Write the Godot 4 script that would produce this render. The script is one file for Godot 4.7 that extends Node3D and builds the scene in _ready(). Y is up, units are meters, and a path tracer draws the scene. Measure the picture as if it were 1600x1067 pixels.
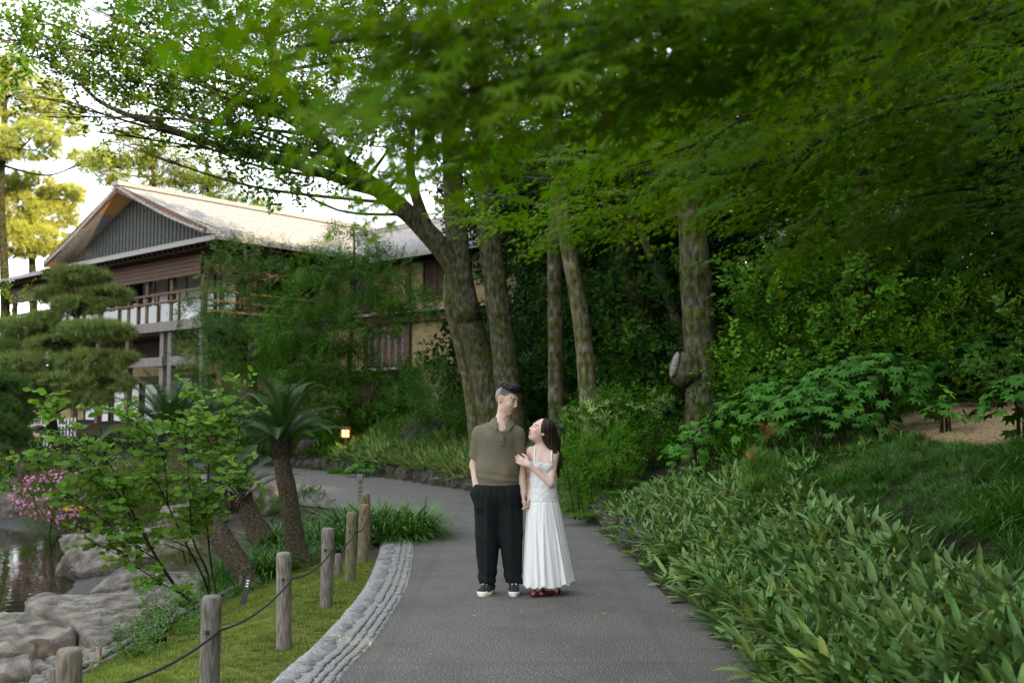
extends Node3D
# A garden path under trees beside a pond and a two-storey timber house; a couple stands on the path. Metres, y up, camera looks along -z.

var rng := RandomNumberGenerator.new()
var wob := FastNoiseLite.new()
var names := {}
var M := {}
var kit := {}
# places that a ray of low sun reaches through a gap in the leaves: (point, radius of the gap)
var gaps := [[Vector3(0.03, 1.22, -8.33), 0.09], [Vector3(0.07, 1.40, -8.36), 0.05], [Vector3(0.0, 1.63, -8.35), 0.06], [Vector3(-1.0, 0, -9.15), 0.16], [Vector3(-1.25, 0, -9.25), 0.16], [Vector3(-3.2, -0.4, -9.2), 0.22], [Vector3(-3.9, -0.4, -8.6), 0.16],
	[Vector3(-0.1, 2.85, -20.6), 0.16], [Vector3(-5.2, 0, -21.5), 0.35], [Vector3(-3.6, 0, -20.6), 0.25], [Vector3(-1.7, 0.45, -4.0), 0.10], [Vector3(-2.6, 0.2, -9.95), 0.14], [Vector3(-3.85, 0.3, -15.5), 0.30]]

const SUN_AT := Vector3(0.63, 0.20, 0.74)   # towards the low afternoon sun
const WATER := -0.62
var path_l := PackedVector2Array([Vector2(-1.0, 4.0), Vector2(-1.0, -4.0), Vector2(-1.01, -5.8), Vector2(-0.95, -6.7), Vector2(-0.93, -7.8), Vector2(-0.94, -8.9), Vector2(-1.03, -10.3), Vector2(-1.17, -11.8), Vector2(-1.44, -13.4), Vector2(-2.0, -15.0), Vector2(-3.0, -16.3), Vector2(-4.6, -17.6), Vector2(-6.6, -20.6), Vector2(-9.2, -25.2), Vector2(-14.5, -31.0), Vector2(-24.0, -38.5)])
var path_r := PackedVector2Array([Vector2(1.3, 4.0), Vector2(1.5, -4.0), Vector2(1.54, -5.8), Vector2(1.55, -6.9), Vector2(1.53, -8.0), Vector2(1.46, -9.4), Vector2(1.37, -10.8), Vector2(1.32, -13.1), Vector2(1.16, -15.2), Vector2(0.82, -16.3), Vector2(-0.2, -18.6), Vector2(-0.84, -20.0), Vector2(-2.23, -22.6), Vector2(-3.54, -24.8), Vector2(-5.03, -26.8), Vector2(-7.2, -29.0), Vector2(-12.0, -32.0), Vector2(-22.0, -40.0)])
var pond := PackedVector2Array([Vector2(-5.0, -11.0), Vector2(-5.3, -12.6), Vector2(-6.2, -14.2), Vector2(-6.2, -16.2), Vector2(-7.6, -17.6), Vector2(-10.2, -19.4), Vector2(-16.0, -21.0), Vector2(-24.0, -19.0), Vector2(-22.0, -8.0), Vector2(-12.0, -5.5), Vector2(-7.4, -6.2), Vector2(-6.0, -8.8)])


class MB:
	var v := PackedVector3Array()
	var n := PackedVector3Array()
	var c := PackedColorArray()
	var ix := PackedInt32Array()
	var tint := Color.WHITE
	func vert(p: Vector3) -> int:
		v.append(p)
		c.append(tint)
		return v.size() - 1
	func tri(a: int, b: int, d: int) -> void:
		ix.append(a)
		ix.append(b)
		ix.append(d)
	func quad(a: int, b: int, d: int, e: int) -> void:
		tri(a, b, d)
		tri(a, d, e)
	func face4(a: Vector3, b: Vector3, d: Vector3, e: Vector3) -> void:
		quad(vert(a), vert(b), vert(d), vert(e))
	func face3(a: Vector3, b: Vector3, d: Vector3) -> void:
		tri(vert(a), vert(b), vert(d))
	func smooth() -> void:
		n.resize(v.size())
		n.fill(Vector3.ZERO)
		for i in range(0, ix.size(), 3):
			var a: int = ix[i]
			var b: int = ix[i + 1]
			var d: int = ix[i + 2]
			var f: Vector3 = (v[d] - v[a]).cross(v[b] - v[a])
			n[a] += f
			n[b] += f
			n[d] += f
		for i in n.size():
			n[i] = n[i].normalized() if n[i].length_squared() > 1e-20 else Vector3.UP
	func outward() -> void:                                    # a closed shape wound the wrong way is turned round
		var vol := 0.0
		for i in range(0, ix.size(), 3):
			vol += v[ix[i]].dot(v[ix[i + 2]].cross(v[ix[i + 1]]))
		if vol < 0.0:
			for i in range(0, ix.size(), 3):
				var t: int = ix[i]
				ix[i] = ix[i + 1]
				ix[i + 1] = t
	func moved(t: Transform3D) -> void:
		for i in v.size():
			v[i] = t * v[i]
	func add(o: MB, t: Transform3D, k: Color = Color.WHITE) -> void:
		var at: int = v.size()
		for i in o.v.size():
			v.append(t * o.v[i])
			c.append(o.c[i] * k)
		for i in o.ix:
			ix.append(at + i)
	func mesh(flat: bool = false) -> ArrayMesh:
		if flat:
			var v2 := PackedVector3Array()
			var c2 := PackedColorArray()
			var i2 := PackedInt32Array()
			for i in ix:
				i2.append(v2.size())
				v2.append(v[i])
				c2.append(c[i])
			v = v2
			c = c2
			ix = i2
		smooth()
		var a := []
		a.resize(Mesh.ARRAY_MAX)
		a[Mesh.ARRAY_VERTEX] = v
		a[Mesh.ARRAY_NORMAL] = n
		a[Mesh.ARRAY_COLOR] = c
		a[Mesh.ARRAY_INDEX] = ix
		var m := ArrayMesh.new()
		m.add_surface_from_arrays(Mesh.PRIMITIVE_TRIANGLES, a)
		return m


# ---------------------------------------------------------------- small helpers
func rf(a: float, b: float) -> float:
	return rng.randf_range(a, b)

func rdir() -> Vector3:
	var y := rf(-1, 1)
	var a := rf(0, TAU)
	var r := sqrt(1.0 - y * y)
	return Vector3(r * cos(a), y, r * sin(a))

func sstep(a: float, b: float, x: float) -> float:
	var t := clampf((x - a) / (b - a), 0.0, 1.0)
	return t * t * (3.0 - 2.0 * t)

func frame(y: Vector3, z_hint: Vector3) -> Basis:              # a basis whose y axis is given
	var yy := y.normalized()
	var x := yy.cross(z_hint)
	if x.length_squared() < 1e-6:
		x = yy.cross(Vector3(0.31, 0.9, 0.2))
	x = x.normalized()
	return Basis(x, yy, x.cross(yy))

func tag(o: Node, label: String, category: String = "", group: String = "", kind: String = "") -> void:
	if label:
		o.set_meta("label", label)
	if category:
		o.set_meta("category", category)
	if group:
		o.set_meta("group", group)
	if kind:
		o.set_meta("kind", kind)

func top(o: Node3D, called: String) -> void:
	names[called] = names.get(called, -1) + 1
	o.name = called if names[called] == 0 else "%s_%03d" % [called, names[called]]
	add_child(o)

func thing(called: String, label: String, category: String, at: Vector3 = Vector3.ZERO, group: String = "") -> Node3D:
	var o := Node3D.new()
	top(o, called)
	o.position = at
	tag(o, label, category, group)
	return o

func inst(mesh: Mesh, m: Material) -> MeshInstance3D:
	var o := MeshInstance3D.new()
	o.mesh = mesh
	o.material_override = m
	return o

func part(called: String, mesh: Mesh, m: Material, parent: Node3D, at: Vector3 = Vector3.ZERO) -> MeshInstance3D:
	var o := inst(mesh, m)
	o.name = called
	parent.add_child(o, true)
	o.position = at
	return o

func wpart(called: String, b: MB, m: Material, parent: Node3D, flat: bool = false) -> MeshInstance3D:   # b is in world coordinates
	b.moved(Transform3D(Basis(), -parent.position))
	return part(called, b.mesh(flat), m, parent)

func solo(called: String, mesh: Mesh, m: Material, label: String, category: String, at: Vector3 = Vector3.ZERO, group: String = "") -> MeshInstance3D:
	var o := inst(mesh, m)
	top(o, called)
	o.position = at
	tag(o, label, category, group)
	return o

func struct(called: String, mesh: Mesh, m: Material) -> MeshInstance3D:
	var o := inst(mesh, m)
	top(o, called)
	tag(o, "", "", "", "structure")
	return o

func many(mesh: Mesh, m: Material, xs: Array[Transform3D], cs: PackedColorArray) -> MultiMeshInstance3D:
	var mm := MultiMesh.new()
	mm.transform_format = MultiMesh.TRANSFORM_3D
	mm.use_colors = true
	mm.mesh = mesh
	mm.instance_count = xs.size()
	for i in xs.size():
		mm.set_instance_transform(i, xs[i])
		mm.set_instance_color(i, cs[i])
	var o := MultiMeshInstance3D.new()
	o.multimesh = mm
	o.material_override = m
	return o

func mass(called: String, mesh: Mesh, m: Material, xs: Array[Transform3D], cs: PackedColorArray, parent: Node3D) -> void:   # a scattered part of a thing
	if xs.is_empty():
		return
	var o := many(mesh, m, xs, cs)
	o.name = called
	parent.add_child(o, true)
	o.set_meta("kind", "stuff")

func stuff(called: String, mesh: Mesh, m: Material, xs: Array[Transform3D], cs: PackedColorArray, label: String, category: String) -> void:
	if xs.is_empty():
		return
	var o := many(mesh, m, xs, cs)
	top(o, called)
	tag(o, label, category, "", "stuff")


# ---------------------------------------------------------------- materials
func lin(r: float, g: float, b: float) -> Color:               # a real-world base colour
	return Color(r, g, b).linear_to_srgb()

func mat(key: String, r: float, g: float, b: float, rough: float = 0.8, spec: float = 0.5) -> StandardMaterial3D:
	var m := StandardMaterial3D.new()
	m.resource_name = key
	m.albedo_color = lin(r, g, b)
	m.roughness = rough
	m.metallic_specular = spec
	M[key] = m
	return m

func leafmat(key: String, r: float, g: float, b: float, through: float = 0.8, rough: float = 0.5, spec: float = 0.4) -> StandardMaterial3D:
	var m := mat(key, r, g, b, rough, spec)
	m.vertex_color_use_as_albedo = true
	m.backlight_enabled = true
	m.backlight = Color(through, through, through * 0.55)
	m.cull_mode = BaseMaterial3D.CULL_DISABLED
	return m

func ntex(seed_: int, freq: float, oct: int, stops: Array, size: int = 512, kind: int = FastNoiseLite.TYPE_SIMPLEX_SMOOTH, normal: float = 0.0) -> NoiseTexture2D:
	var nz := FastNoiseLite.new()
	nz.noise_type = kind
	nz.seed = seed_
	nz.frequency = freq
	nz.fractal_octaves = oct
	var t := NoiseTexture2D.new()
	t.width = size
	t.height = size
	t.seamless = true
	t.generate_mipmaps = false
	t.noise = nz
	if normal > 0.0:
		t.as_normal_map = true
		t.bump_strength = normal
	elif stops.size():
		var g := Gradient.new()
		var offs := PackedFloat32Array()
		var cols := PackedColorArray()
		for s in stops:
			offs.append(s[0])
			cols.append(lin(s[1], s[2], s[3]))
		g.offsets = offs
		g.colors = cols
		t.color_ramp = g
	return t

func tex(m: StandardMaterial3D, t: Texture2D, scale: Vector3) -> StandardMaterial3D:
	m.albedo_texture = t
	m.uv1_triplanar = true
	m.uv1_scale = scale
	return m

func relief(m: StandardMaterial3D, t: Texture2D, cm: float) -> void:
	m.heightmap_enabled = true
	m.heightmap_texture = t
	m.heightmap_scale = cm

func detail(m: StandardMaterial3D, t: Texture2D, scale: Vector3) -> void:
	m.detail_enabled = true
	m.detail_albedo = t
	m.detail_blend_mode = BaseMaterial3D.BLEND_MODE_MUL
	m.detail_uv_layer = BaseMaterial3D.DETAIL_UV_2
	m.uv2_triplanar = true
	m.uv2_scale = scale


# ---------------------------------------------------------------- shapes
func tube(b: MB, pts: Array, rad: Array, sides: int = 8, rough: float = 0.0, freq: float = 3.0) -> void:
	var prev := PackedInt32Array()
	var x := Vector3.RIGHT
	var last: int = pts.size() - 1
	for i in pts.size():
		var p: Vector3 = pts[i]
		var d: Vector3 = (pts[mini(i + 1, last)] - pts[maxi(i - 1, 0)]).normalized()
		if i == 0:
			x = frame(d, Vector3(0.2, 0.3, 1.0)).x
		x = (x - d * x.dot(d)).normalized()
		var y := d.cross(x)
		var ring := PackedInt32Array()
		for k in sides:
			var a := TAU * k / sides
			var o := x * cos(a) + y * sin(a)
			var r: float = rad[i]
			if rough > 0.0:
				var q: Vector3 = p * freq + o * 1.7
				r *= 1.0 + rough * wob.get_noise_3d(q.x * 9.0, q.y * 4.0, q.z * 9.0)
			ring.append(b.vert(p + o * r))
		if i:
			for k in sides:
				var k2 := (k + 1) % sides
				b.quad(prev[k], prev[k2], ring[k2], ring[k])
		else:
			var c0 := b.vert(p)
			for k in sides:
				b.tri(c0, ring[(k + 1) % sides], ring[k])
		prev = ring
	var c1 := b.vert(pts[last])
	for k in sides:
		b.tri(c1, prev[k], prev[(k + 1) % sides])

func curve(pts: Array, step: float) -> Array:                  # a smooth line through pts
	var out := []
	var n: int = pts.size()
	for i in n - 1:
		var a: Vector3 = pts[maxi(i - 1, 0)]
		var p: Vector3 = pts[i]
		var q: Vector3 = pts[i + 1]
		var d: Vector3 = pts[mini(i + 2, n - 1)]
		var k := maxi(1, int(p.distance_to(q) / step))
		for j in k:
			out.append(p.cubic_interpolate(q, a, d, float(j) / k))
	out.append(pts[n - 1])
	return out

func taper(n: int, a: float, b: float, pw: float = 1.0) -> Array:
	var out := []
	for i in n:
		out.append(lerpf(a, b, pow(float(i) / maxi(1, n - 1), pw)))
	return out

func box(b: MB, c: Vector3, s: Vector3, turn: Basis = Basis()) -> void:
	var h := s * 0.5
	var p := []
	for i in 8:
		p.append(c + turn * Vector3(h.x * (1 if i & 1 else -1), h.y * (1 if i & 2 else -1), h.z * (1 if i & 4 else -1)))
	for f in [[0, 1, 3, 2], [5, 4, 6, 7], [4, 0, 2, 6], [1, 5, 7, 3], [2, 3, 7, 6], [4, 5, 1, 0]]:
		b.face4(p[f[3]], p[f[2]], p[f[1]], p[f[0]])

func boxm(s: Vector3) -> ArrayMesh:
	var b := MB.new()
	box(b, Vector3.ZERO, s)
	b.outward()
	return b.mesh()

func stone(seed_: float, s: Vector3, square: float = 3.0, rough: float = 0.16, n: int = 14, facets: int = 0) -> MB:   # a weathered block: a superellipsoid with broken faces
	var b := MB.new()
	var cuts := []
	for i in facets:
		var a := i * 2.39996 + seed_
		var yy := 1.0 - 2.0 * (i + 0.5) / facets
		cuts.append([Vector3(cos(a) * sqrt(1.0 - yy * yy), yy, sin(a) * sqrt(1.0 - yy * yy)), 0.84 + 0.12 * sin(seed_ * 5.0 + i * 2.3)])
	var rows := n
	var cols := n * 2
	for i in rows + 1:
		for k in cols:
			var th := PI * i / rows
			var ph := TAU * k / cols
			var d := Vector3(sin(th) * cos(ph), cos(th), sin(th) * sin(ph))
			var r := pow(pow(absf(d.x), square) + pow(absf(d.y), square) + pow(absf(d.z), square), -1.0 / square)
			for ct in cuts:
				var u: float = d.dot(ct[0])
				if u > 0.1:
					r = minf(r, ct[1] / u)
			var q := d * 1.3 + Vector3.ONE * seed_ * 7.7
			r *= 1.0 + rough * (wob.get_noise_3d(q.x * 30.0, q.y * 30.0, q.z * 30.0) + 0.45 * wob.get_noise_3d(q.x * 95.0, q.y * 95.0, q.z * 95.0))
			b.vert(Vector3(d.x * r * s.x, d.y * r * s.y, d.z * r * s.z))
	for i in rows:
		for k in cols:
			var k2 := (k + 1) % cols
			b.quad(i * cols + k, i * cols + k2, (i + 1) * cols + k2, (i + 1) * cols + k)
	b.outward()
	return b

func blade(b: MB, base: Vector3, dir: Vector3, up: Vector3, L: float, W: float, droop: float = 0.2, widths: Array = [0.0, 1.0, 0.0], fold: float = 0.25) -> void:
	var d := dir.normalized()
	var s := d.cross(up)
	if s.length_squared() < 1e-6:
		s = Vector3.RIGHT
	s = s.normalized()
	var u := s.cross(d)
	var n: int = widths.size()
	var prev := [-1, -1, -1]
	for i in n:
		var t := float(i) / (n - 1)
		var c := base + d * L * t - Vector3.UP * droop * L * t * t
		var w: float = W * 0.5 * widths[i]
		var cur := []
		if w <= 0.0:
			var q := b.vert(c)
			cur = [q, q, q]
		else:
			cur = [b.vert(c - s * w + u * w * fold), b.vert(c), b.vert(c + s * w + u * w * fold)]
		if i:
			for k in 2:
				if prev[0] == prev[1] and cur[0] == cur[1]:
					continue
				if prev[0] == prev[1]:
					b.tri(prev[0], cur[k], cur[k + 1])
				elif cur[0] == cur[1]:
					b.tri(prev[k], cur[0], prev[k + 1])
				else:
					b.quad(prev[k], cur[k], cur[k + 1], prev[k + 1])
		prev = cur

func palm_leaf(b: MB, c: Vector3, dir: Vector3, up: Vector3, R: float, lobes: int, deep: float, spread: float, sag: float = 0.15) -> void:   # a hand-shaped leaf
	var d := dir.normalized()
	var s := d.cross(up).normalized()
	var u := s.cross(d)
	var ctr := b.vert(c)
	var prev := -1
	for i in lobes * 2 + 1:
		var t := float(i) / (lobes * 2) * 2.0 - 1.0
		var a := t * spread
		var r := R * deep
		if i % 2 == 1:
			r = R * (1.0 - 0.5 * absf(t) * absf(t))
		elif i == 0 or i == lobes * 2:
			r = R * 0.16
		var p := c + (d * cos(a) + s * sin(a)) * r - u * sag * r * (r / R)
		var q := b.vert(p)
		if prev >= 0:
			b.tri(ctr, prev, q)
		prev = q



# ---------------------------------------------------------------- leaf kits: small meshes that crowns and beds repeat
func spray_mesh(seed_: int, count: int, length: float, leaf_l: float, leaf_w: float, flat: float) -> ArrayMesh:   # a leafy twig along +y, its flat side towards +z
	rng.seed = seed_
	var b := MB.new()
	var side := 1.0
	for i in count:
		var t := (i + 0.6) / count
		var p := Vector3(rf(-0.5, 0.5) * length * 0.55 * (1.2 - t), t * length, rf(-1, 1) * length * 0.18 * (1.0 - flat))
		side = -side
		var d := Vector3(side * rf(0.5, 1.1), rf(0.3, 0.9), rf(-0.7, 0.7) * (1.1 - flat))
		b.tint = Color.WHITE * rf(0.75, 1.25)
		blade(b, p, d, Vector3(rf(-0.4, 0.4), rf(-0.4, 0.4), 1), leaf_l * rf(0.7, 1.2), leaf_w * rf(0.8, 1.2), rf(0.0, 0.3))
	b.tint = Color(0.6, 0.45, 0.35)
	var w := length * 0.008
	b.face4(Vector3(-w, 0, 0), Vector3(0, length, 0), Vector3(w, 0, 0), Vector3(0, 0, w))
	return b.mesh()

func maple_mesh(seed_: int, count: int, length: float, R: float) -> ArrayMesh:
	rng.seed = seed_
	var b := MB.new()
	var side := 1.0
	for i in count:
		var t := (i + 0.5) / count
		side = -side
		var off := Vector3(side * rf(0.25, 1.0) * length * 0.36 * (1.15 - t * 0.7), t * length, rf(-0.05, 0.03) * length)
		var d := Vector3(side * rf(0.1, 0.8), rf(0.5, 1.0), -rf(0.05, 0.45))
		b.tint = Color.WHITE * rf(0.8, 1.2)
		palm_leaf(b, off, d, Vector3(rf(-0.3, 0.3), rf(-0.1, 0.4), 1), R * rf(0.7, 1.15), 7, 0.3, 2.2, 0.2)
	b.tint = Color(0.7, 0.5, 0.3)
	var w := 0.0025
	b.face4(Vector3(-w, 0, 0), Vector3(0, length, 0), Vector3(w, 0, 0), Vector3(0, 0, -w))
	return b.mesh()

func tuft_mesh(seed_: int, count: int, L: float, W: float, cone: float) -> ArrayMesh:   # needles that leave one point, round +y
	rng.seed = seed_
	var b := MB.new()
	for i in count:
		var a := rf(0, TAU)
		var c := rf(0.0, cone)
		var d := Vector3(sin(c) * cos(a), cos(c), sin(c) * sin(a))
		var s := d.cross(rdir()).normalized() * W
		var o := Vector3(0, rf(-0.3, 0.25) * L, 0)
		b.tint = Color.WHITE * rf(0.7, 1.3)
		b.face3(o - s, o + d * L * rf(0.75, 1.1), o + s)
	return b.mesh()

func clump_mesh(seed_: int, count: int, L: float, W: float, lean: float, droop: float, widths: Array, fold: float = 0.3, foot: float = 0.05) -> ArrayMesh:   # leaves that rise from one foot
	rng.seed = seed_
	var b := MB.new()
	for i in count:
		var a := TAU * i / count + rf(-0.4, 0.4)
		var c := lean * rf(0.35, 1.2)
		var d := Vector3(sin(c) * cos(a), cos(c), sin(c) * sin(a))
		var k := rf(0.72, 1.25)
		b.tint = Color(k * rf(0.92, 1.1), k, k * rf(0.8, 1.1))
		blade(b, Vector3(cos(a), 0, sin(a)) * foot * rf(0.2, 1.0), d, Vector3.UP - d * d.y + Vector3(0, 0.02, 0), L * rf(0.6, 1.15), W * rf(0.8, 1.2), droop * rf(0.6, 1.3), widths, fold)
	return b.mesh()

func frond_mesh(seed_: int, L: float, pairs: int, leaf_l: float, arch: float, vee: float, lw: float) -> ArrayMesh:   # a feather leaf that rises along +y and bends towards +z
	rng.seed = seed_
	var b := MB.new()
	var prev := Vector3.ZERO
	for i in pairs:
		var t := float(i + 1) / pairs
		var ang := arch * t * t
		var dirv := Vector3(0, cos(ang), sin(ang))
		var p := prev + dirv * L / pairs
		var nrm := Vector3(0, -sin(ang), cos(ang)) * -1.0
		b.tint = Color(0.9, 0.95, 0.7)
		b.face4(prev - Vector3(0.006, 0, 0), p - Vector3(0.005, 0, 0), p + Vector3(0.005, 0, 0), prev + Vector3(0.006, 0, 0))
		if t > 0.12:
			var ll := leaf_l * sin(PI * clampf(0.12 + 0.86 * t, 0, 1)) * rf(0.92, 1.05) + 0.02
			for s in [-1.0, 1.0]:
				b.tint = Color.WHITE * rf(0.8, 1.15)
				var d := Vector3(s, 0, 0) * 0.8 + dirv * 0.55 + nrm * vee
				var e := p + d.normalized() * ll
				var w := dirv * lw
				b.face3(p - w, e, p + w)
		prev = p
	return b.mesh()

func fern_mesh(seed_: int) -> ArrayMesh:
	rng.seed = seed_
	var b := MB.new()
	for i in 9:
		var a := TAU * i / 9.0 + rf(-0.2, 0.2)
		var out := Vector3(cos(a), 0, sin(a))
		var L := rf(0.28, 0.42)
		for k in 14:
			var t := (k + 1) / 14.0
			var p := out * L * t * 0.85 + Vector3.UP * L * (0.75 * t - 0.75 * t * t + 0.1)
			var w := 0.075 * sin(PI * (0.15 + 0.85 * t)) + 0.01
			for s in [-1.0, 1.0]:
				b.tint = Color.WHITE * rf(0.8, 1.2)
				var d = Vector3(-out.z, 0, out.x) * s + out * 0.4
				b.face3(p - out * 0.008, p + d * w, p + out * 0.012)
	return b.mesh()

func make_kit() -> void:
	kit.broad = [spray_mesh(1, 18, 0.42, 0.105, 0.05, 0.5), spray_mesh(2, 16, 0.36, 0.095, 0.048, 0.3), spray_mesh(3, 20, 0.46, 0.10, 0.045, 0.6)]
	kit.fine = [spray_mesh(4, 26, 0.42, 0.055, 0.026, 0.6), spray_mesh(5, 24, 0.36, 0.05, 0.024, 0.4)]
	kit.gloss = [spray_mesh(6, 14, 0.4, 0.15, 0.062, 0.1), spray_mesh(7, 12, 0.34, 0.14, 0.06, 0.0)]
	kit.maple = [maple_mesh(8, 11, 0.34, 0.052), maple_mesh(9, 13, 0.4, 0.05), maple_mesh(10, 9, 0.28, 0.055)]
	kit.needle = [tuft_mesh(11, 30, 0.15, 0.0036, 1.25), tuft_mesh(12, 28, 0.14, 0.0036, 1.4)]
	kit.far_needle = [tuft_mesh(13, 26, 0.3, 0.010, 1.5)]
	kit.lance = [clump_mesh(14, 11, 0.37, 0.044, 0.85, 0.34, [0.25, 0.7, 1.0, 0.8, 0.0], 0.35), clump_mesh(15, 10, 0.42, 0.047, 0.62, 0.4, [0.25, 0.7, 1.0, 0.75, 0.0], 0.4), clump_mesh(16, 11, 0.3, 0.038, 0.95, 0.28, [0.25, 0.8, 1.0, 0.75, 0.0], 0.35), clump_mesh(35, 8, 0.24, 0.03, 1.25, 0.5, [0.25, 0.8, 1.0, 0.75, 0.0], 0.3)]
	kit.sasa = [clump_mesh(17, 14, 0.26, 0.032, 1.0, 0.2, [0.4, 1.0, 0.0], 0.15, 0.12), clump_mesh(18, 14, 0.22, 0.03, 1.1, 0.15, [0.4, 1.0, 0.0], 0.15, 0.12)]
	kit.sedge = [clump_mesh(19, 46, 0.62, 0.011, 0.75, 0.62, [0.7, 1.0, 0.9, 0.65, 0.0], 0.2, 0.07), clump_mesh(20, 40, 0.55, 0.010, 0.9, 0.55, [0.7, 1.0, 0.9, 0.6, 0.0], 0.2, 0.08)]
	kit.lawn = [clump_mesh(21, 14, 0.035, 0.0035, 0.9, 0.2, [1.0, 0.8, 0.0], 0.0, 0.03)]
	kit.fern = [fern_mesh(22), fern_mesh(23)]
	kit.frond = [frond_mesh(24, 0.95, 46, 0.17, 0.95, 0.35, 0.0085), frond_mesh(25, 0.9, 44, 0.16, 0.6, 0.4, 0.0085), frond_mesh(26, 1.0, 46, 0.17, 1.35, 0.3, 0.0085)]
	kit.tiny = [spray_mesh(27, 30, 0.2, 0.026, 0.013, 0.1)]
	kit.white_tip = [clump_mesh(28, 11, 0.14, 0.022, 0.8, 0.1, [0.4, 1.0, 0.0], 0.2, 0.01)]

func in_gap(p: Vector3) -> bool:
	if p.x < -1.0:
		return false
	var s := SUN_AT.normalized()
	for g in gaps:
		var q: Vector3 = p - g[0]
		var t := q.dot(s)
		if t > 1.0 and (q - s * t).length_squared() < pow(g[1] + 0.13, 2.0):
			return true
	return false

func spread_in(blobs: Array, per: float, gap: float, seed_: int, tint: Color, vary: float = 0.25, droop: float = 0.0, size: float = 1.0, shell: float = 0.5) -> Array:
	# transforms and tints of sprays in ellipsoids [centre, radii]: more towards the outside, with gaps where a noise is low
	rng.seed = seed_
	var xs: Array[Transform3D] = []
	var cs := PackedColorArray()
	for bl in blobs:
		var c: Vector3 = bl[0]
		var r: Vector3 = bl[1]
		var count := int(per * (r.x * r.y + r.y * r.z + r.x * r.z) / 3.0 * (bl[2] if bl.size() > 2 else 1.0))
		for i in count:
			var d := rdir()
			var k := lerpf(shell, 1.0, sqrt(rng.randf())) * rf(0.85, 1.08)
			var p := c + d * r * k
			if wob.get_noise_3d(p.x * 26.0 + seed_, p.y * 32.0, p.z * 26.0) < gap:
				continue
			if in_gap(p):
				continue
			var out := (d / r).normalized()
			var y := (out * 0.8 + rdir() * 0.7 + Vector3(0, 0.15 - droop, 0)).normalized()
			var z := (Vector3.UP * 0.9 + rdir() * 0.6 + out * 0.3).normalized()
			var f := frame(y, z)
			var s := size * rf(0.7, 1.25)
			xs.append(Transform3D(f.scaled_local(Vector3(s, s, s)), p))
			var q := 1.0 + vary * 1.6 * wob.get_noise_3d(p.x * 14.0, p.y * 14.0 + 90.0, p.z * 14.0) + rf(-vary, vary) * 0.6
			cs.append(Color(tint.r * q * rf(0.9, 1.12), tint.g * q, tint.b * q * rf(0.8, 1.15)))
	return [xs, cs]

func crown(parent: Node3D, meshes: Array, m: Material, sc: Array, called: String = "crown") -> void:
	var n: int = meshes.size()
	for k in n:
		var xs: Array[Transform3D] = []
		var cs := PackedColorArray()
		for i in range(k, sc[0].size(), n):
			var t: Transform3D = sc[0][i]
			t.origin -= parent.position
			xs.append(t)
			cs.append(sc[1][i])
		mass(called, meshes[k], m, xs, cs, parent)

func limbs_to(b: MB, trunk: Array, blobs: Array, r0: float) -> void:   # a limb from the trunk into each part of the crown
	for bl in blobs:
		var c: Vector3 = bl[0]
		var best: Vector3 = trunk[0]
		var bd := 1e9
		for p in trunk:
			var d: float = c.distance_to(p) + maxf(0.0, p.y - c.y + 0.3) * 2.0
			if d < bd:
				bd = d
				best = p
		var mid := best.lerp(c, 0.5) + Vector3(rf(-0.1, 0.1), rf(-0.15, 0.1), rf(-0.1, 0.1)) * best.distance_to(c)
		var pts := curve([best, mid, c], 0.3)
		tube(b, pts, taper(pts.size(), r0, r0 * 0.25), 6, 0.25)
		for k in 4:
			var e: Vector3 = c + rdir() * bl[1] * 0.85
			var s: Vector3 = pts[int(pts.size() * rf(0.5, 0.95))]
			var q := curve([s, s.lerp(e, 0.5) + rdir() * 0.08 * s.distance_to(e), e], 0.25)
			tube(b, q, taper(q.size(), r0 * 0.35, r0 * 0.08), 5, 0.2)

func tree(called: String, label: String, base: Vector3, line: Array, r0: float, r1: float, bark: Material, blobs: Array, meshes: Array, m: Material, sc: Array, limb: float = 0.05, group: String = "", category: String = "tree", flare: float = 0.35) -> Node3D:
	var t := thing(called, label, category, base, group)
	var pts := curve(line, 0.22)
	var rad := taper(pts.size(), r0, r1)
	for i in pts.size():
		var up: float = pts[i].y - pts[0].y
		rad[i] *= 1.0 + flare * exp(-up * 2.2) + 0.06 * wob.get_noise_2d(up * 60.0, r0 * 900.0)
	var b := MB.new()
	tube(b, pts, rad, 20 if r0 > 0.1 else 9, 0.09, 2.4)
	wpart("trunk", b, bark, t)
	if limb > 0.0:
		var lb := MB.new()
		limbs_to(lb, pts, blobs, limb)
		wpart("limbs", lb, bark, t)
	crown(t, meshes, m, sc)
	return t



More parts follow.
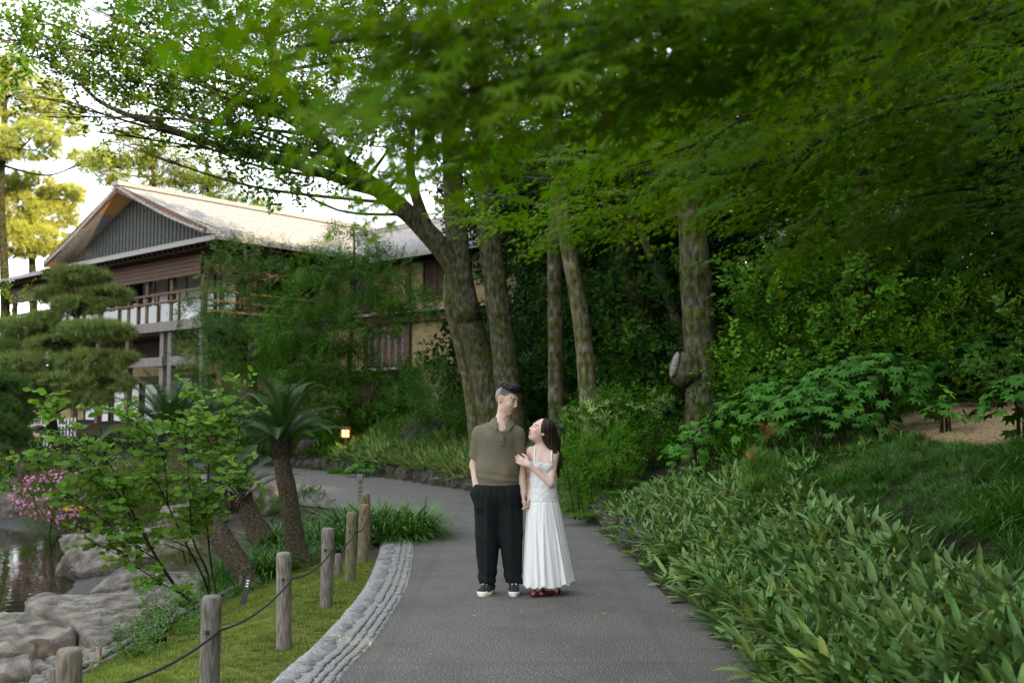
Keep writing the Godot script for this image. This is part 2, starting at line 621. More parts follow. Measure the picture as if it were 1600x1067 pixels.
# ---------------------------------------------------------------- the scene
func _ready() -> void:
	rng.seed = 7
	wob.seed = 3
	wob.frequency = 0.03
	wob.noise_type = FastNoiseLite.TYPE_SIMPLEX_SMOOTH
	wob.fractal_octaves = 2
	var cam := Camera3D.new()
	cam.name = "camera"
	cam.position = Vector3(0, 1.55, 0)
	cam.rotation_degrees = Vector3(4.04, 0, 0)
	cam.keep_aspect = Camera3D.KEEP_HEIGHT
	var lens := CameraAttributesPhysical.new()
	lens.frustum_focal_length = 35.0
	lens.frustum_focus_distance = 8.4
	lens.exposure_aperture = 2.6
	cam.attributes = lens
	cam.fov = 37.86
	cam.near = 0.05
	cam.far = 2000.0
	cam.current = true
	add_child(cam)
	var env := Environment.new()
	var sky := Sky.new()
	var sm := ProceduralSkyMaterial.new()
	sm.sky_top_color = Color(0.78, 0.82, 0.87)
	sm.sky_horizon_color = Color(0.97, 0.97, 0.95)
	sm.sky_curve = 0.14
	sm.ground_bottom_color = Color(0.25, 0.25, 0.22)
	sm.ground_horizon_color = Color(0.55, 0.55, 0.52)
	sm.sky_energy_multiplier = 1.0
	sky.sky_material = sm
	env.background_mode = Environment.BG_SKY
	env.sky = sky
	env.background_energy_multiplier = 1.0
	env.tonemap_mode = Environment.TONE_MAPPER_LINEAR
	env.tonemap_exposure = 4.0
	env.sdfgi_enabled = true
	env.ssao_enabled = true
	env.ssil_enabled = true
	var we := WorldEnvironment.new()
	we.name = "world"
	we.environment = env
	add_child(we)
	var sun := DirectionalLight3D.new()
	sun.name = "sun"
	sun.basis = Basis.looking_at(-SUN_AT.normalized())
	sun.light_color = Color(1.0, 0.89, 0.73)
	sun.light_energy = 1.1
	sun.light_angular_distance = 0.5
	sun.shadow_enabled = true
	add_child(sun)

	make_materials()
	make_kit()
	ground()
	house()
	big_trees()
	forest()
	far_trees()
	garden_left()
	bank_plants()
	posts_and_small()
	couple()
	maple()
	lawn()


func make_materials() -> void:
	var grain := ntex(1, 0.13, 3, [[0.2, 0.06, 0.06, 0.06], [0.4, 0.13, 0.13, 0.128], [0.58, 0.19, 0.188, 0.184], [0.68, 0.36, 0.35, 0.335], [0.78, 0.8, 0.78, 0.74]], 1024)
	var blotch := ntex(2, 0.012, 4, [[0.25, 0.82, 0.82, 0.81], [0.5, 0.95, 0.95, 0.95], [0.75, 1.0, 0.99, 0.97]], 512)
	var bump := ntex(3, 0.06, 4, [], 512)
	var a := tex(mat("asphalt", 0.50, 0.45, 0.385, 0.9), grain, Vector3.ONE * 0.55)
	detail(a, blotch, Vector3.ONE * 0.22)
	relief(a, grain, 0.25)
	# bark: grey-brown plates with moss
	var bk := ntex(4, 0.02, 5, [[0.2, 0.035, 0.029, 0.021], [0.42, 0.062, 0.054, 0.041], [0.6, 0.09, 0.081, 0.065], [0.8, 0.14, 0.129, 0.108]], 512)
	var bn := ntex(5, 0.035, 5, [], 512)
	var moss := ntex(6, 0.018, 4, [[0.28, 0.5, 0.64, 0.2], [0.48, 0.74, 0.82, 0.42], [0.65, 1.0, 0.97, 0.9]], 512)
	for k in [["bark", 1.0, 1.0, 1.0], ["bark_dark", 0.42, 0.42, 0.4], ["bark_pale", 1.5, 1.45, 1.4]]:
		var m := tex(mat(k[0], 1, 1, 1, 0.95, 0.2), bk, Vector3(1.1, 0.45, 1.1))
		m.albedo_color = Color(k[1], k[2], k[3]).linear_to_srgb()
		detail(m, moss, Vector3(0.5, 0.35, 0.5))
		relief(m, bn, 1.6)
	var pb := tex(mat("bark_palm", 1, 1, 1, 0.95, 0.2), ntex(7, 0.03, 4, [[0.2, 0.02, 0.017, 0.010], [0.5, 0.07, 0.055, 0.034], [0.8, 0.15, 0.12, 0.08]], 512), Vector3(1.6, 3.5, 1.6))
	relief(pb, ntex(8, 0.05, 3, [], 512), 1.2)
	var rk := tex(mat("rock", 1, 0.94, 0.86, 0.9, 0.3), ntex(9, 0.012, 6, [[0.2, 0.055, 0.049, 0.042], [0.45, 0.12, 0.109, 0.097], [0.62, 0.17, 0.157, 0.143], [0.85, 0.27, 0.252, 0.235]], 1024), Vector3.ONE * 0.45)
	relief(rk, ntex(10, 0.02, 6, [], 1024), 2.2)
	var rd := tex(mat("rock_dark", 0.5, 0.5, 0.47, 0.92, 0.3), rk.albedo_texture, Vector3.ONE * 0.6)
	relief(rd, rk.heightmap_texture, 2.0)
	var speck := ntex(26, 0.09, 4, [[0.25, 0.45, 0.43, 0.38], [0.45, 0.88, 0.87, 0.84], [0.6, 1.0, 1.0, 0.98]], 512)
	detail(rk, speck, Vector3.ONE * 1.1)
	detail(rd, speck, Vector3.ONE * 1.1)
	var mo := tex(mat("mortar", 1, 1, 1, 0.95), ntex(11, 0.05, 5, [[0.25, 0.12, 0.115, 0.105], [0.5, 0.25, 0.24, 0.22], [0.75, 0.36, 0.345, 0.32]], 512), Vector3.ONE * 1.2)
	relief(mo, bump, 1.0)
	M.edge_stone = rd.duplicate()
	M.edge_stone.uv1_scale = Vector3.ONE * 0.3
	M.edge_stone.heightmap_scale = 0.8
	for k in [["kerb_stone", 0.82, 0.80, 0.78], ["kerb_stone_dark", 0.6, 0.58, 0.55], ["cobble", 1.0, 0.95, 0.88], ["slab_rock", 1.0, 0.93, 0.84]]:
		var m: StandardMaterial3D = mo.duplicate() if k[0].begins_with("kerb") else rk.duplicate()
		m.albedo_color = lin(minf(1.0, k[1]), minf(1.0, k[2]), minf(1.0, k[3]))
		if k[0] == "cobble":
			m.uv1_scale = Vector3.ONE * 0.12
			m.heightmap_enabled = false
		elif k[0] == "slab_rock":
			m.heightmap_scale = 1.0
		else:
			m.uv1_scale = Vector3.ONE * 0.3
			m.heightmap_scale = 0.25
		M[k[0]] = m
	M.slab_rock.albedo_texture = ntex(25, 0.014, 6, [[0.2, 0.075, 0.067, 0.058], [0.45, 0.15, 0.136, 0.12], [0.62, 0.20, 0.184, 0.166], [0.85, 0.29, 0.27, 0.25]], 512)
	M.cobble.albedo_texture = M.slab_rock.albedo_texture
	var so := tex(mat("soil", 1, 1, 1, 1.0, 0.1), ntex(12, 0.05, 5, [[0.2, 0.5, 0.5, 0.5], [0.5, 0.9, 0.9, 0.9], [0.8, 1.5, 1.45, 1.4]], 512), Vector3.ONE * 0.7)
	so.vertex_color_use_as_albedo = true
	relief(so, bump, 2.0)
	var wd := tex(mat("post_wood", 1, 1, 1, 0.85, 0.3), ntex(13, 0.02, 5, [[0.2, 0.09, 0.076, 0.06], [0.5, 0.20, 0.175, 0.145], [0.8, 0.31, 0.275, 0.235]], 512), Vector3(9, 0.7, 9))
	relief(wd, bn, 0.35)
	var tb := tex(mat("timber", 1, 1, 1, 0.7, 0.35), ntex(14, 0.02, 4, [[0.2, 0.045, 0.026, 0.016], [0.5, 0.09, 0.053, 0.033], [0.8, 0.15, 0.09, 0.055]], 256), Vector3(3, 1.0, 3))
	tb.uv1_triplanar_sharpness = 4.0
	tex(mat("timber_dark", 0.45, 0.42, 0.4, 0.7, 0.3), tb.albedo_texture, Vector3(3, 1, 3))
	tex(mat("timber_grey", 1, 1, 1, 0.8, 0.3), ntex(15, 0.02, 4, [[0.2, 0.09, 0.078, 0.065], [0.5, 0.17, 0.15, 0.13], [0.8, 0.27, 0.24, 0.21]], 256), Vector3(1, 6, 1))
	tex(mat("timber_light", 1, 1, 1, 0.7, 0.3), ntex(16, 0.02, 4, [[0.2, 0.42, 0.22, 0.075], [0.8, 0.58, 0.32, 0.12]], 256), Vector3(1, 1, 1))
	tex(mat("plaster", 1, 1, 1, 0.95, 0.2), ntex(17, 0.02, 4, [[0.2, 0.25, 0.19, 0.092], [0.8, 0.31, 0.235, 0.118]], 256), Vector3.ONE * 0.5)
	tex(mat("cladding", 1, 1, 1, 0.7, 0.3), ntex(18, 0.02, 3, [[0.2, 0.055, 0.058, 0.050], [0.8, 0.085, 0.089, 0.078]], 256), Vector3(2, 0.5, 2))
	var rt := tex(mat("roof_tile", 1, 1, 1, 0.75, 0.4), ntex(19, 0.03, 4, [[0.2, 0.15, 0.142, 0.134], [0.5, 0.215, 0.206, 0.196], [0.8, 0.29, 0.28, 0.265]], 256), Vector3.ONE * 0.8)
	relief(rt, bump, 0.4)
	mat("gutter_metal", 0.16, 0.15, 0.12, 0.45, 0.5)
	var gl := mat("glass", 0.10, 0.11, 0.11, 0.03, 1.0)
	gl.metallic = 0.35
	mat("blind", 0.62, 0.62, 0.60, 0.9)
	mat("white_wall", 0.5, 0.5, 0.48, 0.8)
	var wt := mat("water", 0.014, 0.016, 0.008, 0.04, 0.6)
	wt.normal_enabled = true
	wt.normal_texture = ntex(20, 0.012, 3, [], 512, FastNoiseLite.TYPE_SIMPLEX_SMOOTH, 3.0)
	wt.normal_scale = 0.16
	wt.uv1_triplanar = true
	wt.uv1_scale = Vector3(0.55, 1, 0.8)
	# leaves
	leafmat("leaf_tree", 0.072, 0.150, 0.011, 0.9, 0.6, 0.2)
	leafmat("leaf_dark", 0.020, 0.054, 0.007, 0.35, 0.6, 0.2)
	leafmat("leaf_maple", 0.090, 0.185, 0.006, 1.0, 0.6, 0.2)
	leafmat("leaf_shrub", 0.070, 0.160, 0.014, 0.6, 0.6, 0.2)
	leafmat("leaf_airy", 0.070, 0.140, 0.022, 0.6, 0.6, 0.2)
	leafmat("leaf_bed", 0.100, 0.190, 0.046, 0.4, 0.48, 0.35)
	leafmat("leaf_sasa", 0.165, 0.245, 0.071, 0.35, 0.6, 0.2)
	leafmat("leaf_palm", 0.040, 0.085, 0.016, 0.25, 0.48, 0.35)
	leafmat("leaf_sedge", 0.062, 0.150, 0.015, 0.5, 0.48, 0.35)
	leafmat("leaf_lawn", 0.125, 0.180, 0.028, 0.4, 0.6, 0.2)
	leafmat("leaf_sapling", 0.100, 0.200, 0.022, 0.9, 0.6, 0.2)
	leafmat("leaf_lobed", 0.046, 0.115, 0.014, 0.35, 0.6, 0.2)
	leafmat("needle", 0.190, 0.240, 0.071, 0.2, 0.6, 0.2)
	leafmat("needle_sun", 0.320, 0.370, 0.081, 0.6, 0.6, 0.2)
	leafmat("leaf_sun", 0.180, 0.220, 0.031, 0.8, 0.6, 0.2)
	leafmat("petal", 0.50, 0.20, 0.34, 0.6, 0.7)
	leafmat("petal_yellow", 0.75, 0.45, 0.03, 0.5, 0.7)
	leafmat("petal_white", 0.55, 0.56, 0.45, 0.5, 0.7)
	leafmat("straw", 0.42, 0.29, 0.14, 0.1, 0.9)
	mat("rope", 0.012, 0.011, 0.010, 0.8)
	mat("black", 0.012, 0.012, 0.012, 0.5)
	mat("white", 0.75, 0.75, 0.73, 0.6)
	var vc := mat("skin", 1, 1, 1, 0.5, 0.4)
	vc.vertex_color_use_as_albedo = true
	vc.subsurf_scatter_enabled = true
	vc.subsurf_scatter_strength = 0.12
	var kn := ntex(21, 0.09, 3, [[0.2, 0.118, 0.101, 0.068], [0.8, 0.162, 0.140, 0.097]], 256)
	relief(tex(mat("knit", 1, 1, 1, 0.95, 0.2), kn, Vector3(6, 6, 6)), kn, 0.15)
	tex(mat("trouser", 1, 1, 1, 0.9, 0.2), ntex(22, 0.1, 3, [[0.2, 0.009, 0.011, 0.011], [0.8, 0.017, 0.020, 0.020]], 256), Vector3.ONE * 4)
	tex(mat("cotton", 1, 1, 1, 0.9, 0.2), ntex(23, 0.05, 3, [[0.2, 0.72, 0.705, 0.675], [0.8, 0.77, 0.755, 0.72]], 256), Vector3.ONE * 3)
	var lc := tex(mat("smocking", 1, 1, 1, 0.9, 0.2), ntex(24, 0.06, 2, [[0.3, 0.56, 0.55, 0.53], [0.6, 0.76, 0.745, 0.71]], 256), Vector3(7, 11, 7))
	relief(lc, lc.albedo_texture, 0.5)
	var hm := mat("hair_dark", 1, 1, 1, 0.5, 0.3)
	hm.vertex_color_use_as_albedo = true
	mat("patent_red", 0.10, 0.006, 0.010, 0.15, 0.6)
	mat("sneaker", 0.012, 0.013, 0.015, 0.85)
	mat("rubber_white", 0.62, 0.61, 0.57, 0.6)


# ---------------------------------------------------------------- ground
func side_of(line: PackedVector2Array, p: Vector2) -> Vector2:   # (distance, which side: > 0 is to the right of the line's run)
	var best := 1e9
	var s := 0.0
	for i in line.size() - 1:
		var q := Geometry2D.get_closest_point_to_segment(p, line[i], line[i + 1])
		var d := p.distance_squared_to(q)
		if d < best - 1e-9:
			best = d
			var t := line[i + 1] - line[i]
			s = t.cross(p - line[i])
	return Vector2(sqrt(best), s)

func pond_in(p: Vector2) -> float:                              # metres inside the pond's edge, below 0 outside
	var d := 1e9
	for i in pond.size():
		var q := Geometry2D.get_closest_point_to_segment(p, pond[i], pond[(i + 1) % pond.size()])
		d = minf(d, p.distance_to(q))
	return d if Geometry2D.is_point_in_polygon(p, pond) else -d

func zone(x: float, z: float) -> Vector3:                       # (metres right of the path, metres left of it, metres inside the pond)
	var p := Vector2(x, z)
	var r := side_of(path_r, p)
	if r.y > 0.0:
		return Vector3(r.x, 0, -99)
	var l := side_of(path_l, p)
	if l.y < 0.0:
		return Vector3(0, l.x, pond_in(p))
	return Vector3(0, 0, -99)

func height(x: float, z: float) -> float:
	var q := zone(x, z)
	var w := wob.get_noise_2d(x * 20.0, z * 20.0)
	if q.x > 0.0:
		var d := q.x
		var back := sstep(-19.0, -24.0, z) * sstep(2.5, -0.5, x)    # behind the far bend the land is lower
		var b := 0.14 + 0.40 * minf(d, 2.5) + 0.23 * clampf(d - 2.5, 0, 6) + 0.27 * clampf(d - 8.5, 0, 16)
		var c := 0.22 + 0.40 * minf(d, 2.2) + 0.02 * minf(d, 20.0)
		return lerpf(b, c, back) + w * 0.08 * minf(d, 1.5)
	if q.y > 0.0:
		var near := sstep(-12.5, -9.5, z)                              # the lawn falls to the shore; further back the land is flatter
		var a := -0.02 - lerpf(0.05, 0.21, near) * clampf(q.y - 0.75, 0.0, 2.2) - 0.02 * clampf(q.y - 2.9, 0.0, 4.0)
		var out := lerpf(a, -0.2, sstep(6.0, 12.0, q.y))
		if q.z > -2.5 and q.z > -50.0:
			out = lerpf(out, minf(out, WATER + 0.10), sstep(-2.2, -0.1, q.z))
			out -= 0.6 * sstep(-0.1, 0.9, q.z)
		return out + w * 0.03 * minf(q.y, 1.0)
	return -0.03

func ground() -> void:
	# one sheet to the horizon, fine near the camera
	var gx := []
	var gz := []
	for x in [-900.0, -400.0, -180.0, -100.0, -70.0, -52.0, -42.0, -34.0, -28.0, -24.0, -21.0, -18.5, -16.5]:
		gx.append(x)
	for i in 92:
		gx.append(-15.0 + i * 0.25)
	for x in [8.5, 9.3, 10.2, 11.2, 12.4, 14.0, 16.0, 19.0, 23.0, 28.0, 36.0, 50.0, 80.0, 160.0, 400.0, 900.0]:
		gx.append(x)
	for z in [900.0, 400.0, 160.0, 80.0, 40.0, 20.0, 10.0, 6.0, 3.0, 1.0, -0.5]:
		gz.append(z)
	for i in 130:
		gz.append(-1.5 - i * 0.25)
	for z in [-34.6, -35.5, -37.0, -39.0, -42.0, -46.0, -52.0, -60.0, -72.0, -90.0, -120.0, -180.0, -400.0, -900.0]:
		gz.append(z)
	var b := MB.new()
	for z in gz:
		for x in gx:
			var y := height(x, z)
			var q := zone(x, z)
			var k := wob.get_noise_2d(x * 60.0, z * 60.0)
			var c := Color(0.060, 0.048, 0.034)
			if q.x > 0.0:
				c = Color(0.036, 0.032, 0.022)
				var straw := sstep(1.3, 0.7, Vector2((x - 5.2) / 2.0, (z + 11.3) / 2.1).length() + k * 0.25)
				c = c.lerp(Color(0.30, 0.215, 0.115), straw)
			elif q.y > 0.0:
				var grass := sstep(2.5, 2.2, q.y + k * 0.2) * sstep(-10.9, -10.3, z) * (1.0 if q.z < -0.5 else 0.0)
				c = Color(0.075, 0.062, 0.045).lerp(Color(0.13, 0.135, 0.042), grass)
				if q.z > -1.2:
					c = c.lerp(Color(0.09, 0.085, 0.075), sstep(-1.2, -0.4, q.z))
			b.tint = c
			b.vert(Vector3(x, y, z))
	var w: int = gx.size()
	for j in gz.size() - 1:
		for i in w - 1:
			var a := j * w + i
			b.quad(a, a + w, a + w + 1, a + 1)
	var up := MB.new()
	up = b
	for i in range(0, up.ix.size(), 3):
		if (up.v[up.ix[i + 2]] - up.v[up.ix[i]]).cross(up.v[up.ix[i + 1]] - up.v[up.ix[i]]).y < 0.0:
			var t: int = up.ix[i + 1]
			up.ix[i + 1] = up.ix[i + 2]
			up.ix[i + 2] = t
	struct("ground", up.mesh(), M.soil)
	# the asphalt path: a sheet with a rolled edge
	var poly := PackedVector2Array(path_l)
	var rev := PackedVector2Array(path_r)
	rev.reverse()
	poly.append_array(rev)
	var idx := Geometry2D.triangulate_polygon(poly)
	var pb := MB.new()
	for p in poly:
		pb.vert(Vector3(p.x, 0.0, p.y))
	for i in range(0, idx.size(), 3):
		var t3 := [idx[i], idx[i + 1], idx[i + 2]]
		if (pb.v[t3[2]] - pb.v[t3[0]]).cross(pb.v[t3[1]] - pb.v[t3[0]]).y < 0.0:
			t3 = [idx[i], idx[i + 2], idx[i + 1]]
		pb.tri(t3[0], t3[1], t3[2])
	struct("path", pb.mesh(), M.asphalt)
	# pond
	var wi := Geometry2D.triangulate_polygon(pond)
	var wb := MB.new()
	for p in pond:
		var o: Vector2 = (p - Vector2(-12, -13)).normalized() * 0.5 + p
		wb.vert(Vector3(o.x, WATER, o.y))
	for i in range(0, wi.size(), 3):
		var t3 := [wi[i], wi[i + 1], wi[i + 2]]
		if (wb.v[t3[2]] - wb.v[t3[0]]).cross(wb.v[t3[1]] - wb.v[t3[0]]).y < 0.0:
			t3 = [wi[i], wi[i + 2], wi[i + 1]]
		wb.tri(t3[0], t3[1], t3[2])
	struct("pond_water", wb.mesh(), M.water)
	gutter()
	edging()

func along(line: PackedVector2Array, s: float) -> Array:        # [point, direction] at s metres along a line
	for i in line.size() - 1:
		var d := line[i].distance_to(line[i + 1])
		if s <= d or i == line.size() - 2:
			return [line[i].lerp(line[i + 1], s / d), (line[i + 1] - line[i]).normalized()]
		s -= d
	return [line[0], Vector2.UP]

func smooth_line(line: PackedVector2Array) -> PackedVector2Array:
	var p := []
	for q in line:
		p.append(Vector3(q.x, 0, q.y))
	var out := PackedVector2Array()
	for q in curve(p, 0.2):
		out.append(Vector2(q.x, q.z))
	return out

func gutter() -> void:
	# pale mortar band along the inner edge of the bend with rows of thin stones, then a row of kerb stones
	var ln := smooth_line(path_l)
	var b := MB.new()
	var prev := PackedInt32Array()
	var s := 4.0
	while s < 18.0:
		var q := along(ln, s)
		var nrm := Vector2(q[1].y, -q[1].x)                        # towards the lawn
		var row := PackedInt32Array()
		for k in [[-0.012, -0.012], [0.0, 0.012], [0.06, 0.016], [0.10, 0.004], [0.16, 0.018], [0.22, 0.012], [0.30, 0.03], [0.36, 0.01], [0.40, -0.06]]:
			var o: Vector2 = q[0] + nrm * (k[0] + 0.006 * wob.get_noise_2d(s * 300.0, k[0] * 900.0))
			row.append(b.vert(Vector3(o.x, k[1] + 0.008 * wob.get_noise_2d(s * 180.0 + 50.0, k[0] * 700.0), o.y)))
		if prev.size():
			for k in row.size() - 1:
				b.quad(prev[k], row[k], row[k + 1], prev[k + 1])
		prev = row
		s += 0.06
	var band := struct("gutter", b.mesh(), M.mortar)
	var shapes := []
	for i in 6:
		shapes.append(stone(20.0 + i, Vector3(0.5, 0.5, 0.5), 3.2, 0.22, 7).mesh())
	rng.seed = 31
	s = 4.6
	var n := 0
	while s < 17.4 and n < 120:                                   # kerb stones on the lawn side
		var L := rf(0.10, 0.2)
		var q := along(ln, s + L * 0.5)
		var nrm := Vector2(q[1].y, -q[1].x)
		var o: Vector2 = q[0] + nrm * rf(0.24, 0.29)
		var st := part("stone", shapes[n % 6], [M.kerb_stone, M.mortar, M.kerb_stone_dark][int(rf(0, 2.99))], band, Vector3(o.x, 0.004, o.y))
		st.basis = Basis(Vector3.UP, -atan2(q[1].y, q[1].x) + rf(-0.15, 0.15)).scaled_local(Vector3(L * 1.02, rf(0.045, 0.06), rf(0.10, 0.14)))
		s += L
		n += 1
	for row in [0.035, 0.095, 0.155]:                        # thin stones set on edge
		s = 4.6
		while s < 17.2:
			var L := rf(0.09, 0.15)
			var q := along(ln, s + L * 0.5)
			var nrm := Vector2(q[1].y, -q[1].x)
			var o: Vector2 = q[0] + nrm * (row + rf(-0.006, 0.006))
			if rng.randf() < 0.94:
				var st := part("thin_stone", shapes[int(rf(0, 5.9))], M.kerb_stone, band, Vector3(o.x, 0.016, o.y))
				st.basis = Basis(Vector3.UP, -atan2(q[1].y, q[1].x)).scaled_local(Vector3(L, rf(0.022, 0.034), rf(0.042, 0.058)))
			s += L

func edging() -> void:
	# dry stones that hold the planted bank along the far bend
	var w := thing("stone_edging", "low dry stone edging holding the planted bank along the far bend", "wall", Vector3(0.8, 0, -16.3))
	var shapes := []
	for i in 6:
		shapes.append(stone(40.0 + i, Vector3(0.5, 0.5, 0.5), 3.0, 0.3, 8).mesh())
	var ln := smooth_line(path_r)
	rng.seed = 41
	var s := 14.6
	var n := 0
	while s < 40.0:
		var L := rf(0.24, 0.5)
		var q := along(ln, s + L * 0.5)
		var nrm := Vector2(-q[1].y, q[1].x)
		var o: Vector2 = q[0] + nrm * rf(0.02, 0.12)
		var h := rf(0.3, 0.5)
		var st := part("stone", shapes[n % 6], M.edge_stone, w, Vector3(o.x, h * 0.25, o.y) - w.position)
		st.basis = Basis(Vector3.UP, -atan2(q[1].y, q[1].x) + rf(-0.3, 0.3)) * Basis(Vector3(0, 0, 1), rf(-0.2, 0.2)).scaled_local(Vector3(L * 1.08, h, rf(0.24, 0.4)))
		s += L * 0.93
		n += 1



# ---------------------------------------------------------------- the house (its own axes: x along the front to the near corner, z out of the front)
func slab(b: MB, rows: Array, lift: float, thick: float) -> void:   # roof courses: rows of [left point, right point] from the eave up
	for i in rows.size() - 1:
		var a: Vector3 = rows[i][0]
		var d: Vector3 = rows[i][1]
		var e: Vector3 = rows[i + 1][0]
		var f: Vector3 = rows[i + 1][1]
		var up := Vector3.UP * lift
		b.face4(a + up, e, f, d + up)
		b.face4(a, a + up, d + up, d)
	var first: Array = rows[0]
	var last: Array = rows[rows.size() - 1]
	var dn := Vector3.DOWN * thick
	for i in rows.size() - 1:
		for k in 2:
			var p: Vector3 = rows[i][k]
			var q: Vector3 = rows[i + 1][k]
			b.face4(p, p + dn, q + dn, q)
		b.face4(rows[i][0] + dn, rows[i][1] + dn, rows[i + 1][1] + dn, rows[i + 1][0] + dn)
	b.face4(first[0], first[1], first[1] + dn, first[0] + dn)
	b.face4(last[0], last[1], last[1] + dn, last[0] + dn)

func bpart(called: String, c: Vector3, s: Vector3, m: Material, parent: Node3D) -> MeshInstance3D:
	return part(called, boxm(s), m, parent, c)

func window_at(h: Node3D, c: Vector3, w: float, ht: float, panes: int, along_x: bool, glass: Material, frame_m: Material, blind: float = 0.0, called: String = "window") -> void:
	var t := 0.07
	var b := MB.new()
	for s in [-1.0, 1.0]:
		box(b, Vector3(s * (w - t) * 0.5, 0, 0), Vector3(t, ht, 0.09))
		box(b, Vector3(0, s * (ht - t) * 0.5, 0), Vector3(w - 2 * t, t, 0.09))
	var o := part(called, b.mesh(), frame_m, h, c)
	if not along_x:
		o.rotation.y = PI / 2
	var pw := (w - 2 * t) / panes
	for i in panes:
		var x := -w * 0.5 + t + pw * (i + 0.5)
		part("pane", boxm(Vector3(pw - 0.06, ht - 2 * t, 0.02)), glass, o, Vector3(x, 0, -0.01))
		if i:
			part("mullion", boxm(Vector3(0.055, ht - 2 * t, 0.07)), frame_m, o, Vector3(x - pw * 0.5, 0, 0))
		if blind > 0.0:
			part("blind", boxm(Vector3(pw - 0.08, blind, 0.015)), M.blind, o, Vector3(x, ht * 0.5 - t - blind * 0.5 - 0.05, 0.012))

func house() -> void:
	var h := thing("timber_house", "two-storey timber and ochre plaster house with a grey hipped gable roof", "house", Vector3(-9.56, 0, -32.0))
	h.rotation.y = -0.7117
	var EH := 7.25                                                  # eave height of the main block
	var RX := -7.85
	var RH := 10.2
	# --- main roof
	var n := 26
	var rows := []
	var rows_l := []
	for i in n + 1:
		var t := float(i) / n
		var x := lerpf(0.0, RX, t)
		var y := lerpf(EH, RH, t) - 0.22 * sin(PI * t)
		var zf := -0.55
		if x > -1.76:
			zf = x * (1.5 / 1.76)
		rows.append([Vector3(x, y, -13.5), Vector3(x, y, zf)])
		rows_l.append([Vector3(2 * RX - x, y, zf), Vector3(2 * RX - x, y, -13.5)])
	var rb := MB.new()
	slab(rb, rows, 0.028, 0.10)
	part("roof_slope", rb.mesh(), M.roof_tile, h)
	rb = MB.new()
	slab(rb, rows_l, 0.028, 0.10)
	part("roof_slope", rb.mesh(), M.roof_tile, h)
	rb = MB.new()
	var sk := []
	for i in 7:
		var t := i / 6.0
		sk.append([Vector3(-18.6 + 4.66 * t, EH + 0.56 * t, -1.5 * t), Vector3(-1.76 * t, EH + 0.56 * t, -1.5 * t)])
	slab(rb, sk, 0.028, 0.10)
	part("roof_skirt", rb.mesh(), M.roof_tile, h)
	bpart("ridge_cap", Vector3(RX, RH + 0.06, -7.0), Vector3(0.42, 0.17, 13.0), M.roof_tile, h)
	# verge boards and the boarded underside of the gable overhang
	for s in [-1.0, 1.0]:
		var a := Vector3(RX + s * 0.02, RH - 0.14, -0.62)
		var e := Vector3(RX + s * 6.1, 7.72, -0.62)
		var d: Vector3 = (e - a).normalized()
		var bs := Basis(d, Vector3(0, 0, 1).cross(d), Vector3(0, 0, 1))
		var vb := part("verge_board", boxm(Vector3(a.distance_to(e), 0.26, 0.07)), M.timber, h, (a + e) * 0.5)
		vb.basis = bs
		for k in 5:
			var sb := part("soffit_board", boxm(Vector3(a.distance_to(e), 0.03, 0.165)), M.timber_light, h, (a + e) * 0.5 + Vector3(0, -0.07, -0.13 - k * 0.172))
			sb.basis = bs
	# gable wall of upright boards
	for i in 46:
		var x := -13.8 + i * 0.264
		var y0 := 7.72
		var hh := 0.0
		var pr := MB.new()
		var xs := [x - 0.128, x + 0.128]
		var ys := []
		for xx in xs:
			ys.append(lerpf(7.72, RH - 0.30, 1.0 - absf(xx - RX) / 6.3))
			hh = maxf(hh, ys[ys.size() - 1] - y0)
		if hh < 0.1:
			continue
		var zz := -1.42
		pr.face4(Vector3(xs[0], y0, zz), Vector3(xs[0], maxf(ys[0], y0), zz), Vector3(xs[1], maxf(ys[1], y0), zz), Vector3(xs[1], y0, zz))
		pr.face4(Vector3(xs[0], y0, zz), Vector3(xs[0], y0, zz - 0.05), Vector3(xs[0], maxf(ys[0], y0), zz - 0.05), Vector3(xs[0], maxf(ys[0], y0), zz))
		pr.face4(Vector3(xs[1], y0, zz), Vector3(xs[1], maxf(ys[1], y0), zz), Vector3(xs[1], maxf(ys[1], y0), zz - 0.05), Vector3(xs[1], y0, zz - 0.05))
		part("gable_board", pr.mesh(), M.cladding, h)
		bpart("batten", Vector3(x - 0.132, (y0 + maxf(ys[0], y0 + 0.05)) * 0.5, zz + 0.018), Vector3(0.035, maxf(0.05, ys[0] - y0), 0.03), M.cladding, h)
	# eave gutters, rafters, fascia
	bpart("rain_gutter", Vector3(-9.3, EH - 0.08, 0.09), Vector3(18.7, 0.11, 0.12), M.gutter_metal, h)
	bpart("rain_gutter", Vector3(0.09, EH - 0.08, -3.0), Vector3(0.12, 0.11, 6.1), M.gutter_metal, h)
	var rf_ := MB.new()
	for i in 54:
		box(rf_, Vector3(-0.35 - i * 0.34, EH - 0.17, -0.75), Vector3(0.07, 0.1, 1.5))
	for i in 20:
		box(rf_, Vector3(-0.95, EH - 0.17, -0.4 - i * 0.34), Vector3(1.9, 0.1, 0.07))
	var raf := part("rafters", rf_.mesh(), M.timber_dark, h)
	raf.set_meta("kind", "stuff")
	bpart("eave_board", Vector3(-9.2, EH - 0.24, -1.0), Vector3(17.6, 0.03, 1.75), M.timber_dark, h)
	bpart("eave_board", Vector3(-1.4, EH - 0.243, -7.4), Vector3(2.7, 0.03, 11.0), M.timber_dark, h)
	for k in 5:
		bpart("fascia_slat", Vector3(-10.2, 6.94 - k * 0.145, -0.72), Vector3(16.2, 0.13, 0.05), M.timber, h)
		bpart("fascia_slat", Vector3(-2.02, 6.94 - k * 0.145, -4.0), Vector3(0.05, 0.13, 6.4), M.timber, h)
	# --- core walls: closed volumes that stand behind the verandas
	bpart("wall", Vector3(-10.8, 1.7, -8.0), Vector3(14.6, 3.4, 11.0), M.plaster, h)
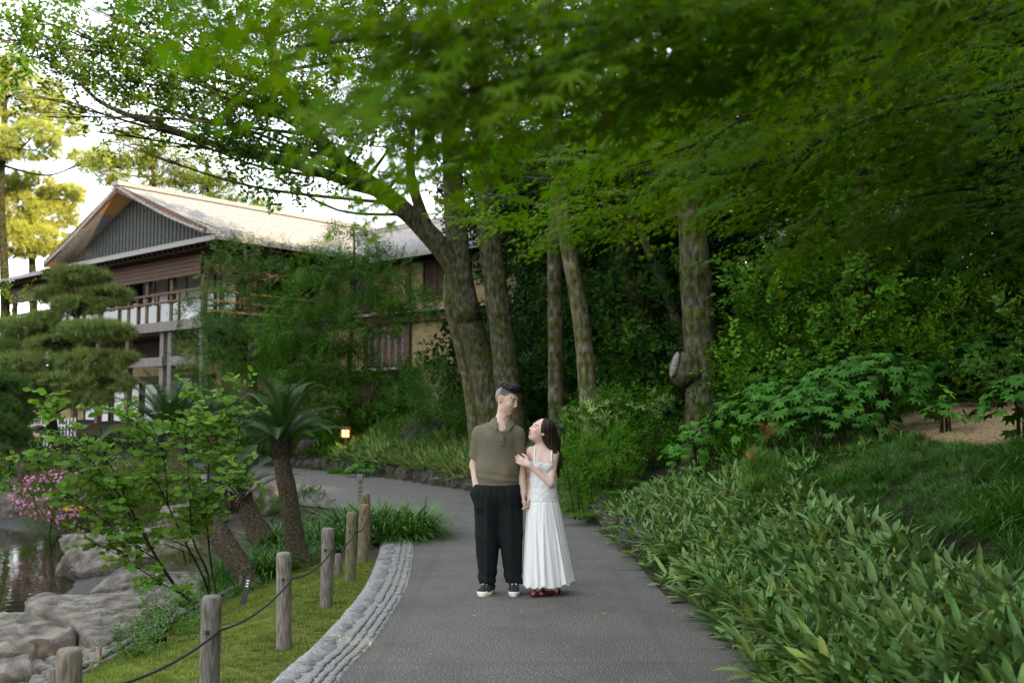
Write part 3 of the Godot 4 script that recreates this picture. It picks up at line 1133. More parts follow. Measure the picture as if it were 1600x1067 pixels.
	bpart("wall", Vector3(-11.1, 5.35, -8.2), Vector3(14.2, 3.6, 10.6), M.timber_dark, h)
	# --- front posts, two storeys
	for x in [-2.2, -4.22, -5.9, -7.22, -9.5, -11.5, -13.6, -15.6, -17.4]:
		bpart("post", Vector3(x, 5.75, -0.92), Vector3(0.17, 2.3, 0.17), M.timber, h)
	for x in [-2.2, -4.22, -4.75, -7.22, -9.5, -11.5, -13.6, -15.6, -17.4]:
		bpart("post", Vector3(x, 2.2, -0.92), Vector3(0.24, 4.4, 0.2), M.timber_grey if x > -5.0 else M.timber, h)
	bpart("balcony_beam", Vector3(-9.7, 4.58, -0.80), Vector3(15.6, 0.34, 0.36), M.timber_grey, h)
	bpart("balcony_floor", Vector3(-9.7, 4.38, -1.7), Vector3(15.4, 0.09, 1.7), M.timber_dark, h)
	for bx in [[-5.75, 2.5], [-3.2, 1.7], [-8.4, 2.1]]:
		bpart("cross_beam", Vector3(bx[0], 3.34, -0.80), Vector3(bx[1], 0.32, 0.2), M.timber_grey, h)
	# balcony rails and glass
	for y in [5.78, 5.48]:
		bpart("handrail", Vector3(-9.8, y, -0.79), Vector3(15.1, 0.09, 0.09), M.timber, h)
	for i in 10:
		bpart("rail_panel", Vector3(-2.95 - i * 1.42, 5.08, -0.87), Vector3(1.3, 0.66, 0.02), M.white_wall if i < 1 else M.glass, h)
		bpart("rail_post", Vector3(-3.65 - i * 1.42, 5.25, -0.83), Vector3(0.07, 1.0, 0.07), M.timber, h)
	# upper windows behind the balcony
	for i in 6:
		window_at(h, Vector3(-3.55 - i * 2.3, 5.85, -2.46), 2.1, 2.4, 2, true, M.glass, M.timber_dark, 1.0 if i < 3 else 0.0)
	# ground floor: plaster bays, glazed doors
	for i in 4:
		window_at(h, Vector3(-5.2 - i * 2.45, 1.35, -2.40), 2.2, 2.7, 2, true, M.blind, M.timber_dark, 0.0, "glazed_door")
	bpart("door_beam", Vector3(-8.6, 2.86, -2.36), Vector3(9.6, 0.16, 0.16), M.timber_dark, h)
	bpart("plaster_panel", Vector3(-5.85, 3.72, -2.3), Vector3(2.1, 1.15, 0.12), M.plaster, h)
	bpart("downpipe", Vector3(-5.2, 4.22, -1.2), Vector3(0.08, 0.3, 0.08), M.white, h)
	bpart("downpipe", Vector3(-5.32, 4.10, -1.2), Vector3(0.24, 0.08, 0.08), M.white, h)
	# --- side veranda on the sunlit side
	for z in [-2.9, -5.0, -6.6]:
		bpart("side_post", Vector3(-2.2, 5.75, z), Vector3(0.16, 2.3, 0.16), M.timber, h)
		bpart("side_post", Vector3(-2.2, 2.2, z), Vector3(0.2, 4.4, 0.2), M.timber, h)
	bpart("side_beam", Vector3(-2.1, 4.58, -4.0), Vector3(0.3, 0.3, 6.0), M.timber_grey, h)
	bpart("side_floor", Vector3(-2.9, 4.38, -4.0), Vector3(1.4, 0.09, 6.0), M.timber_dark, h)
	for y in [5.75, 5.4, 5.05]:
		bpart("side_rail", Vector3(-2.14, y, -4.0), Vector3(0.08, 0.08, 5.9), M.timber_light, h)
	window_at(h, Vector3(-3.92, 5.7, -3.6), 2.4, 2.2, 2, false, M.glass, M.timber_dark)
	# --- wing
	var wr := []
	var wr_b := []
	for i in 21:
		var t := i / 20.0
		var y := lerpf(6.9, 9.4, t) - 0.15 * sin(PI * t)
		wr.append([Vector3(-6.5, y, lerpf(-5.0, -11.0, t)), Vector3(10.2, y, lerpf(-5.0, -11.0, t))])
		wr_b.append([Vector3(10.2, y, lerpf(-17.0, -11.0, t)), Vector3(-14.0, y, lerpf(-17.0, -11.0, t))])
	rb = MB.new()
	slab(rb, wr, 0.028, 0.1)
	part("wing_roof", rb.mesh(), M.roof_tile, h)
	rb = MB.new()
	slab(rb, wr_b, 0.028, 0.1)
	part("wing_roof", rb.mesh(), M.roof_tile, h)
	bpart("wing_ridge_cap", Vector3(1.2, 9.45, -11.0), Vector3(18.0, 0.22, 0.4), M.roof_tile, h)
	bpart("rain_gutter", Vector3(4.0, 6.80, -4.93), Vector3(12.4, 0.11, 0.12), M.gutter_metal, h)
	bpart("wing_wall", Vector3(3.5, 3.4, -11.0), Vector3(12.4, 6.8, 10.0), M.plaster, h)
	var gw := MB.new()
	gw.face3(Vector3(9.7, 6.8, -6.0), Vector3(9.7, 9.3, -11.0), Vector3(9.7, 6.8, -16.0))
	part("wing_gable", gw.mesh(), M.plaster, h)
	for x in [-1.2, 0.5, 2.68, 5.6, 8.0, 9.62]:
		bpart("wing_post", Vector3(x, 5.9, -5.95), Vector3(0.18, 1.9, 0.14), M.timber, h)
	for x in [0.5, 2.72, 6.9, 9.62]:
		bpart("wing_post", Vector3(x, 3.5, -5.95), Vector3(0.18, 2.4, 0.14), M.timber, h)
	bpart("wing_beam", Vector3(3.6, 4.80, -5.9), Vector3(12.5, 0.26, 0.22), M.timber, h)
	bpart("string_course_roof", Vector3(3.6, 5.0, -5.78), Vector3(12.6, 0.07, 0.5), M.roof_tile, h)
	window_at(h, Vector3(4.05, 6.1, -5.94), 1.25, 1.35, 2, true, M.timber_dark, M.timber)
	window_at(h, Vector3(0.2, 6.0, -5.94), 1.2, 1.4, 2, true, M.glass, M.timber_dark)
	for i in 17:                                                    # slatted screen
		bpart("screen_slat", Vector3(0.68 + i * 0.118, 3.8, -5.93), Vector3(0.1, 1.3, 0.05), M.timber_grey if i % 3 == 0 else M.timber, h)
	bpart("lower_eave", Vector3(1.6, 3.02, -5.5), Vector3(3.6, 0.08, 1.1), M.roof_tile, h)
	bpart("lower_wall", Vector3(1.5, 1.4, -5.6), Vector3(3.0, 2.8, 0.8), M.timber_dark, h)
	bpart("foundation", Vector3(-4.2, 0.1, -7.4), Vector3(28.0, 0.5, 13.6), M.mortar, h)



# ---------------------------------------------------------------- trees
func blob(p: Vector3, rx: float, ry: float, rz: float = 0.0, k: float = 1.0) -> Array:
	return [p, Vector3(rx, ry, rz if rz > 0.0 else rx), k]

func big_trees() -> void:
	var T: Node3D
	# the leaning tree whose bough reaches out over the garden
	var b0 := Vector3(-0.366, 0.551, -20.46)
	var bl := [
		blob(Vector3(-3.00, 6.90, -19.14), 1.188, 0.66), blob(Vector3(-3.99, 6.71, -18.48), 1.188, 0.66), blob(Vector3(-4.70, 6.86, -17.95), 1.188, 0.726), blob(Vector3(-5.36, 6.94, -17.42), 1.188, 0.66), blob(Vector3(-5.75, 7.43, -17.16), 1.056, 0.792),
		blob(Vector3(-6.32, 7.78, -17.16), 0.99, 0.66), blob(Vector3(-6.38, 6.92, -16.63), 0.66, 0.462), blob(Vector3(-7.04, 7.21, -16.50), 0.792, 0.528), blob(Vector3(-7.38, 7.71, -16.37), 0.792, 0.462), blob(Vector3(-7.83, 7.34, -16.10), 0.66, 0.396), blob(Vector3(-7.86, 8.05, -16.10), 0.792, 0.528, 0.0, 0.7),
		blob(Vector3(-7.13, 8.43, -16.63), 0.924, 0.462, 0.0, 0.8), blob(Vector3(-7.69, 6.66, -15.84), 0.422, 0.185), blob(Vector3(-7.55, 6.32, -15.84), 0.33, 0.132), blob(Vector3(-6.96, 6.23, -16.37), 0.33, 0.158), blob(Vector3(-6.52, 6.01, -16.37), 0.185, 0.172),
		blob(Vector3(-6.34, 8.47, -17.16), 0.924, 0.66), blob(Vector3(-5.48, 8.57, -17.69), 1.32, 0.792), blob(Vector3(-4.62, 8.26, -18.48), 1.452, 0.924), blob(Vector3(-3.52, 8.24, -19.14), 1.584, 1.056), blob(Vector3(-2.34, 8.34, -19.80), 1.584, 1.188), blob(Vector3(-1.35, 9.39, -20.46), 1.98, 1.188),
		blob(Vector3(-3.13, 9.67, -19.80), 1.848, 0.924), blob(Vector3(-4.52, 9.51, -18.48), 1.716, 0.792), blob(Vector3(-2.30, 7.01, -19.54), 1.056, 0.528), blob(Vector3(-1.43, 7.41, -19.80), 1.188, 0.792), blob(Vector3(-5.16, 6.12, -17.16), 0.66, 0.264), blob(Vector3(-3.62, 6.14, -18.48), 0.792, 0.238), blob(Vector3(-4.27, 5.79, -17.69), 0.66, 0.211), blob(Vector3(-2.60, 6.19, -19.01), 0.66, 0.211),
		blob(Vector3(-6.12, 10.14, -18.48), 2.112, 0.924), blob(Vector3(-3.95, 11.70, -19.80), 2.904, 1.188), blob(Vector3(-1.12, 12.23, -21.12), 3.168, 1.584), blob(Vector3(-5.86, 6.38, -16.90), 0.462, 0.198), blob(Vector3(-8.24, 7.62, -15.84), 0.528, 0.33)]
	T = tree("bough_tree", "big mossy tree leaning left, its long bough reaching over the garden below the sky", b0,
		[b0 + Vector3(0.03, -0.8, 0), Vector3(-0.393, 1.33, -20.46), Vector3(-0.565, 2.25, -20.46), Vector3(-0.879, 3.43, -20.33), Vector3(-1.10, 4.33, -20.20), Vector3(-1.46, 4.90, -20.06), Vector3(-2.06, 5.51, -19.80), Vector3(-2.54, 5.87, -19.54), Vector3(-3.10, 6.26, -19.40), Vector3(-3.71, 6.81, -19.27), Vector3(-4.42, 7.77, -19.27), Vector3(-4.82, 8.93, -19.27)],
		0.34, 0.09, M.bark, bl, kit.broad, M.leaf_tree, spread_in(bl, 150.0, -0.12, 101, Color(1, 1, 1), 0.3, 0.0, 1.15), 0.045, "", "tree", 0.15)
	var lb := MB.new()
	var main := curve([Vector3(-2.49, 5.84, -19.54), Vector3(-3.01, 5.98, -19.27), Vector3(-3.69, 6.14, -18.88), Vector3(-4.40, 6.22, -18.22), Vector3(-5.00, 6.26, -17.82), Vector3(-5.54, 6.36, -17.29), Vector3(-6.08, 6.48, -16.90), Vector3(-6.59, 6.59, -16.50), Vector3(-6.98, 6.78, -16.37), Vector3(-7.34, 7.20, -16.24), Vector3(-7.48, 7.55, -16.24), Vector3(-7.85, 7.83, -16.10)], 0.2)
	tube(lb, main, taper(main.size(), 0.112, 0.02), 10, 0.2)
	var up := curve([Vector3(-0.878, 3.42, -20.30), Vector3(-1.07, 4.33, -20.20), Vector3(-1.16, 5.42, -20.33), Vector3(-1.25, 6.69, -20.59), Vector3(-1.37, 8.56, -20.86), Vector3(-1.53, 10.50, -21.12)], 0.25)
	tube(lb, up, taper(up.size(), 0.28, 0.12), 14, 0.09)
	var sm_ := curve([Vector3(-1.66, 5.14, -19.93), Vector3(-1.93, 5.84, -19.80), Vector3(-2.05, 6.59, -19.67), Vector3(-1.95, 7.81, -19.80)], 0.25)
	tube(lb, sm_, taper(sm_.size(), 0.13, 0.05), 10, 0.16)
	wpart("bough", lb, M.bark, T)
	var st := MB.new()
	var s2 := curve([Vector3(-0.725, 0.778, -21.38), Vector3(-0.851, 2.01, -21.38), Vector3(-1.06, 2.95, -21.12), Vector3(-1.26, 3.87, -20.72), Vector3(-1.24, 4.37, -20.46)], 0.25)
	tube(st, s2, taper(s2.size(), 0.2, 0.17), 14, 0.09)
	wpart("second_stem", st, M.bark_pale, T)
	var ep := spread_in([blob(Vector3(-1.28, 4.15, -19.80), 0.158, 0.264), blob(Vector3(-0.413, 2.62, -20.06), 0.132, 0.37), blob(Vector3(-0.748, 3.14, -20.00), 0.106, 0.264)], 2600.0, -0.4, 102, Color(0.9, 1.0, 0.6), 0.3, 0.5, 0.5)
	crown(T, kit.tiny, M.leaf_shrub, ep, "climbing_fern")
	# other standing trunks
	var spec := [
		["straight_tree", "mossy straight trunk behind the couple with a warm sunlit patch halfway up", [Vector3(0.0766, 0.32, -20.00), Vector3(0, 1.34, -20.00), Vector3(-0.142, 2.62, -20.00), Vector3(-0.323, 4.05, -20.00), Vector3(-0.494, 5.35, -20.00), Vector3(-0.6, 6.67, -20.00), Vector3(-0.683, 8.41, -20.00), Vector3(-0.728, 10.84, -20.00)], 0.275, 0.155, "bark"],
		["slim_tree", "slim upright trunk just above the woman's head, thinnest of the group", [Vector3(0.828, 0.671, -18.00), Vector3(0.808, 1.47, -18.00), Vector3(0.79, 3.21, -18.00), Vector3(0.77, 4.38, -18.00), Vector3(0.797, 5.57, -18.00), Vector3(0.85, 7.36, -18.00), Vector3(0.904, 9.39, -18.50)], 0.15, 0.09, "bark"],
		["pale_tree", "pale grey trunk leaning slightly left beside the slim trunk", [Vector3(1.37, 0.612, -17.00), Vector3(1.34, 1.37, -17.00), Vector3(1.26, 2.46, -17.00), Vector3(1.15, 3.34, -17.00), Vector3(0.97, 4.34, -17.00), Vector3(0.819, 5.34, -17.00), Vector3(0.69, 6.70, -17.00), Vector3(0.571, 8.88, -17.30)], 0.165, 0.10, "bark_pale"],
		["knobbed_tree", "thick fern-tufted trunk on the bank with a pale sawn knob at its side", [Vector3(2.97, 0.597, -15.50), Vector3(2.95, 1.09, -15.50), Vector3(2.97, 1.98, -15.50), Vector3(2.90, 3.18, -15.50), Vector3(2.85, 4.50, -15.50), Vector3(2.80, 5.52, -15.50), Vector3(2.77, 7.11, -15.60), Vector3(2.74, 8.89, -15.80)], 0.29, 0.15, "bark"]]
	var crowns := [
		[blob(Vector3(-1.11, 9.60, -21.00), 2.7, 1.6), blob(Vector3(0, 8.61, -21.00), 2.4, 1.4), blob(Vector3(-0.556, 11.31, -21.00), 3.6, 1.9), blob(Vector3(0.783, 6.67, -20.00), 1.2, 0.7)],
		[blob(Vector3(1.00, 8.83, -19.00), 2.4, 1.5), blob(Vector3(1.62, 7.30, -19.00), 1.8, 1.0), blob(Vector3(1.26, 10.77, -19.00), 3.0, 1.6), blob(Vector3(0.619, 6.16, -19.00), 1.0, 0.5)],
		[blob(Vector3(1.79, 7.38, -17.00), 2.2, 1.4), blob(Vector3(0.837, 6.18, -16.00), 1.4, 0.8), blob(Vector3(1.85, 9.68, -17.50), 3.2, 1.6), blob(Vector3(0, 5.34, -17.00), 0.9, 0.3)],
		[blob(Vector3(3.69, 7.68, -16.00), 2.6, 1.5), blob(Vector3(2.28, 7.70, -15.00), 2.2, 1.3), blob(Vector3(4.61, 6.61, -16.00), 2.0, 1.1), blob(Vector3(3.19, 9.64, -16.00), 3.6, 1.6), blob(Vector3(2.09, 5.65, -16.00), 1.2, 0.6)]]
	for i in 4:
		var a: Array = spec[i]
		T = tree(a[0], a[1], a[2][0], a[2], a[3], a[4], M[a[5]], crowns[i], kit.broad, M.leaf_tree, spread_in(crowns[i], 90.0, -0.1, 110 + i, Color(0.62, 0.66, 0.6), 0.3), 0.05)
	# knob with its sawn face, and tufts of fern on the bark
	var kb := stone(61.0, Vector3(0.26, 0.27, 0.24), 2.2, 0.2, 12)
	kb.moved(Transform3D(Basis(Vector3(0, 0, 1), 0.2), Vector3(2.70, 2.20, -15.42)))
	var knob := wpart("knob", kb, M.bark, T)
	var cut := stone(62.0, Vector3(0.055, 0.2, 0.11), 2.4, 0.08, 8)
	cut.moved(Transform3D(Basis(Vector3(0, 0, 1), -0.25), Vector3(2.51, 2.27, -15.30) - T.position))
	part("sawn_face", cut.mesh(), M.timber_grey, T)
	var tf := spread_in([blob(Vector3(2.83, 3.15, -15.20), 0.3, 0.12), blob(Vector3(2.80, 3.55, -15.20), 0.22, 0.25), blob(Vector3(2.76, 4.04, -15.20), 0.24, 0.22), blob(Vector3(2.77, 5.06, -15.30), 0.2, 0.4), blob(Vector3(2.74, 6.18, -15.30), 0.2, 0.3), blob(Vector3(2.91, 2.36, -15.20), 0.25, 0.3)], 900.0, -0.25, 121, Color(1.35, 1.3, 0.75), 0.3, 0.5, 0.55)
	crown(T, kit.tiny, M.leaf_shrub, tf, "bark_fern")
	# two thin dark leaning stems in the shade
	var q := [Vector3(3.36, 2.20, -19.00), Vector3(3.21, 3.06, -19.00), Vector3(2.95, 3.86, -19.00), Vector3(2.59, 4.73, -19.00), Vector3(2.29, 5.79, -19.00), Vector3(2.11, 7.30, -19.00)]
	var cb := [blob(Vector3(1.99, 7.55, -19.00), 1.6, 1.0)]
	tree("leaning_sapling", "thin pale bare stem leaning left in the shade beside the knobbed trunk", q[0], q, 0.1, 0.05, M.bark, cb, kit.broad, M.leaf_tree, spread_in(cb, 80.0, -0.1, 131, Color(0.5, 0.55, 0.5)), 0.03)
	q = [Vector3(3.21, 1.59, -20.00), Vector3(2.96, 2.49, -20.00), Vector3(2.65, 3.53, -20.00), Vector3(2.40, 4.44, -20.00), Vector3(2.24, 6.01, -20.00), Vector3(2.16, 8.00, -20.00)]
	cb = [blob(Vector3(2.75, 7.20, -20.00), 2.0, 1.2)]
	tree("dark_tree", "dark leaning trunk deep in the shade between the pale trunk and the knobbed trunk", q[0], q, 0.25, 0.12, M.bark_dark, cb, kit.broad, M.leaf_dark, spread_in(cb, 80.0, -0.1, 132, Color(0.7, 0.75, 0.6)), 0.04)

func forest() -> void:
	# the wooded hillside: evergreen trees that stand behind one another and shade the path
	var where := [[3.0, -22.0, 7.5], [6.0, -20.0, 7.0], [0.5, -27.0, 8.0], [4.5, -27.0, 8.5], [9.0, -24.0, 7.5], [9.5, -17.0, 7.5], [8.0, -13.0, 6.5], [12.5, -20.0, 8.0], [12.0, -12.5, 7.5], [8.0, -8.0, 7.0], [10.5, -4.0, 8.0], [7.0, -2.5, 7.0], [15.0, -7.0, 9.0], [15.5, -15.0, 9.0], [8.0, 3.0, 9.0], [12.0, 8.0, 10.0], [6.5, -33.0, 8.0], [14.0, -28.0, 8.0], [18.0, -22.0, 9.0], [5.5, 9.0, 9.0], [0.3, -29.2, 7.5], [4.6, -30.6, 9.0], [12.5, -33.0, 9.5], [16.0, -38.0, 10.0], [20.0, -31.0, 10.0], [7.6, -20.6, 8.0], [13.5, -25.0, 9.0], [16.5, -19.0, 9.0], [10.5, -20.5, 8.0], [6.0, -24.5, 8.0], [2.0, -25.0, 7.0], [11.0, -15.5, 8.0], [9.5, -10.0, 7.5], [12.0, -8.0, 8.0], [6.2, 0.8, 7.0], [3.4, 8.5, 8.5], [2.0, 13.0, 9.0], [6.8, 12.5, 9.0], [7.5, 6.0, 8.5], [10.5, 3.5, 8.5], [9.0, -0.5, 8.0], [20.0, -12.0, 9.0], [9.0, -29.0, 9.0], [5.2, -5.5, 8.5], [4.6, 5.0, 8.0], [5.0, -14.5, 8.5]]
	var looks := ["dense dark evergreen on the wooded hillside behind the trunks", "dense evergreen high on the hillside above the bank shrubs", "broad evergreen shading the path from the top of the bank"]
	for i in where.size():
		rng.seed = 200 + i
		var x: float = where[i][0]
		var z: float = where[i][1]
		var H: float = where[i][2]
		var y := height(x, z)
		var base := Vector3(x, y, z)
		var line := [base - Vector3(0, 0.3, 0), base + Vector3(rf(-0.2, 0.2), H * 0.35, rf(-0.2, 0.2)), base + Vector3(rf(-0.5, 0.5), H * 0.7, rf(-0.4, 0.4)), base + Vector3(rf(-0.6, 0.6), H * 0.95, rf(-0.5, 0.5))]
		var bl := []
		for k in 12:
			var t := rf(0.12 if x > 5.6 or z < -18.0 else 0.62, 1.0)
			var w := 2.3 * sqrt(maxf(0.15, 1.0 - 0.55 * t)) * (H / 8.0)
			var a := rf(0, TAU)
			bl.append(blob(base + Vector3(cos(a) * w * rf(0.3, 0.9), H * t, sin(a) * w * rf(0.3, 0.9)), rf(1.1, 1.7), rf(0.7, 1.1), rf(1.1, 1.7)))
		var kind := 0 if z < -19.0 else 1 if z < -6.0 else 2
		tree("evergreen_tree", looks[kind], base, line, 0.2, 0.06, M.bark_dark, bl, kit.gloss, M.leaf_dark, spread_in(bl, 105.0, -0.28, 300 + i, Color(0.95, 1.0, 0.9), 0.35, 0.2, 1.25), 0.05, ["evergreens behind the trunks", "evergreens above the bank", "evergreens beside the path"][kind])

	# bushes under the trees on the near part of the bank
	var under := [[3.6, -1.5, 1.1], [4.6, -3.2, 1.2], [3.4, 1.0, 1.1], [5.4, -5.2, 1.2], [3.8, 3.5, 1.3], [6.6, -6.6, 1.2], [5.6, -0.2, 1.6], [6.2, 2.6, 1.7], [7.0, -4.2, 1.5], [8.2, -10.0, 1.3], [5.2, 6.0, 1.6]]
	for i in under.size():
		var x: float = under[i][0]
		var z: float = under[i][1]
		var r: float = under[i][2]
		var y := height(x, z)
		shrub(["dark bush at the foot of the bank beside the path", "dark bush higher on the bank under the maple"][0 if x < 5.0 else 1], [blob(Vector3(x, y + r * 0.9, z), r, r * 0.8), blob(Vector3(x + 0.5, y + r * 0.5, z + 0.6), r * 0.9, r * 0.6)], kit.gloss, M.leaf_dark, 75.0, Color(1, 1, 0.9), 560 + i, "evergreen_bush", "bush", -0.4, 1.1).set_meta("group", "dark bushes at the foot of the bank" if x < 5.0 else "dark bushes under the maple")

func far_trees() -> void:
	# tall sunlit pines beyond the pond
	var q := [Vector3(-22.42, 3.91, -44.00), Vector3(-22.61, 7.61, -44.00), Vector3(-22.92, 11.36, -44.00), Vector3(-22.88, 14.87, -44.00), Vector3(-23.09, 17.52, -44.00)]
	var bl := [blob(Vector3(-22.69, 16.93, -44.00), 1.2, 0.7), blob(Vector3(-21.36, 16.04, -44.00), 1.2, 0.6), blob(Vector3(-22.34, 15.31, -44.00), 1.6, 0.8), blob(Vector3(-20.46, 15.16, -44.00), 1.0, 0.5), blob(Vector3(-21.63, 13.28, -43.00), 1.9, 0.6), blob(Vector3(-20.15, 14.43, -44.00), 1.1, 0.45), blob(Vector3(-18.96, 12.97, -44.00), 1.0, 0.35), blob(Vector3(-20.33, 13.56, -42.00), 1.0, 0.4), blob(Vector3(-24.27, 16.63, -44.00), 1.8, 1.2), blob(Vector3(-23.87, 13.70, -44.00), 1.8, 1.0)]
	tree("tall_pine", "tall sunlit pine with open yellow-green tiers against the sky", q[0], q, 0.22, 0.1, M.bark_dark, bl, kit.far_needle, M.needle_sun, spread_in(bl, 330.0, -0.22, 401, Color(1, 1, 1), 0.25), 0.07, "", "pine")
	q = [Vector3(-23.10, 4.12, -48.00), Vector3(-23.30, 8.16, -48.00), Vector3(-23.57, 11.31, -48.00), Vector3(-23.79, 13.21, -48.00)]
	bl = [blob(Vector3(-23.61, 12.57, -48.00), 1.4, 0.7), blob(Vector3(-23.84, 11.10, -47.00), 1.7, 0.9), blob(Vector3(-22.62, 11.15, -48.00), 1.5, 0.8), blob(Vector3(-23.49, 9.72, -47.00), 2.0, 0.8), blob(Vector3(-22.03, 11.94, -48.00), 1.0, 0.6), blob(Vector3(-24.72, 10.18, -47.00), 1.6, 1.0), blob(Vector3(-22.27, 9.72, -47.00), 1.2, 0.6), blob(Vector3(-22.02, 12.48, -49.00), 0.8, 0.4), blob(Vector3(-24.50, 12.34, -47.00), 1.3, 0.5)]
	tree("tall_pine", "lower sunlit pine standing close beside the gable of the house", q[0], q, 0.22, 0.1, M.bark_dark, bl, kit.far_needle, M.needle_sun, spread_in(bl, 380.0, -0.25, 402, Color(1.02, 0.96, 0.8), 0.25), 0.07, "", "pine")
	# leafy trees behind the roof
	q = [Vector3(-20.68, 3.16, -58.00), Vector3(-20.92, 9.92, -58.00), Vector3(-21.15, 14.49, -58.00), Vector3(-21.36, 16.79, -58.00)]
	bl = [blob(Vector3(-22.73, 16.98, -58.00), 1.3, 0.8), blob(Vector3(-21.42, 17.75, -58.00), 1.2, 0.7), blob(Vector3(-22.12, 15.64, -58.00), 2.0, 0.9), blob(Vector3(-24.02, 15.83, -58.00), 1.4, 0.5), blob(Vector3(-20.43, 15.83, -58.00), 1.3, 0.9), blob(Vector3(-20.64, 16.79, -58.00), 0.9, 0.5), blob(Vector3(-24.98, 16.41, -58.00), 0.9, 0.35)]
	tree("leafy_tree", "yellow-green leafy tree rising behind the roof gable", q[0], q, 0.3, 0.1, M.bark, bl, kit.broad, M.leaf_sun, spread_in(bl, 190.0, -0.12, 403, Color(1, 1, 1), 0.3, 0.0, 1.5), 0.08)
	q = [Vector3(-18.11, 3.22, -60.00), Vector3(-18.34, 10.21, -60.00), Vector3(-18.56, 14.93, -60.00), Vector3(-18.72, 16.92, -60.00)]
	bl = [blob(Vector3(-18.70, 16.20, -60.00), 1.2, 0.8), blob(Vector3(-19.55, 15.53, -60.00), 1.2, 0.7), blob(Vector3(-17.78, 15.13, -60.00), 1.2, 0.7), blob(Vector3(-18.95, 14.93, -60.00), 1.5, 0.7), blob(Vector3(-16.00, 13.94, -60.00), 1.4, 0.4), blob(Vector3(-14.82, 13.55, -60.00), 1.0, 0.25)]
	tree("leafy_tree", "second leafy tree behind the roof, to the right of the yellow-green one", q[0], q, 0.3, 0.1, M.bark, bl, kit.broad, M.leaf_sun, spread_in(bl, 190.0, -0.1, 404, Color(0.75, 0.9, 0.9), 0.3, 0.0, 1.5), 0.08)
	# airy garden trees before the house
	q = [Vector3(-7.60, 0.0977, -29.75), Vector3(-7.68, 2.00, -29.75), Vector3(-7.82, 3.91, -29.75), Vector3(-7.99, 5.65, -29.75), Vector3(-8.07, 6.62, -29.75)]
	bl = [blob(Vector3(-8.10, 6.23, -29.75), 0.952, 0.476), blob(Vector3(-8.76, 5.65, -29.75), 0.892, 0.476), blob(Vector3(-7.32, 5.55, -29.75), 0.952, 0.476), blob(Vector3(-8.47, 4.62, -29.15), 1.13, 0.535), blob(Vector3(-7.24, 4.33, -29.15), 1.071, 0.535), blob(Vector3(-8.83, 3.58, -29.15), 0.952, 0.535), blob(Vector3(-7.60, 3.30, -29.15), 1.309, 0.595), blob(Vector3(-6.57, 3.11, -29.15), 1.071, 0.595), blob(Vector3(-7.14, 6.23, -29.75), 0.476, 0.357), blob(Vector3(-9.22, 4.24, -29.15), 0.595, 0.476)]
	tree("airy_tree", "grey-green small-leaved tree with open tiers before the corner of the house", q[0], q, 0.1, 0.03, M.bark, bl, kit.fine, M.leaf_airy, spread_in(bl, 420.0, -0.15, 405, Color(0.85, 0.9, 1.0), 0.3), 0.03)
	q = [Vector3(-4.61, 0.168, -28.32), Vector3(-4.67, 1.97, -28.32), Vector3(-4.60, 3.80, -28.32), Vector3(-4.54, 5.27, -28.32), Vector3(-4.54, 6.56, -28.32)]
	bl = [blob(Vector3(-4.54, 6.28, -28.32), 0.826, 0.413, 0.0, 0.6), blob(Vector3(-5.32, 5.73, -28.32), 0.826, 0.413, 0.0, 0.7), blob(Vector3(-3.67, 5.64, -28.32), 0.885, 0.413, 0.0, 0.7), blob(Vector3(-4.40, 5.27, -28.32), 0.944, 0.413, 0.0, 0.8), blob(Vector3(-5.67, 4.81, -28.32), 0.944, 0.413), blob(Vector3(-4.17, 4.32, -28.08), 0.944, 0.413), blob(Vector3(-2.93, 4.72, -28.32), 0.708, 0.26, 0.0, 0.8), blob(Vector3(-2.42, 4.51, -27.73), 0.59, 0.212), blob(Vector3(-5.01, 3.75, -27.73), 1.18, 0.531), blob(Vector3(-3.58, 4.11, -27.73), 0.708, 0.354), blob(Vector3(-5.71, 2.86, -27.73), 1.298, 0.59), blob(Vector3(-4.46, 2.77, -27.73), 0.826, 0.472), blob(Vector3(-5.23, 2.13, -27.14), 0.944, 0.413), blob(Vector3(-4.60, 6.84, -28.32), 0.59, 0.236, 0.0, 0.35), blob(Vector3(-6.26, 3.75, -27.73), 0.944, 0.472)]
	tree("airy_tree", "green spreading tree with loose branches before the ochre wing of the house", q[0], q, 0.09, 0.025, M.bark, bl, kit.fine, M.leaf_airy, spread_in(bl, 640.0, -0.2, 406, Color(0.8, 1.0, 0.6), 0.3, 0.0, 1.15), 0.03)
	# shrubs at the foot of the house and on the far bank
	shrub("dark green bush filling the gap below the airy trees", [blob(Vector3(-7.70, 2.16, -28.56), 1.61, 0.69), blob(Vector3(-6.41, 1.98, -28.56), 1.38, 0.69), blob(Vector3(-8.99, 2.57, -29.75), 1.15, 0.69), blob(Vector3(-9.95, 3.21, -30.94), 0.805, 0.69)], kit.fine, M.leaf_shrub, 200.0, Color(0.55, 0.65, 0.55), 501)
	shrub("feathery dark shrub under the ochre wall at the foot of the leaning tree", [blob(Vector3(-1.65, 2.05, -23.40), 0.9, 0.6), blob(Vector3(-2.38, 1.60, -24.70), 0.96, 0.48), blob(Vector3(-1.17, 1.60, -22.75), 0.6, 0.48)], kit.fine, M.leaf_shrub, 420.0, Color(0.6, 0.75, 0.75), 502)
	shrub("low dark shrub beside the path lantern under the house eave", [blob(Vector3(-3.77, 1.97, -28.00), 1.54, 0.66), blob(Vector3(-4.48, 1.43, -29.12), 1.32, 0.44), blob(Vector3(-3.06, 2.33, -28.00), 0.88, 0.66), blob(Vector3(-3.59, 1.34, -28.00), 0.88, 0.33)], kit.broad, M.leaf_shrub, 120.0, Color(0.5, 0.7, 0.5), 503)
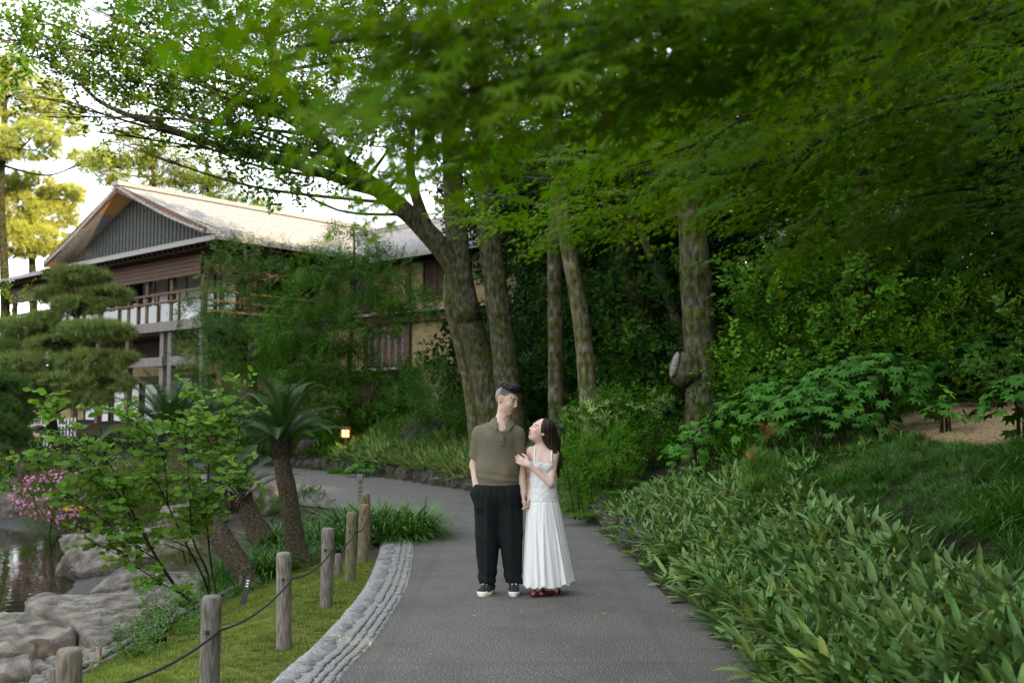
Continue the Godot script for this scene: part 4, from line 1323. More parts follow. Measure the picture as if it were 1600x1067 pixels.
	shrub("glossy dark evergreen bush seen in the gap right of the straight mossy trunk", [blob(Vector3(0.455, 3.87, -22.00), 0.7, 1.0), blob(Vector3(0.637, 2.73, -22.00), 0.6, 0.6)], kit.gloss, M.leaf_dark, 110.0, Color(1, 1.1, 0.8), 504)

func shrub(label: String, bl: Array, meshes: Array, m: Material, per: float, tint: Color, seed_: int, called: String = "shrub", category: String = "shrub", gap: float = -0.25, size: float = 1.0, stems: bool = true) -> Node3D:
	var c: Vector3 = bl[0][0]
	var base := Vector3(c.x, height(c.x, c.z), c.z)
	var t := thing(called, label, category, base)
	rng.seed = seed_
	if stems:
		var b := MB.new()
		for s in bl:
			for k in 3:
				var e: Vector3 = s[0] + rdir() * s[1] * 0.7
				var f := Vector3(lerpf(base.x, s[0].x, 0.7) + rf(-0.1, 0.1), 0, lerpf(base.z, s[0].z, 0.7) + rf(-0.1, 0.1))
				f.y = height(f.x, f.z) - 0.05
				var pts := curve([f, f.lerp(e, 0.5) + Vector3(rf(-0.1, 0.1), 0.05, rf(-0.1, 0.1)), e], 0.25)
				tube(b, pts, taper(pts.size(), 0.018, 0.005), 5, 0.1)
		wpart("stems", b, M.bark_dark, t)
	var full := bl.duplicate()
	for s in bl:                                                   # foliage reaches down to the ground
		var gy := height(s[0].x, s[0].z)
		var low: float = s[0].y - s[1].y * 0.9
		while low > gy + 0.15:
			var hgt := minf(s[1].y, (low - gy) * 0.6 + 0.1)
			full.append([Vector3(s[0].x, low - hgt * 0.5, s[0].z - 0.1), Vector3(s[1].x * 0.85, hgt, s[1].z * 0.85), 0.8])
			low -= hgt * 1.3
	crown(t, meshes, m, spread_in(full, per, gap, seed_, tint, 0.3, 0.0, size, 0.35), "foliage")
	return t



# ---------------------------------------------------------------- the pond garden on the left
func boulder(label: String, at: Vector3, size: Vector3, turn: float, seed_: float, m: Material, square: float = 3.6, rough: float = 0.16, tilt: Vector3 = Vector3.ZERO) -> void:
	var b := stone(seed_, size * 0.54, square, rough * 0.8, 40, 15)
	b.moved(Transform3D(Basis(Vector3.UP, turn) * Basis.from_euler(tilt), Vector3.ZERO))
	solo("boulder", b.mesh(), m, label, "boulder", at)

func flat_rock(label: String, outline: Array, thick: float, seed_: float) -> void:   # a broad slab: an irregular outline with worn edges and an uneven top
	var c := Vector3.ZERO
	for p in outline:
		c += p / outline.size()
	var ring := []
	var n: int = outline.size()
	for i in n:
		var p: Vector3 = outline[i]
		var q: Vector3 = outline[(i + 1) % n]
		for k in 6:
			var e: Vector3 = p.cubic_interpolate(q, outline[(i + n - 1) % n], outline[(i + 2) % n], k / 6.0) - c
			ring.append(e * (1.0 + 0.05 * wob.get_noise_2d(e.x * 120.0 + seed_ * 40.0, e.z * 120.0)))
	var b := MB.new()
	var m: int = ring.size()
	var prof := [[0.0, 0.0], [0.3, 0.0], [0.6, 0.0], [0.84, -0.002], [0.94, -0.008], [0.985, -0.026], [1.0, -0.065], [1.0, -thick * 0.6], [0.96, -thick]]
	for j in prof.size():
		for e in ring:
			var x: float = e.x * prof[j][0]
			var z: float = e.z * prof[j][0]
			var y: float = prof[j][1]
			var w := wob.get_noise_2d((c.x + x) * 50.0 + seed_ * 31.0, (c.z + z) * 50.0)
			y += 0.05 * w * (1.0 if j < 6 else 0.3) + 0.02 * wob.get_noise_2d((c.x + x) * 170.0, (c.z + z) * 260.0)
			var o := 1.0 + (0.05 * wob.get_noise_3d(e.x * 160.0, y * 400.0, e.z * 160.0) if j > 5 else 0.0)
			b.vert(Vector3(x * o, y, z * o))
	for j in prof.size() - 1:
		for k in m:
			b.quad(j * m + k, j * m + (k + 1) % m, (j + 1) * m + (k + 1) % m, (j + 1) * m + k)
	b.outward()
	solo("flat_rock", b.mesh(), M.slab_rock, label, "rock", c)

func sedge(label: String, at: Vector3, n: int, spread_: float, size: float, seed_: int, tint: Color = Color.WHITE, called: String = "grass_clump") -> void:
	var t := thing(called, label, "ornamental grass", at)
	rng.seed = seed_
	for k in 2:
		var xs: Array[Transform3D] = []
		var cs := PackedColorArray()
		for i in n:
			var a := rf(0, TAU)
			var r := sqrt(rng.randf()) * spread_
			var p := Vector3(cos(a) * r, 0, sin(a) * r)
			p.y = height(at.x + p.x, at.z + p.z) - at.y - 0.02
			var s := size * rf(0.75, 1.2)
			xs.append(Transform3D(Basis(Vector3.UP, rf(0, TAU)).scaled_local(Vector3(s, s * rf(0.85, 1.1), s)), p))
			cs.append(tint * rf(0.75, 1.25))
		mass("blades", kit.sedge[k], M.leaf_sedge, xs, cs, t)

func cycad(label: String, line: Array, r0: float, r1: float, fronds: int, size: float, seed_: int, up: float) -> void:
	var t := thing("cycad", label, "cycad palm", line[0])
	rng.seed = seed_
	var pts := curve(line, 0.05)
	var b := MB.new()
	var rad := taper(pts.size(), r0, r1)
	for i in rad.size():
		rad[i] *= 1.0 + 0.03 * sin(i * 2.1) + 0.06 * wob.get_noise_2d(i * 17.0, r0 * 5000.0) + 0.1 * exp(-i * 0.25)
	tube(b, pts, rad, 18, 0.2, 5.0)
	wpart("trunk", b, M.bark_palm, t)
	var head: Vector3 = line[line.size() - 1]
	var cone := MB.new()
	for i in 120:                                                  # the collar of old leaf bases
		var a := i * 2.39996
		var yy := -0.18 + 0.24 * i / 120.0
		var o := Vector3(cos(a), 0.0, sin(a))
		var p := head + o * r1 * 0.9 + Vector3.UP * yy
		cone.face3(p - Vector3(o.z, 0, -o.x) * 0.014, p + o * 0.05 + Vector3.UP * 0.05, p + Vector3(o.z, 0, -o.x) * 0.014)
		cone.face3(p - Vector3.UP * 0.014, p + o * 0.05 + Vector3.UP * 0.05, p + Vector3.UP * 0.02)
	wpart("leaf_bases", cone, M.bark_palm, t)
	for i in fronds:
		var k := float(i) / fronds
		var a := i * 2.39996
		var c := lerpf(up, 1.25, k) + rf(-0.1, 0.1)
		var o := Vector3(cos(a), 0, sin(a))
		var y := (Vector3.UP * cos(c) + o * sin(c)).normalized()
		var z := (o * cos(c) - Vector3.UP * sin(c)).normalized()
		var f := part("frond", kit.frond[i % 3], M.leaf_palm, t, head - line[0])
		var s := size * rf(0.88, 1.1)
		f.basis = Basis(y.cross(z), y, z).scaled_local(Vector3(s, s, s))

func pine_pads(called: String, label: String, line: Array, r0: float, pads: Array, per: float, seed_: int, tint: Color) -> void:
	tree(called, label, line[0], line, r0, 0.03, M.bark, pads, kit.needle, M.needle, spread_in(pads, per, -0.32, seed_, tint, 0.22, -0.35, 1.0, 0.55), 0.035, "", "pine")

func garden_left() -> void:
	# cloud-pruned pine
	var pads := [blob(Vector3(-8.78, 4.28, -20.00), 0.62, 0.16), blob(Vector3(-9.24, 3.89, -20.00), 0.42, 0.14), blob(Vector3(-8.21, 3.89, -20.00), 0.5, 0.15), blob(Vector3(-8.70, 3.66, -19.80), 0.5, 0.16),
		blob(Vector3(-9.80, 3.24, -20.00), 0.6, 0.17), blob(Vector3(-9.22, 3.37, -19.70), 0.4, 0.14), blob(Vector3(-8.26, 3.14, -19.70), 0.75, 0.2), blob(Vector3(-8.96, 2.85, -19.60), 0.6, 0.17), blob(Vector3(-10.11, 2.81, -20.00), 0.6, 0.2), blob(Vector3(-9.28, 2.47, -19.50), 0.8, 0.2), blob(Vector3(-8.28, 2.53, -19.50), 0.75, 0.2),
		blob(Vector3(-7.76, 2.60, -19.60), 0.35, 0.12), blob(Vector3(-9.76, 2.20, -19.60), 0.65, 0.2), blob(Vector3(-8.68, 2.11, -19.30), 0.8, 0.2), blob(Vector3(-7.95, 2.12, -19.50), 0.55, 0.16), blob(Vector3(-9.16, 1.81, -19.30), 0.65, 0.17), blob(Vector3(-8.32, 1.79, -19.30), 0.55, 0.15), blob(Vector3(-9.93, 1.78, -19.60), 0.5, 0.2)]
	pine_pads("cloud_pine", "clipped pine with layered grey-green pads before the house", [Vector3(-8.94, 0.32, -20.00), Vector3(-9.14, 0.955, -20.00), Vector3(-9.25, 1.47, -20.00), Vector3(-9.15, 2.11, -20.00), Vector3(-8.89, 2.88, -20.00), Vector3(-8.76, 3.66, -20.00), Vector3(-8.77, 4.20, -20.00)], 0.14, pads, 3200.0, 601, Color(0.95, 1.0, 0.88))
	pads = [blob(Vector3(-9.68, 1.95, -18.50), 0.7, 0.3), blob(Vector3(-9.43, 1.47, -18.50), 0.55, 0.25), blob(Vector3(-9.62, 1.36, -18.20), 0.7, 0.3), blob(Vector3(-9.19, 1.12, -18.30), 0.35, 0.15)]
	pine_pads("dark_pine", "dark pine leaning in at the pond's far bank, only part of it in view", [Vector3(-8.85, 0.271, -18.50), Vector3(-9.08, 0.823, -18.50), Vector3(-9.30, 1.29, -18.50), Vector3(-9.62, 1.95, -18.50), Vector3(-9.88, 2.54, -18.50)], 0.17, pads, 3500.0, 602, Color(0.42, 0.62, 0.45))
	shrub("yellow-green sunlit bush at the far edge beside the clipped pine", [blob(Vector3(-13.26, 4.12, -26.00), 0.8, 0.8), blob(Vector3(-12.98, 3.45, -26.00), 0.6, 0.5)], kit.broad, M.leaf_sun, 90.0, Color(0.75, 0.85, 0.8), 505)
	# rocks round the pond
	boulder("big grey boulder sloping into the pond behind the sapling", Vector3(-4.75, -0.52, -13.7), Vector3(2.4, 0.95, 1.8), 0.3, 1.3, M.rock, 3.4, 0.16, Vector3(0.05, 0, -0.1))
	boulder("low brown rock between the big boulder and the flat slab", Vector3(-4.0, -0.48, -11.5), Vector3(1.3, 0.5, 0.8), 0.25, 6.1, M.rock, 3.4, 0.15)
	boulder("low rock at the far end of the pond by the pink flowers", Vector3(-10.0, -0.5, -20.0), Vector3(1.6, 0.8, 1.0), 0.2, 7.9, M.rock, 3.2, 0.16)
	boulder("pale round boulder behind the upright cycad trunk", Vector3(-3.85, 0.05, -15.6), Vector3(0.95, 0.75, 0.75), 0.4, 8.8, M.rock, 2.8, 0.14)
	boulder("pale pinkish boulder behind the leaning cycad", Vector3(-4.7, -0.05, -15.0), Vector3(1.1, 0.6, 0.8), -0.3, 9.4, M.rock, 2.8, 0.14)
	boulder("half-buried mossy stone on the far planted bank", Vector3(-2.0, 1.0, -25.0), Vector3(1.4, 0.8, 0.9), 0.3, 10.7, M.rock_dark, 2.8, 0.15)
	boulder("rounded stone on the bank behind the woman", Vector3(1.25, 0.2, -14.9), Vector3(0.5, 0.36, 0.4), 0.3, 11.2, M.rock, 2.8, 0.15)
	boulder("grey rock in the bank's far corner beside the lantern", Vector3(-5.6, 0.45, -28.2), Vector3(0.9, 0.7, 0.7), 0.3, 12.2, M.rock_dark, 2.8, 0.15)
	flat_rock("long flat slab at the waterline, the largest on the shore", [Vector3(-4.73, -0.26, -9.80), Vector3(-4.74, -0.26, -10.32), Vector3(-4.17, -0.26, -10.14), Vector3(-3.67, -0.26, -10.25), Vector3(-3.03, -0.26, -9.54), Vector3(-3.01, -0.26, -9.15), Vector3(-3.21, -0.26, -8.69), Vector3(-3.28, -0.26, -8.06), Vector3(-3.61, -0.26, -8.41), Vector3(-4.00, -0.26, -9.01), Vector3(-4.40, -0.26, -9.30)], 0.34, 2.1)
	flat_rock("flat pale slab beside the largest slab, cut off by the picture's side", [Vector3(-5.07, -0.26, -9.21), Vector3(-4.67, -0.26, -9.24), Vector3(-4.23, -0.26, -9.04), Vector3(-3.75, -0.26, -8.59), Vector3(-3.59, -0.26, -8.32), Vector3(-3.79, -0.26, -8.09), Vector3(-4.12, -0.26, -8.16), Vector3(-4.40, -0.26, -8.02)], 0.34, 3.7)
	flat_rock("small low rock in the cobbles below the pale slab", [Vector3(-4.47, -0.3, -8.24), Vector3(-4.20, -0.3, -8.31), Vector3(-4.01, -0.3, -8.36), Vector3(-3.85, -0.3, -8.18), Vector3(-3.78, -0.3, -7.98), Vector3(-3.96, -0.3, -7.85), Vector3(-4.21, -0.3, -7.77)], 0.3, 4.9)
	flat_rock("mossy grey rock at the lower corner of the cobble shore", [Vector3(-4.08, -0.28, -7.53), Vector3(-3.85, -0.28, -7.63), Vector3(-3.66, -0.28, -7.63), Vector3(-3.46, -0.28, -7.34), Vector3(-3.41, -0.28, -7.12), Vector3(-3.52, -0.28, -6.90), Vector3(-3.72, -0.28, -6.87)], 0.34, 5.5)
	# cobbled shore
	var shapes := []
	for i in 8:
		shapes.append(stone(80.0 + i, Vector3(0.5, 0.5, 0.5), 2.6, 0.16, 7).mesh())
	rng.seed = 71
	var beach := thing("cobble_shore", "strip of pale rounded cobbles between the pond rocks and the lawn", "cobbles", Vector3(-3.3, -0.4, -8.5))
	var rest: Array[Transform3D] = []
	var rc := PackedColorArray()
	var spots := []
	for j in 48:
		for i in 26:
			var x := -5.4 + i * 0.125 + rf(-0.02, 0.02) + (0.06 if j % 2 else 0.0)
			var z := -6.2 - j * 0.105 + rf(-0.02, 0.02)
			var q := zone(x, z)
			if q.y < 2.2 + 0.1 * sin(z * 2.0) or q.y > 3.7 or q.z > -0.4:
				continue
			if false:
				continue
			spots.append(Vector3(x, height(x, z) + 0.012, z))
	spots.sort_custom(func(a, b): return a.length_squared() < b.length_squared())
	for i in spots.size():
		var bs := Basis(Vector3.UP, rf(0, TAU)) * Basis(Vector3.RIGHT, rf(-0.15, 0.15))
		bs = bs.scaled_local(Vector3(rf(0.12, 0.17), rf(0.08, 0.11), rf(0.09, 0.13)))
		if i < 300:
			var o := part("cobble", shapes[i % 8], M.cobble, beach, spots[i] - beach.position)
			o.basis = bs
		else:
			rest.append(Transform3D(bs, spots[i] - beach.position))
			rc.append(Color.WHITE)
	mass("far_cobbles", shapes[0], M.cobble, rest, rc, beach)
	# wooden edging of the lawn with little pegs
	var eb := MB.new()
	var ed := [Vector3(-2.62, 0, -10.2), Vector3(-2.86, 0, -9.4), Vector3(-2.98, 0, -8.5), Vector3(-3.06, 0, -7.6), Vector3(-3.1, 0, -6.6), Vector3(-3.14, 0, -5.6)]
	for i in ed.size():
		ed[i].y = height(ed[i].x, ed[i].z) + 0.05
	var ec := curve(ed, 0.15)
	var ee := thing("bamboo_edging", "split bamboo edging with pegs along the lower side of the lawn", "edging", ed[0])
	for o in [Vector3(0, 0, 0), Vector3(0.03, -0.035, 0)]:
		var eb2 := MB.new()
		var pts := []
		for p in ec:
			pts.append(p + o)
		tube(eb2, pts, taper(pts.size(), 0.022, 0.022), 8, 0.1)
		wpart("pole", eb2, M.timber_grey, ee)
	for i in 7:
		var p: Vector3 = ec[2 + i * 4]
		part("peg", boxm(Vector3(0.035, 0.2, 0.035)), M.post_wood, ee, p - ee.position + Vector3(0.035, 0.0, 0))
	# cycads
	cycad("upright cycad with a mossy trunk and a fan of fronds above the posts", [Vector3(-2.16, -0.203, -10.60), Vector3(-2.28, 0.162, -10.60), Vector3(-2.36, 0.63, -10.60), Vector3(-2.44, 1.02, -10.60), Vector3(-2.45, 1.22, -10.60)], 0.108, 0.09, 38, 0.80, 72, 0.0)
	cycad("cycad with a thick bare trunk leaning left behind the sapling", [Vector3(-2.50, -0.334, -10.00), Vector3(-2.72, -0.0252, -10.10), Vector3(-3.01, 0.331, -10.30), Vector3(-3.34, 0.697, -10.60), Vector3(-3.62, 1.13, -10.80), Vector3(-3.73, 1.28, -10.90)], 0.118, 0.10, 38, 0.85, 73, 0.2)
	cycad("short young cycad low between the two tall cycads", [Vector3(-2.81, 0.0447, -11.50), Vector3(-2.97, 0.25, -11.60), Vector3(-3.11, 0.46, -11.70), Vector3(-3.16, 0.534, -11.70)], 0.12, 0.11, 16, 0.8, 74, 0.1)
	cycad("cycad crown half hidden behind the leaning cycad", [Vector3(-4.25, 0.108, -14.50), Vector3(-4.30, 0.658, -14.50), Vector3(-4.41, 1.12, -14.50), Vector3(-4.44, 1.26, -14.50)], 0.14, 0.13, 30, 0.9, 75, 0.3)
	# grasses
	sedge("wide arching clump of dark grass spilling over the end of the post row", Vector3(-1.62, height(-1.62, -12.6), -12.6), 40, 0.55, 1.5, 81)
	sedge("grass clump beside the post row, behind the lawn", Vector3(-2.35, height(-2.35, -11.9), -11.9), 26, 0.6, 1.25, 82, Color(0.95, 1.0, 0.85))
	sedge("grass clump between the two big cycad trunks", Vector3(-2.7, height(-2.7, -10.7), -10.7), 22, 0.5, 1.05, 83, Color(0.95, 1.05, 0.8))
	sedge("low grass clump at the foot of the leaning cycad", Vector3(-2.85, height(-2.85, -9.8), -9.8), 12, 0.35, 0.65, 84, Color(1.1, 1.2, 0.8))
	shrub("small clipped dome bush behind the upright cycad", [blob(Vector3(-2.81, 0.283, -13.60), 0.3, 0.24), blob(Vector3(-3.15, 0.154, -13.20), 0.34, 0.26)], kit.tiny, M.leaf_shrub, 2600.0, Color(0.6, 0.7, 0.6), 511, "clipped_bush", "bush", -0.6, 0.7)
	shrub("round yellowish bush low behind the sapling's stems", [blob(Vector3(-3.99, -0.0214, -12.30), 0.4, 0.26)], kit.tiny, M.leaf_sun, 2200.0, Color(0.6, 0.55, 0.5), 512, "clipped_bush", "bush", -0.5, 0.7)
	shrub("leafy weed growing through the bamboo edging", [blob(Vector3(-2.77, -0.214, -8.20), 0.22, 0.14), blob(Vector3(-2.74, -0.226, -7.70), 0.14, 0.10), blob(Vector3(-2.49, -0.296, -7.90), 0.14, 0.1), blob(Vector3(-2.75, -0.271, -7.40), 0.16, 0.08)], kit.fine, M.leaf_sedge, 2200.0, Color(0.9, 1.0, 0.8), 513, "weeds", "weed", -0.4, 0.6)
	# azaleas
	var az := shrub("clipped azalea covered in pink flowers hanging over the pond", [blob(Vector3(-8.11, 0.0608, -17.80), 0.65, 0.42), blob(Vector3(-7.39, -0.16, -17.20), 0.55, 0.35), blob(Vector3(-7.10, 0.0393, -17.40), 0.6, 0.4)], kit.tiny, M.leaf_sun, 1500.0, Color(0.45, 0.6, 0.5), 514, "azalea", "flowering shrub", -0.7, 0.9)
	var fl := MB.new()
	for k in 5:
		var a := TAU * k / 5.0
		blade(fl, Vector3.ZERO, Vector3(cos(a), 0.5, sin(a)), Vector3.UP, 0.035, 0.028, 0.1)
	var fm := fl.mesh()
	kit.flower = fm
	rng.seed = 90
	var fb := spread_in([blob(Vector3(-8.12, 0.065, -17.75), 0.66, 0.43), blob(Vector3(-7.44, -0.177, -17.15), 0.5, 0.34, 0.0, 0.7)], 1900.0, -0.45, 91, Color(1, 1, 1), 0.3, 0.0, 0.9, 0.95)
	crown(az, [fm], M.petal, fb, "blossoms")
	crown(az, [fm], M.petal_yellow, spread_in([blob(Vector3(-7.36, -0.0869, -17.00), 0.2, 0.12)], 1500.0, -0.5, 92, Color(1, 1, 1), 0.1, 0.0, 1.2, 0.97), "yellow_blossoms")
	shrub("low azalea beyond the sapling with a few pinkish flowers", [blob(Vector3(-6.96, 0.295, -18.50), 0.9, 0.35), blob(Vector3(-6.08, 0.197, -17.50), 0.6, 0.3)], kit.tiny, M.leaf_sun, 900.0, Color(0.55, 0.6, 0.5), 515, "azalea", "flowering shrub", -0.6, 1.0)
	shrub("fern-like light green ground plants on the pond's far bank", [blob(Vector3(-10.63, -0.0448, -21.50), 1.0, 0.3), blob(Vector3(-10.83, -0.406, -21.00), 0.7, 0.25), blob(Vector3(-10.48, 0.166, -22.50), 0.9, 0.3)], kit.broad, M.leaf_shrub, 130.0, Color(0.8, 0.95, 0.5), 516, "bank_plants", "plant")
	shrub("dark hedge below the white fence", [blob(Vector3(-12.16, 0.318, -27.00), 1.6, 0.35), blob(Vector3(-13.29, 0.489, -27.00), 1.2, 0.3), blob(Vector3(-10.30, 0.363, -26.00), 1.2, 0.35), blob(Vector3(-8.79, 0.647, -25.00), 1.0, 0.4)], kit.broad, M.leaf_dark, 120.0, Color(0.9, 1.0, 0.7), 517, "hedge", "hedge")
	sapling()
	# white lattice fence and a person in black before it
	var f := thing("lattice_fence", "pale lattice fence at the foot of the house behind the clipped pine", "fence", Vector3(-15.81, 0.453, -31.50))
	var fd := (Vector3(-13.58, 0.549, -31.00) - Vector3(-15.81, 0.453, -31.50))
	for i in 20:
		part("picket", boxm(Vector3(0.05, 0.85, 0.03)), M.white_wall, f, fd * (i / 19.0) + Vector3(0, 0.4, 0))
	for y in [0.25, 0.62]:
		var rl := part("rail", boxm(Vector3(fd.length() + 0.1, 0.05, 0.03)), M.white_wall, f, fd * 0.5 + Vector3(0, y, 0.035))
		rl.rotation.y = -atan2(fd.z, fd.x)
	far_person(Vector3(-14.00, 0.372, -29.50))

func far_person(foot: Vector3) -> void:
	foot.y = height(foot.x, foot.z)
	var t := thing("person", "person in a black top standing before the pale fence beyond the pond", "person", foot)
	var top_y := Vector3(-14.04, 1.39, -29.50).y - foot.y
	var k := top_y / 1.7
	var b := Field.new(Vector3(-0.4, -0.02, -0.3) * k, Vector3(0.4, 1.75, 0.3) * k, 0.022)
	b.ell(Transform3D(Basis(), Vector3(0, 1.58, 0.02) * k), Vector3(0.085, 0.12, 0.1) * k, 0.0)
	b.cap(Vector3(0, 1.5, 0) * k, Vector3(0, 1.38, 0) * k, 0.05 * k, 0.06 * k, 0.03)
	b.cap(Vector3(-0.13, 1.34, 0) * k, Vector3(0.13, 1.34, 0) * k, 0.07 * k, 0.07 * k, 0.05)
	b.cap(Vector3(0, 1.3, 0) * k, Vector3(0, 0.95, 0) * k, 0.14 * k, 0.13 * k, 0.06)
	for s in [-1.0, 1.0]:
		b.cap(Vector3(0.18 * s, 1.34, 0) * k, Vector3(0.24 * s, 1.08, 0.02) * k, 0.05 * k, 0.042 * k, 0.03)
		b.cap(Vector3(0.24 * s, 1.08, 0.02) * k, Vector3(0.1 * s, 1.02, 0.16) * k, 0.04 * k, 0.03 * k, 0.02)
		b.cap(Vector3(0.09 * s, 0.92, 0) * k, Vector3(0.1 * s, 0.48, 0.01) * k, 0.09 * k, 0.062 * k, 0.03)
		b.cap(Vector3(0.1 * s, 0.48, 0.01) * k, Vector3(0.1 * s, 0.07, 0) * k, 0.06 * k, 0.042 * k, 0.02)
		b.cap(Vector3(0.1 * s, 0.04, -0.03) * k, Vector3(0.11 * s, 0.03, 0.12) * k, 0.04 * k, 0.035 * k, 0.02)
	var mb := MB.new()
	b.net(mb, func(p: Vector3, _n: Vector3) -> Color:
		var y := p.y / k
		if y > 1.42 or (y < 1.12 and p.z > 0.09 * k and absf(p.x) < 0.22 * k and y > 0.95):
			return Color(0.03, 0.02, 0.015) if y > 1.42 and (p.z < -0.01 or y > 1.64) else Color(0.5, 0.32, 0.24)
		return Color(0.012, 0.012, 0.014) if y > 0.5 else Color(0.02, 0.02, 0.022))
	part("body", mb.mesh(), M.skin, t)

func sapling() -> void:
	var base := Vector3(-2.81, -0.318, -9.30)
	base.y = height(base.x, base.z)
	var t := thing("sapling", "young tree with round bright green leaves and several thin stems by the pond rocks", "young tree", base)
	rng.seed = 95
	var b := MB.new()
	var stems := [
		[base, Vector3(-3.00, -0.115, -9.20), Vector3(-3.20, 0.216, -9.10), Vector3(-3.31, 0.485, -9.00), Vector3(-3.42, 0.683, -9.00), Vector3(-3.52, 0.974, -8.90), Vector3(-3.64, 1.20, -8.90)],
		[base + Vector3(0.06, 0, 0), Vector3(-2.84, 0.0124, -9.30), Vector3(-2.98, 0.346, -9.20), Vector3(-3.12, 0.702, -9.10), Vector3(-3.22, 0.996, -9.00), Vector3(-3.31, 1.28, -9.00)],
		[base + Vector3(0.1, 0, -0.05), Vector3(-2.81, 0.143, -9.40), Vector3(-2.86, 0.615, -9.40), Vector3(-2.85, 1.09, -9.40), Vector3(-2.85, 1.51, -9.30), Vector3(-2.88, 1.74, -9.30)],
		[base + Vector3(0.02, 0, 0.05), Vector3(-2.77, 0.0576, -9.20), Vector3(-2.86, 0.428, -9.00), Vector3(-2.86, 0.834, -8.90), Vector3(-2.90, 1.23, -8.90), Vector3(-2.94, 1.46, -8.90)],
		[Vector3(-3.20, 0.216, -9.10), Vector3(-3.40, 0.372, -9.00), Vector3(-3.60, 0.581, -8.90), Vector3(-3.75, 0.73, -8.80), Vector3(-3.93, 0.842, -8.80)],
		[Vector3(-3.00, -0.115, -9.20), Vector3(-3.19, 0.062, -9.00), Vector3(-3.45, 0.273, -8.90), Vector3(-3.63, 0.398, -8.80)],
		[Vector3(-3.31, 0.485, -9.00), Vector3(-3.48, 0.786, -8.80), Vector3(-3.72, 1.01, -8.70), Vector3(-3.97, 1.10, -8.70), Vector3(-4.22, 1.11, -8.70)],
		[Vector3(-3.42, 0.683, -9.00), Vector3(-3.65, 1.06, -8.80), Vector3(-3.78, 1.29, -8.70), Vector3(-3.93, 1.49, -8.70), Vector3(-4.02, 1.68, -8.70)],
		[Vector3(-2.86, 0.615, -9.40), Vector3(-2.67, 0.978, -9.30), Vector3(-2.53, 1.28, -9.20), Vector3(-2.51, 1.51, -9.20)],
		[Vector3(-3.12, 0.702, -9.10), Vector3(-3.13, 1.23, -8.90), Vector3(-3.38, 1.48, -8.80), Vector3(-3.53, 1.57, -8.80)],
		[Vector3(-2.85, 1.09, -9.40), Vector3(-2.62, 1.42, -9.20), Vector3(-2.53, 1.66, -9.20), Vector3(-2.42, 1.77, -9.20)],
		[Vector3(-2.98, 0.346, -9.20), Vector3(-2.69, 0.712, -9.00), Vector3(-2.50, 0.946, -8.90), Vector3(-2.39, 1.03, -8.90)]]
	var lf := MB.new()
	for k in 2:
		blade(lf, Vector3.ZERO, Vector3(0, 1, 0), Vector3(0, 0, 1), 0.1, 0.066, 0.0, [0.15, 0.85, 1.0, 0.7, 0.0], 0.12)
		break
	var leafm := lf.mesh()
	var xs: Array[Transform3D] = []
	for si in stems.size():
		var pts := curve(stems[si], 0.1)
		var r0 := 0.017 if si < 1 else 0.011 if si < 4 else 0.006
		tube(b, pts, taper(pts.size(), r0, 0.003), 7, 0.12)
		var n: int = pts.size()
		var first := 0.42 if si < 4 else 0.15
		var twigs := int(n * (2.4 if si < 4 else 3.4))
		for k in twigs:
			var p: Vector3 = pts[int(clampf(lerpf(first, 1.0, (k + rng.randf()) / twigs), 0, 0.999) * n)]
			var d := (rdir() * Vector3(1, 0.35, 1) + Vector3(-0.25, 0.15, 0.1)).normalized()
			var L := rf(0.14, 0.3)
			var e := p + d * L
			tube(b, [p, p.lerp(e, 0.5) + Vector3(0, 0.02, 0), e], [0.003, 0.0022, 0.001], 4)
			var m := int(L / 0.032)
			var side := d.cross(Vector3.UP).normalized()
			for j in m:
				var s := 1.0 if j % 2 else -1.0
				var o := p.lerp(e, (j + 0.7) / m) + Vector3(0, 0.012, 0)
				var y := (side * s * rf(0.6, 1.1) + d * rf(0.3, 0.8) + Vector3(0, rf(-0.35, 0.2), 0)).normalized()
				var z := (Vector3(0.1, 0.6, 0.6) + rdir() * 0.55).normalized()
				var sc := rf(0.5, 0.92)
				xs.append(Transform3D(frame(y, z).scaled_local(Vector3(sc * rf(0.85, 1.15), sc, sc)), o - base))
	wpart("stems", b, M.bark_dark, t)
	xs.sort_custom(func(a, c): return (a.origin + base).length_squared() < (c.origin + base).length_squared())
	var tones := []
	for k in 5:
		var m: StandardMaterial3D = M.leaf_sapling.duplicate()
		m.albedo_color = lin([0.095, 0.105, 0.08, 0.13, 0.19][k], [0.195, 0.215, 0.17, 0.235, 0.27][k], [0.036, 0.03, 0.034, 0.035, 0.04][k])
		tones.append(m)
	var rest: Array[Transform3D] = []
	var cs := PackedColorArray()
	for i in xs.size():
		if i < 300:
			var o := part("leaf", leafm, tones[[0, 2, 0, 1, 3, 2, 0, 1, 4][int(rf(0, 8.99))]], t)
			o.transform = xs[i]
		else:
			rest.append(xs[i])
			cs.append(Color.WHITE * rf(0.8, 1.35) * Color(rf(0.85, 1.25), 1, 1))
	mass("foliage", leafm, M.leaf_sapling, rest, cs, t)



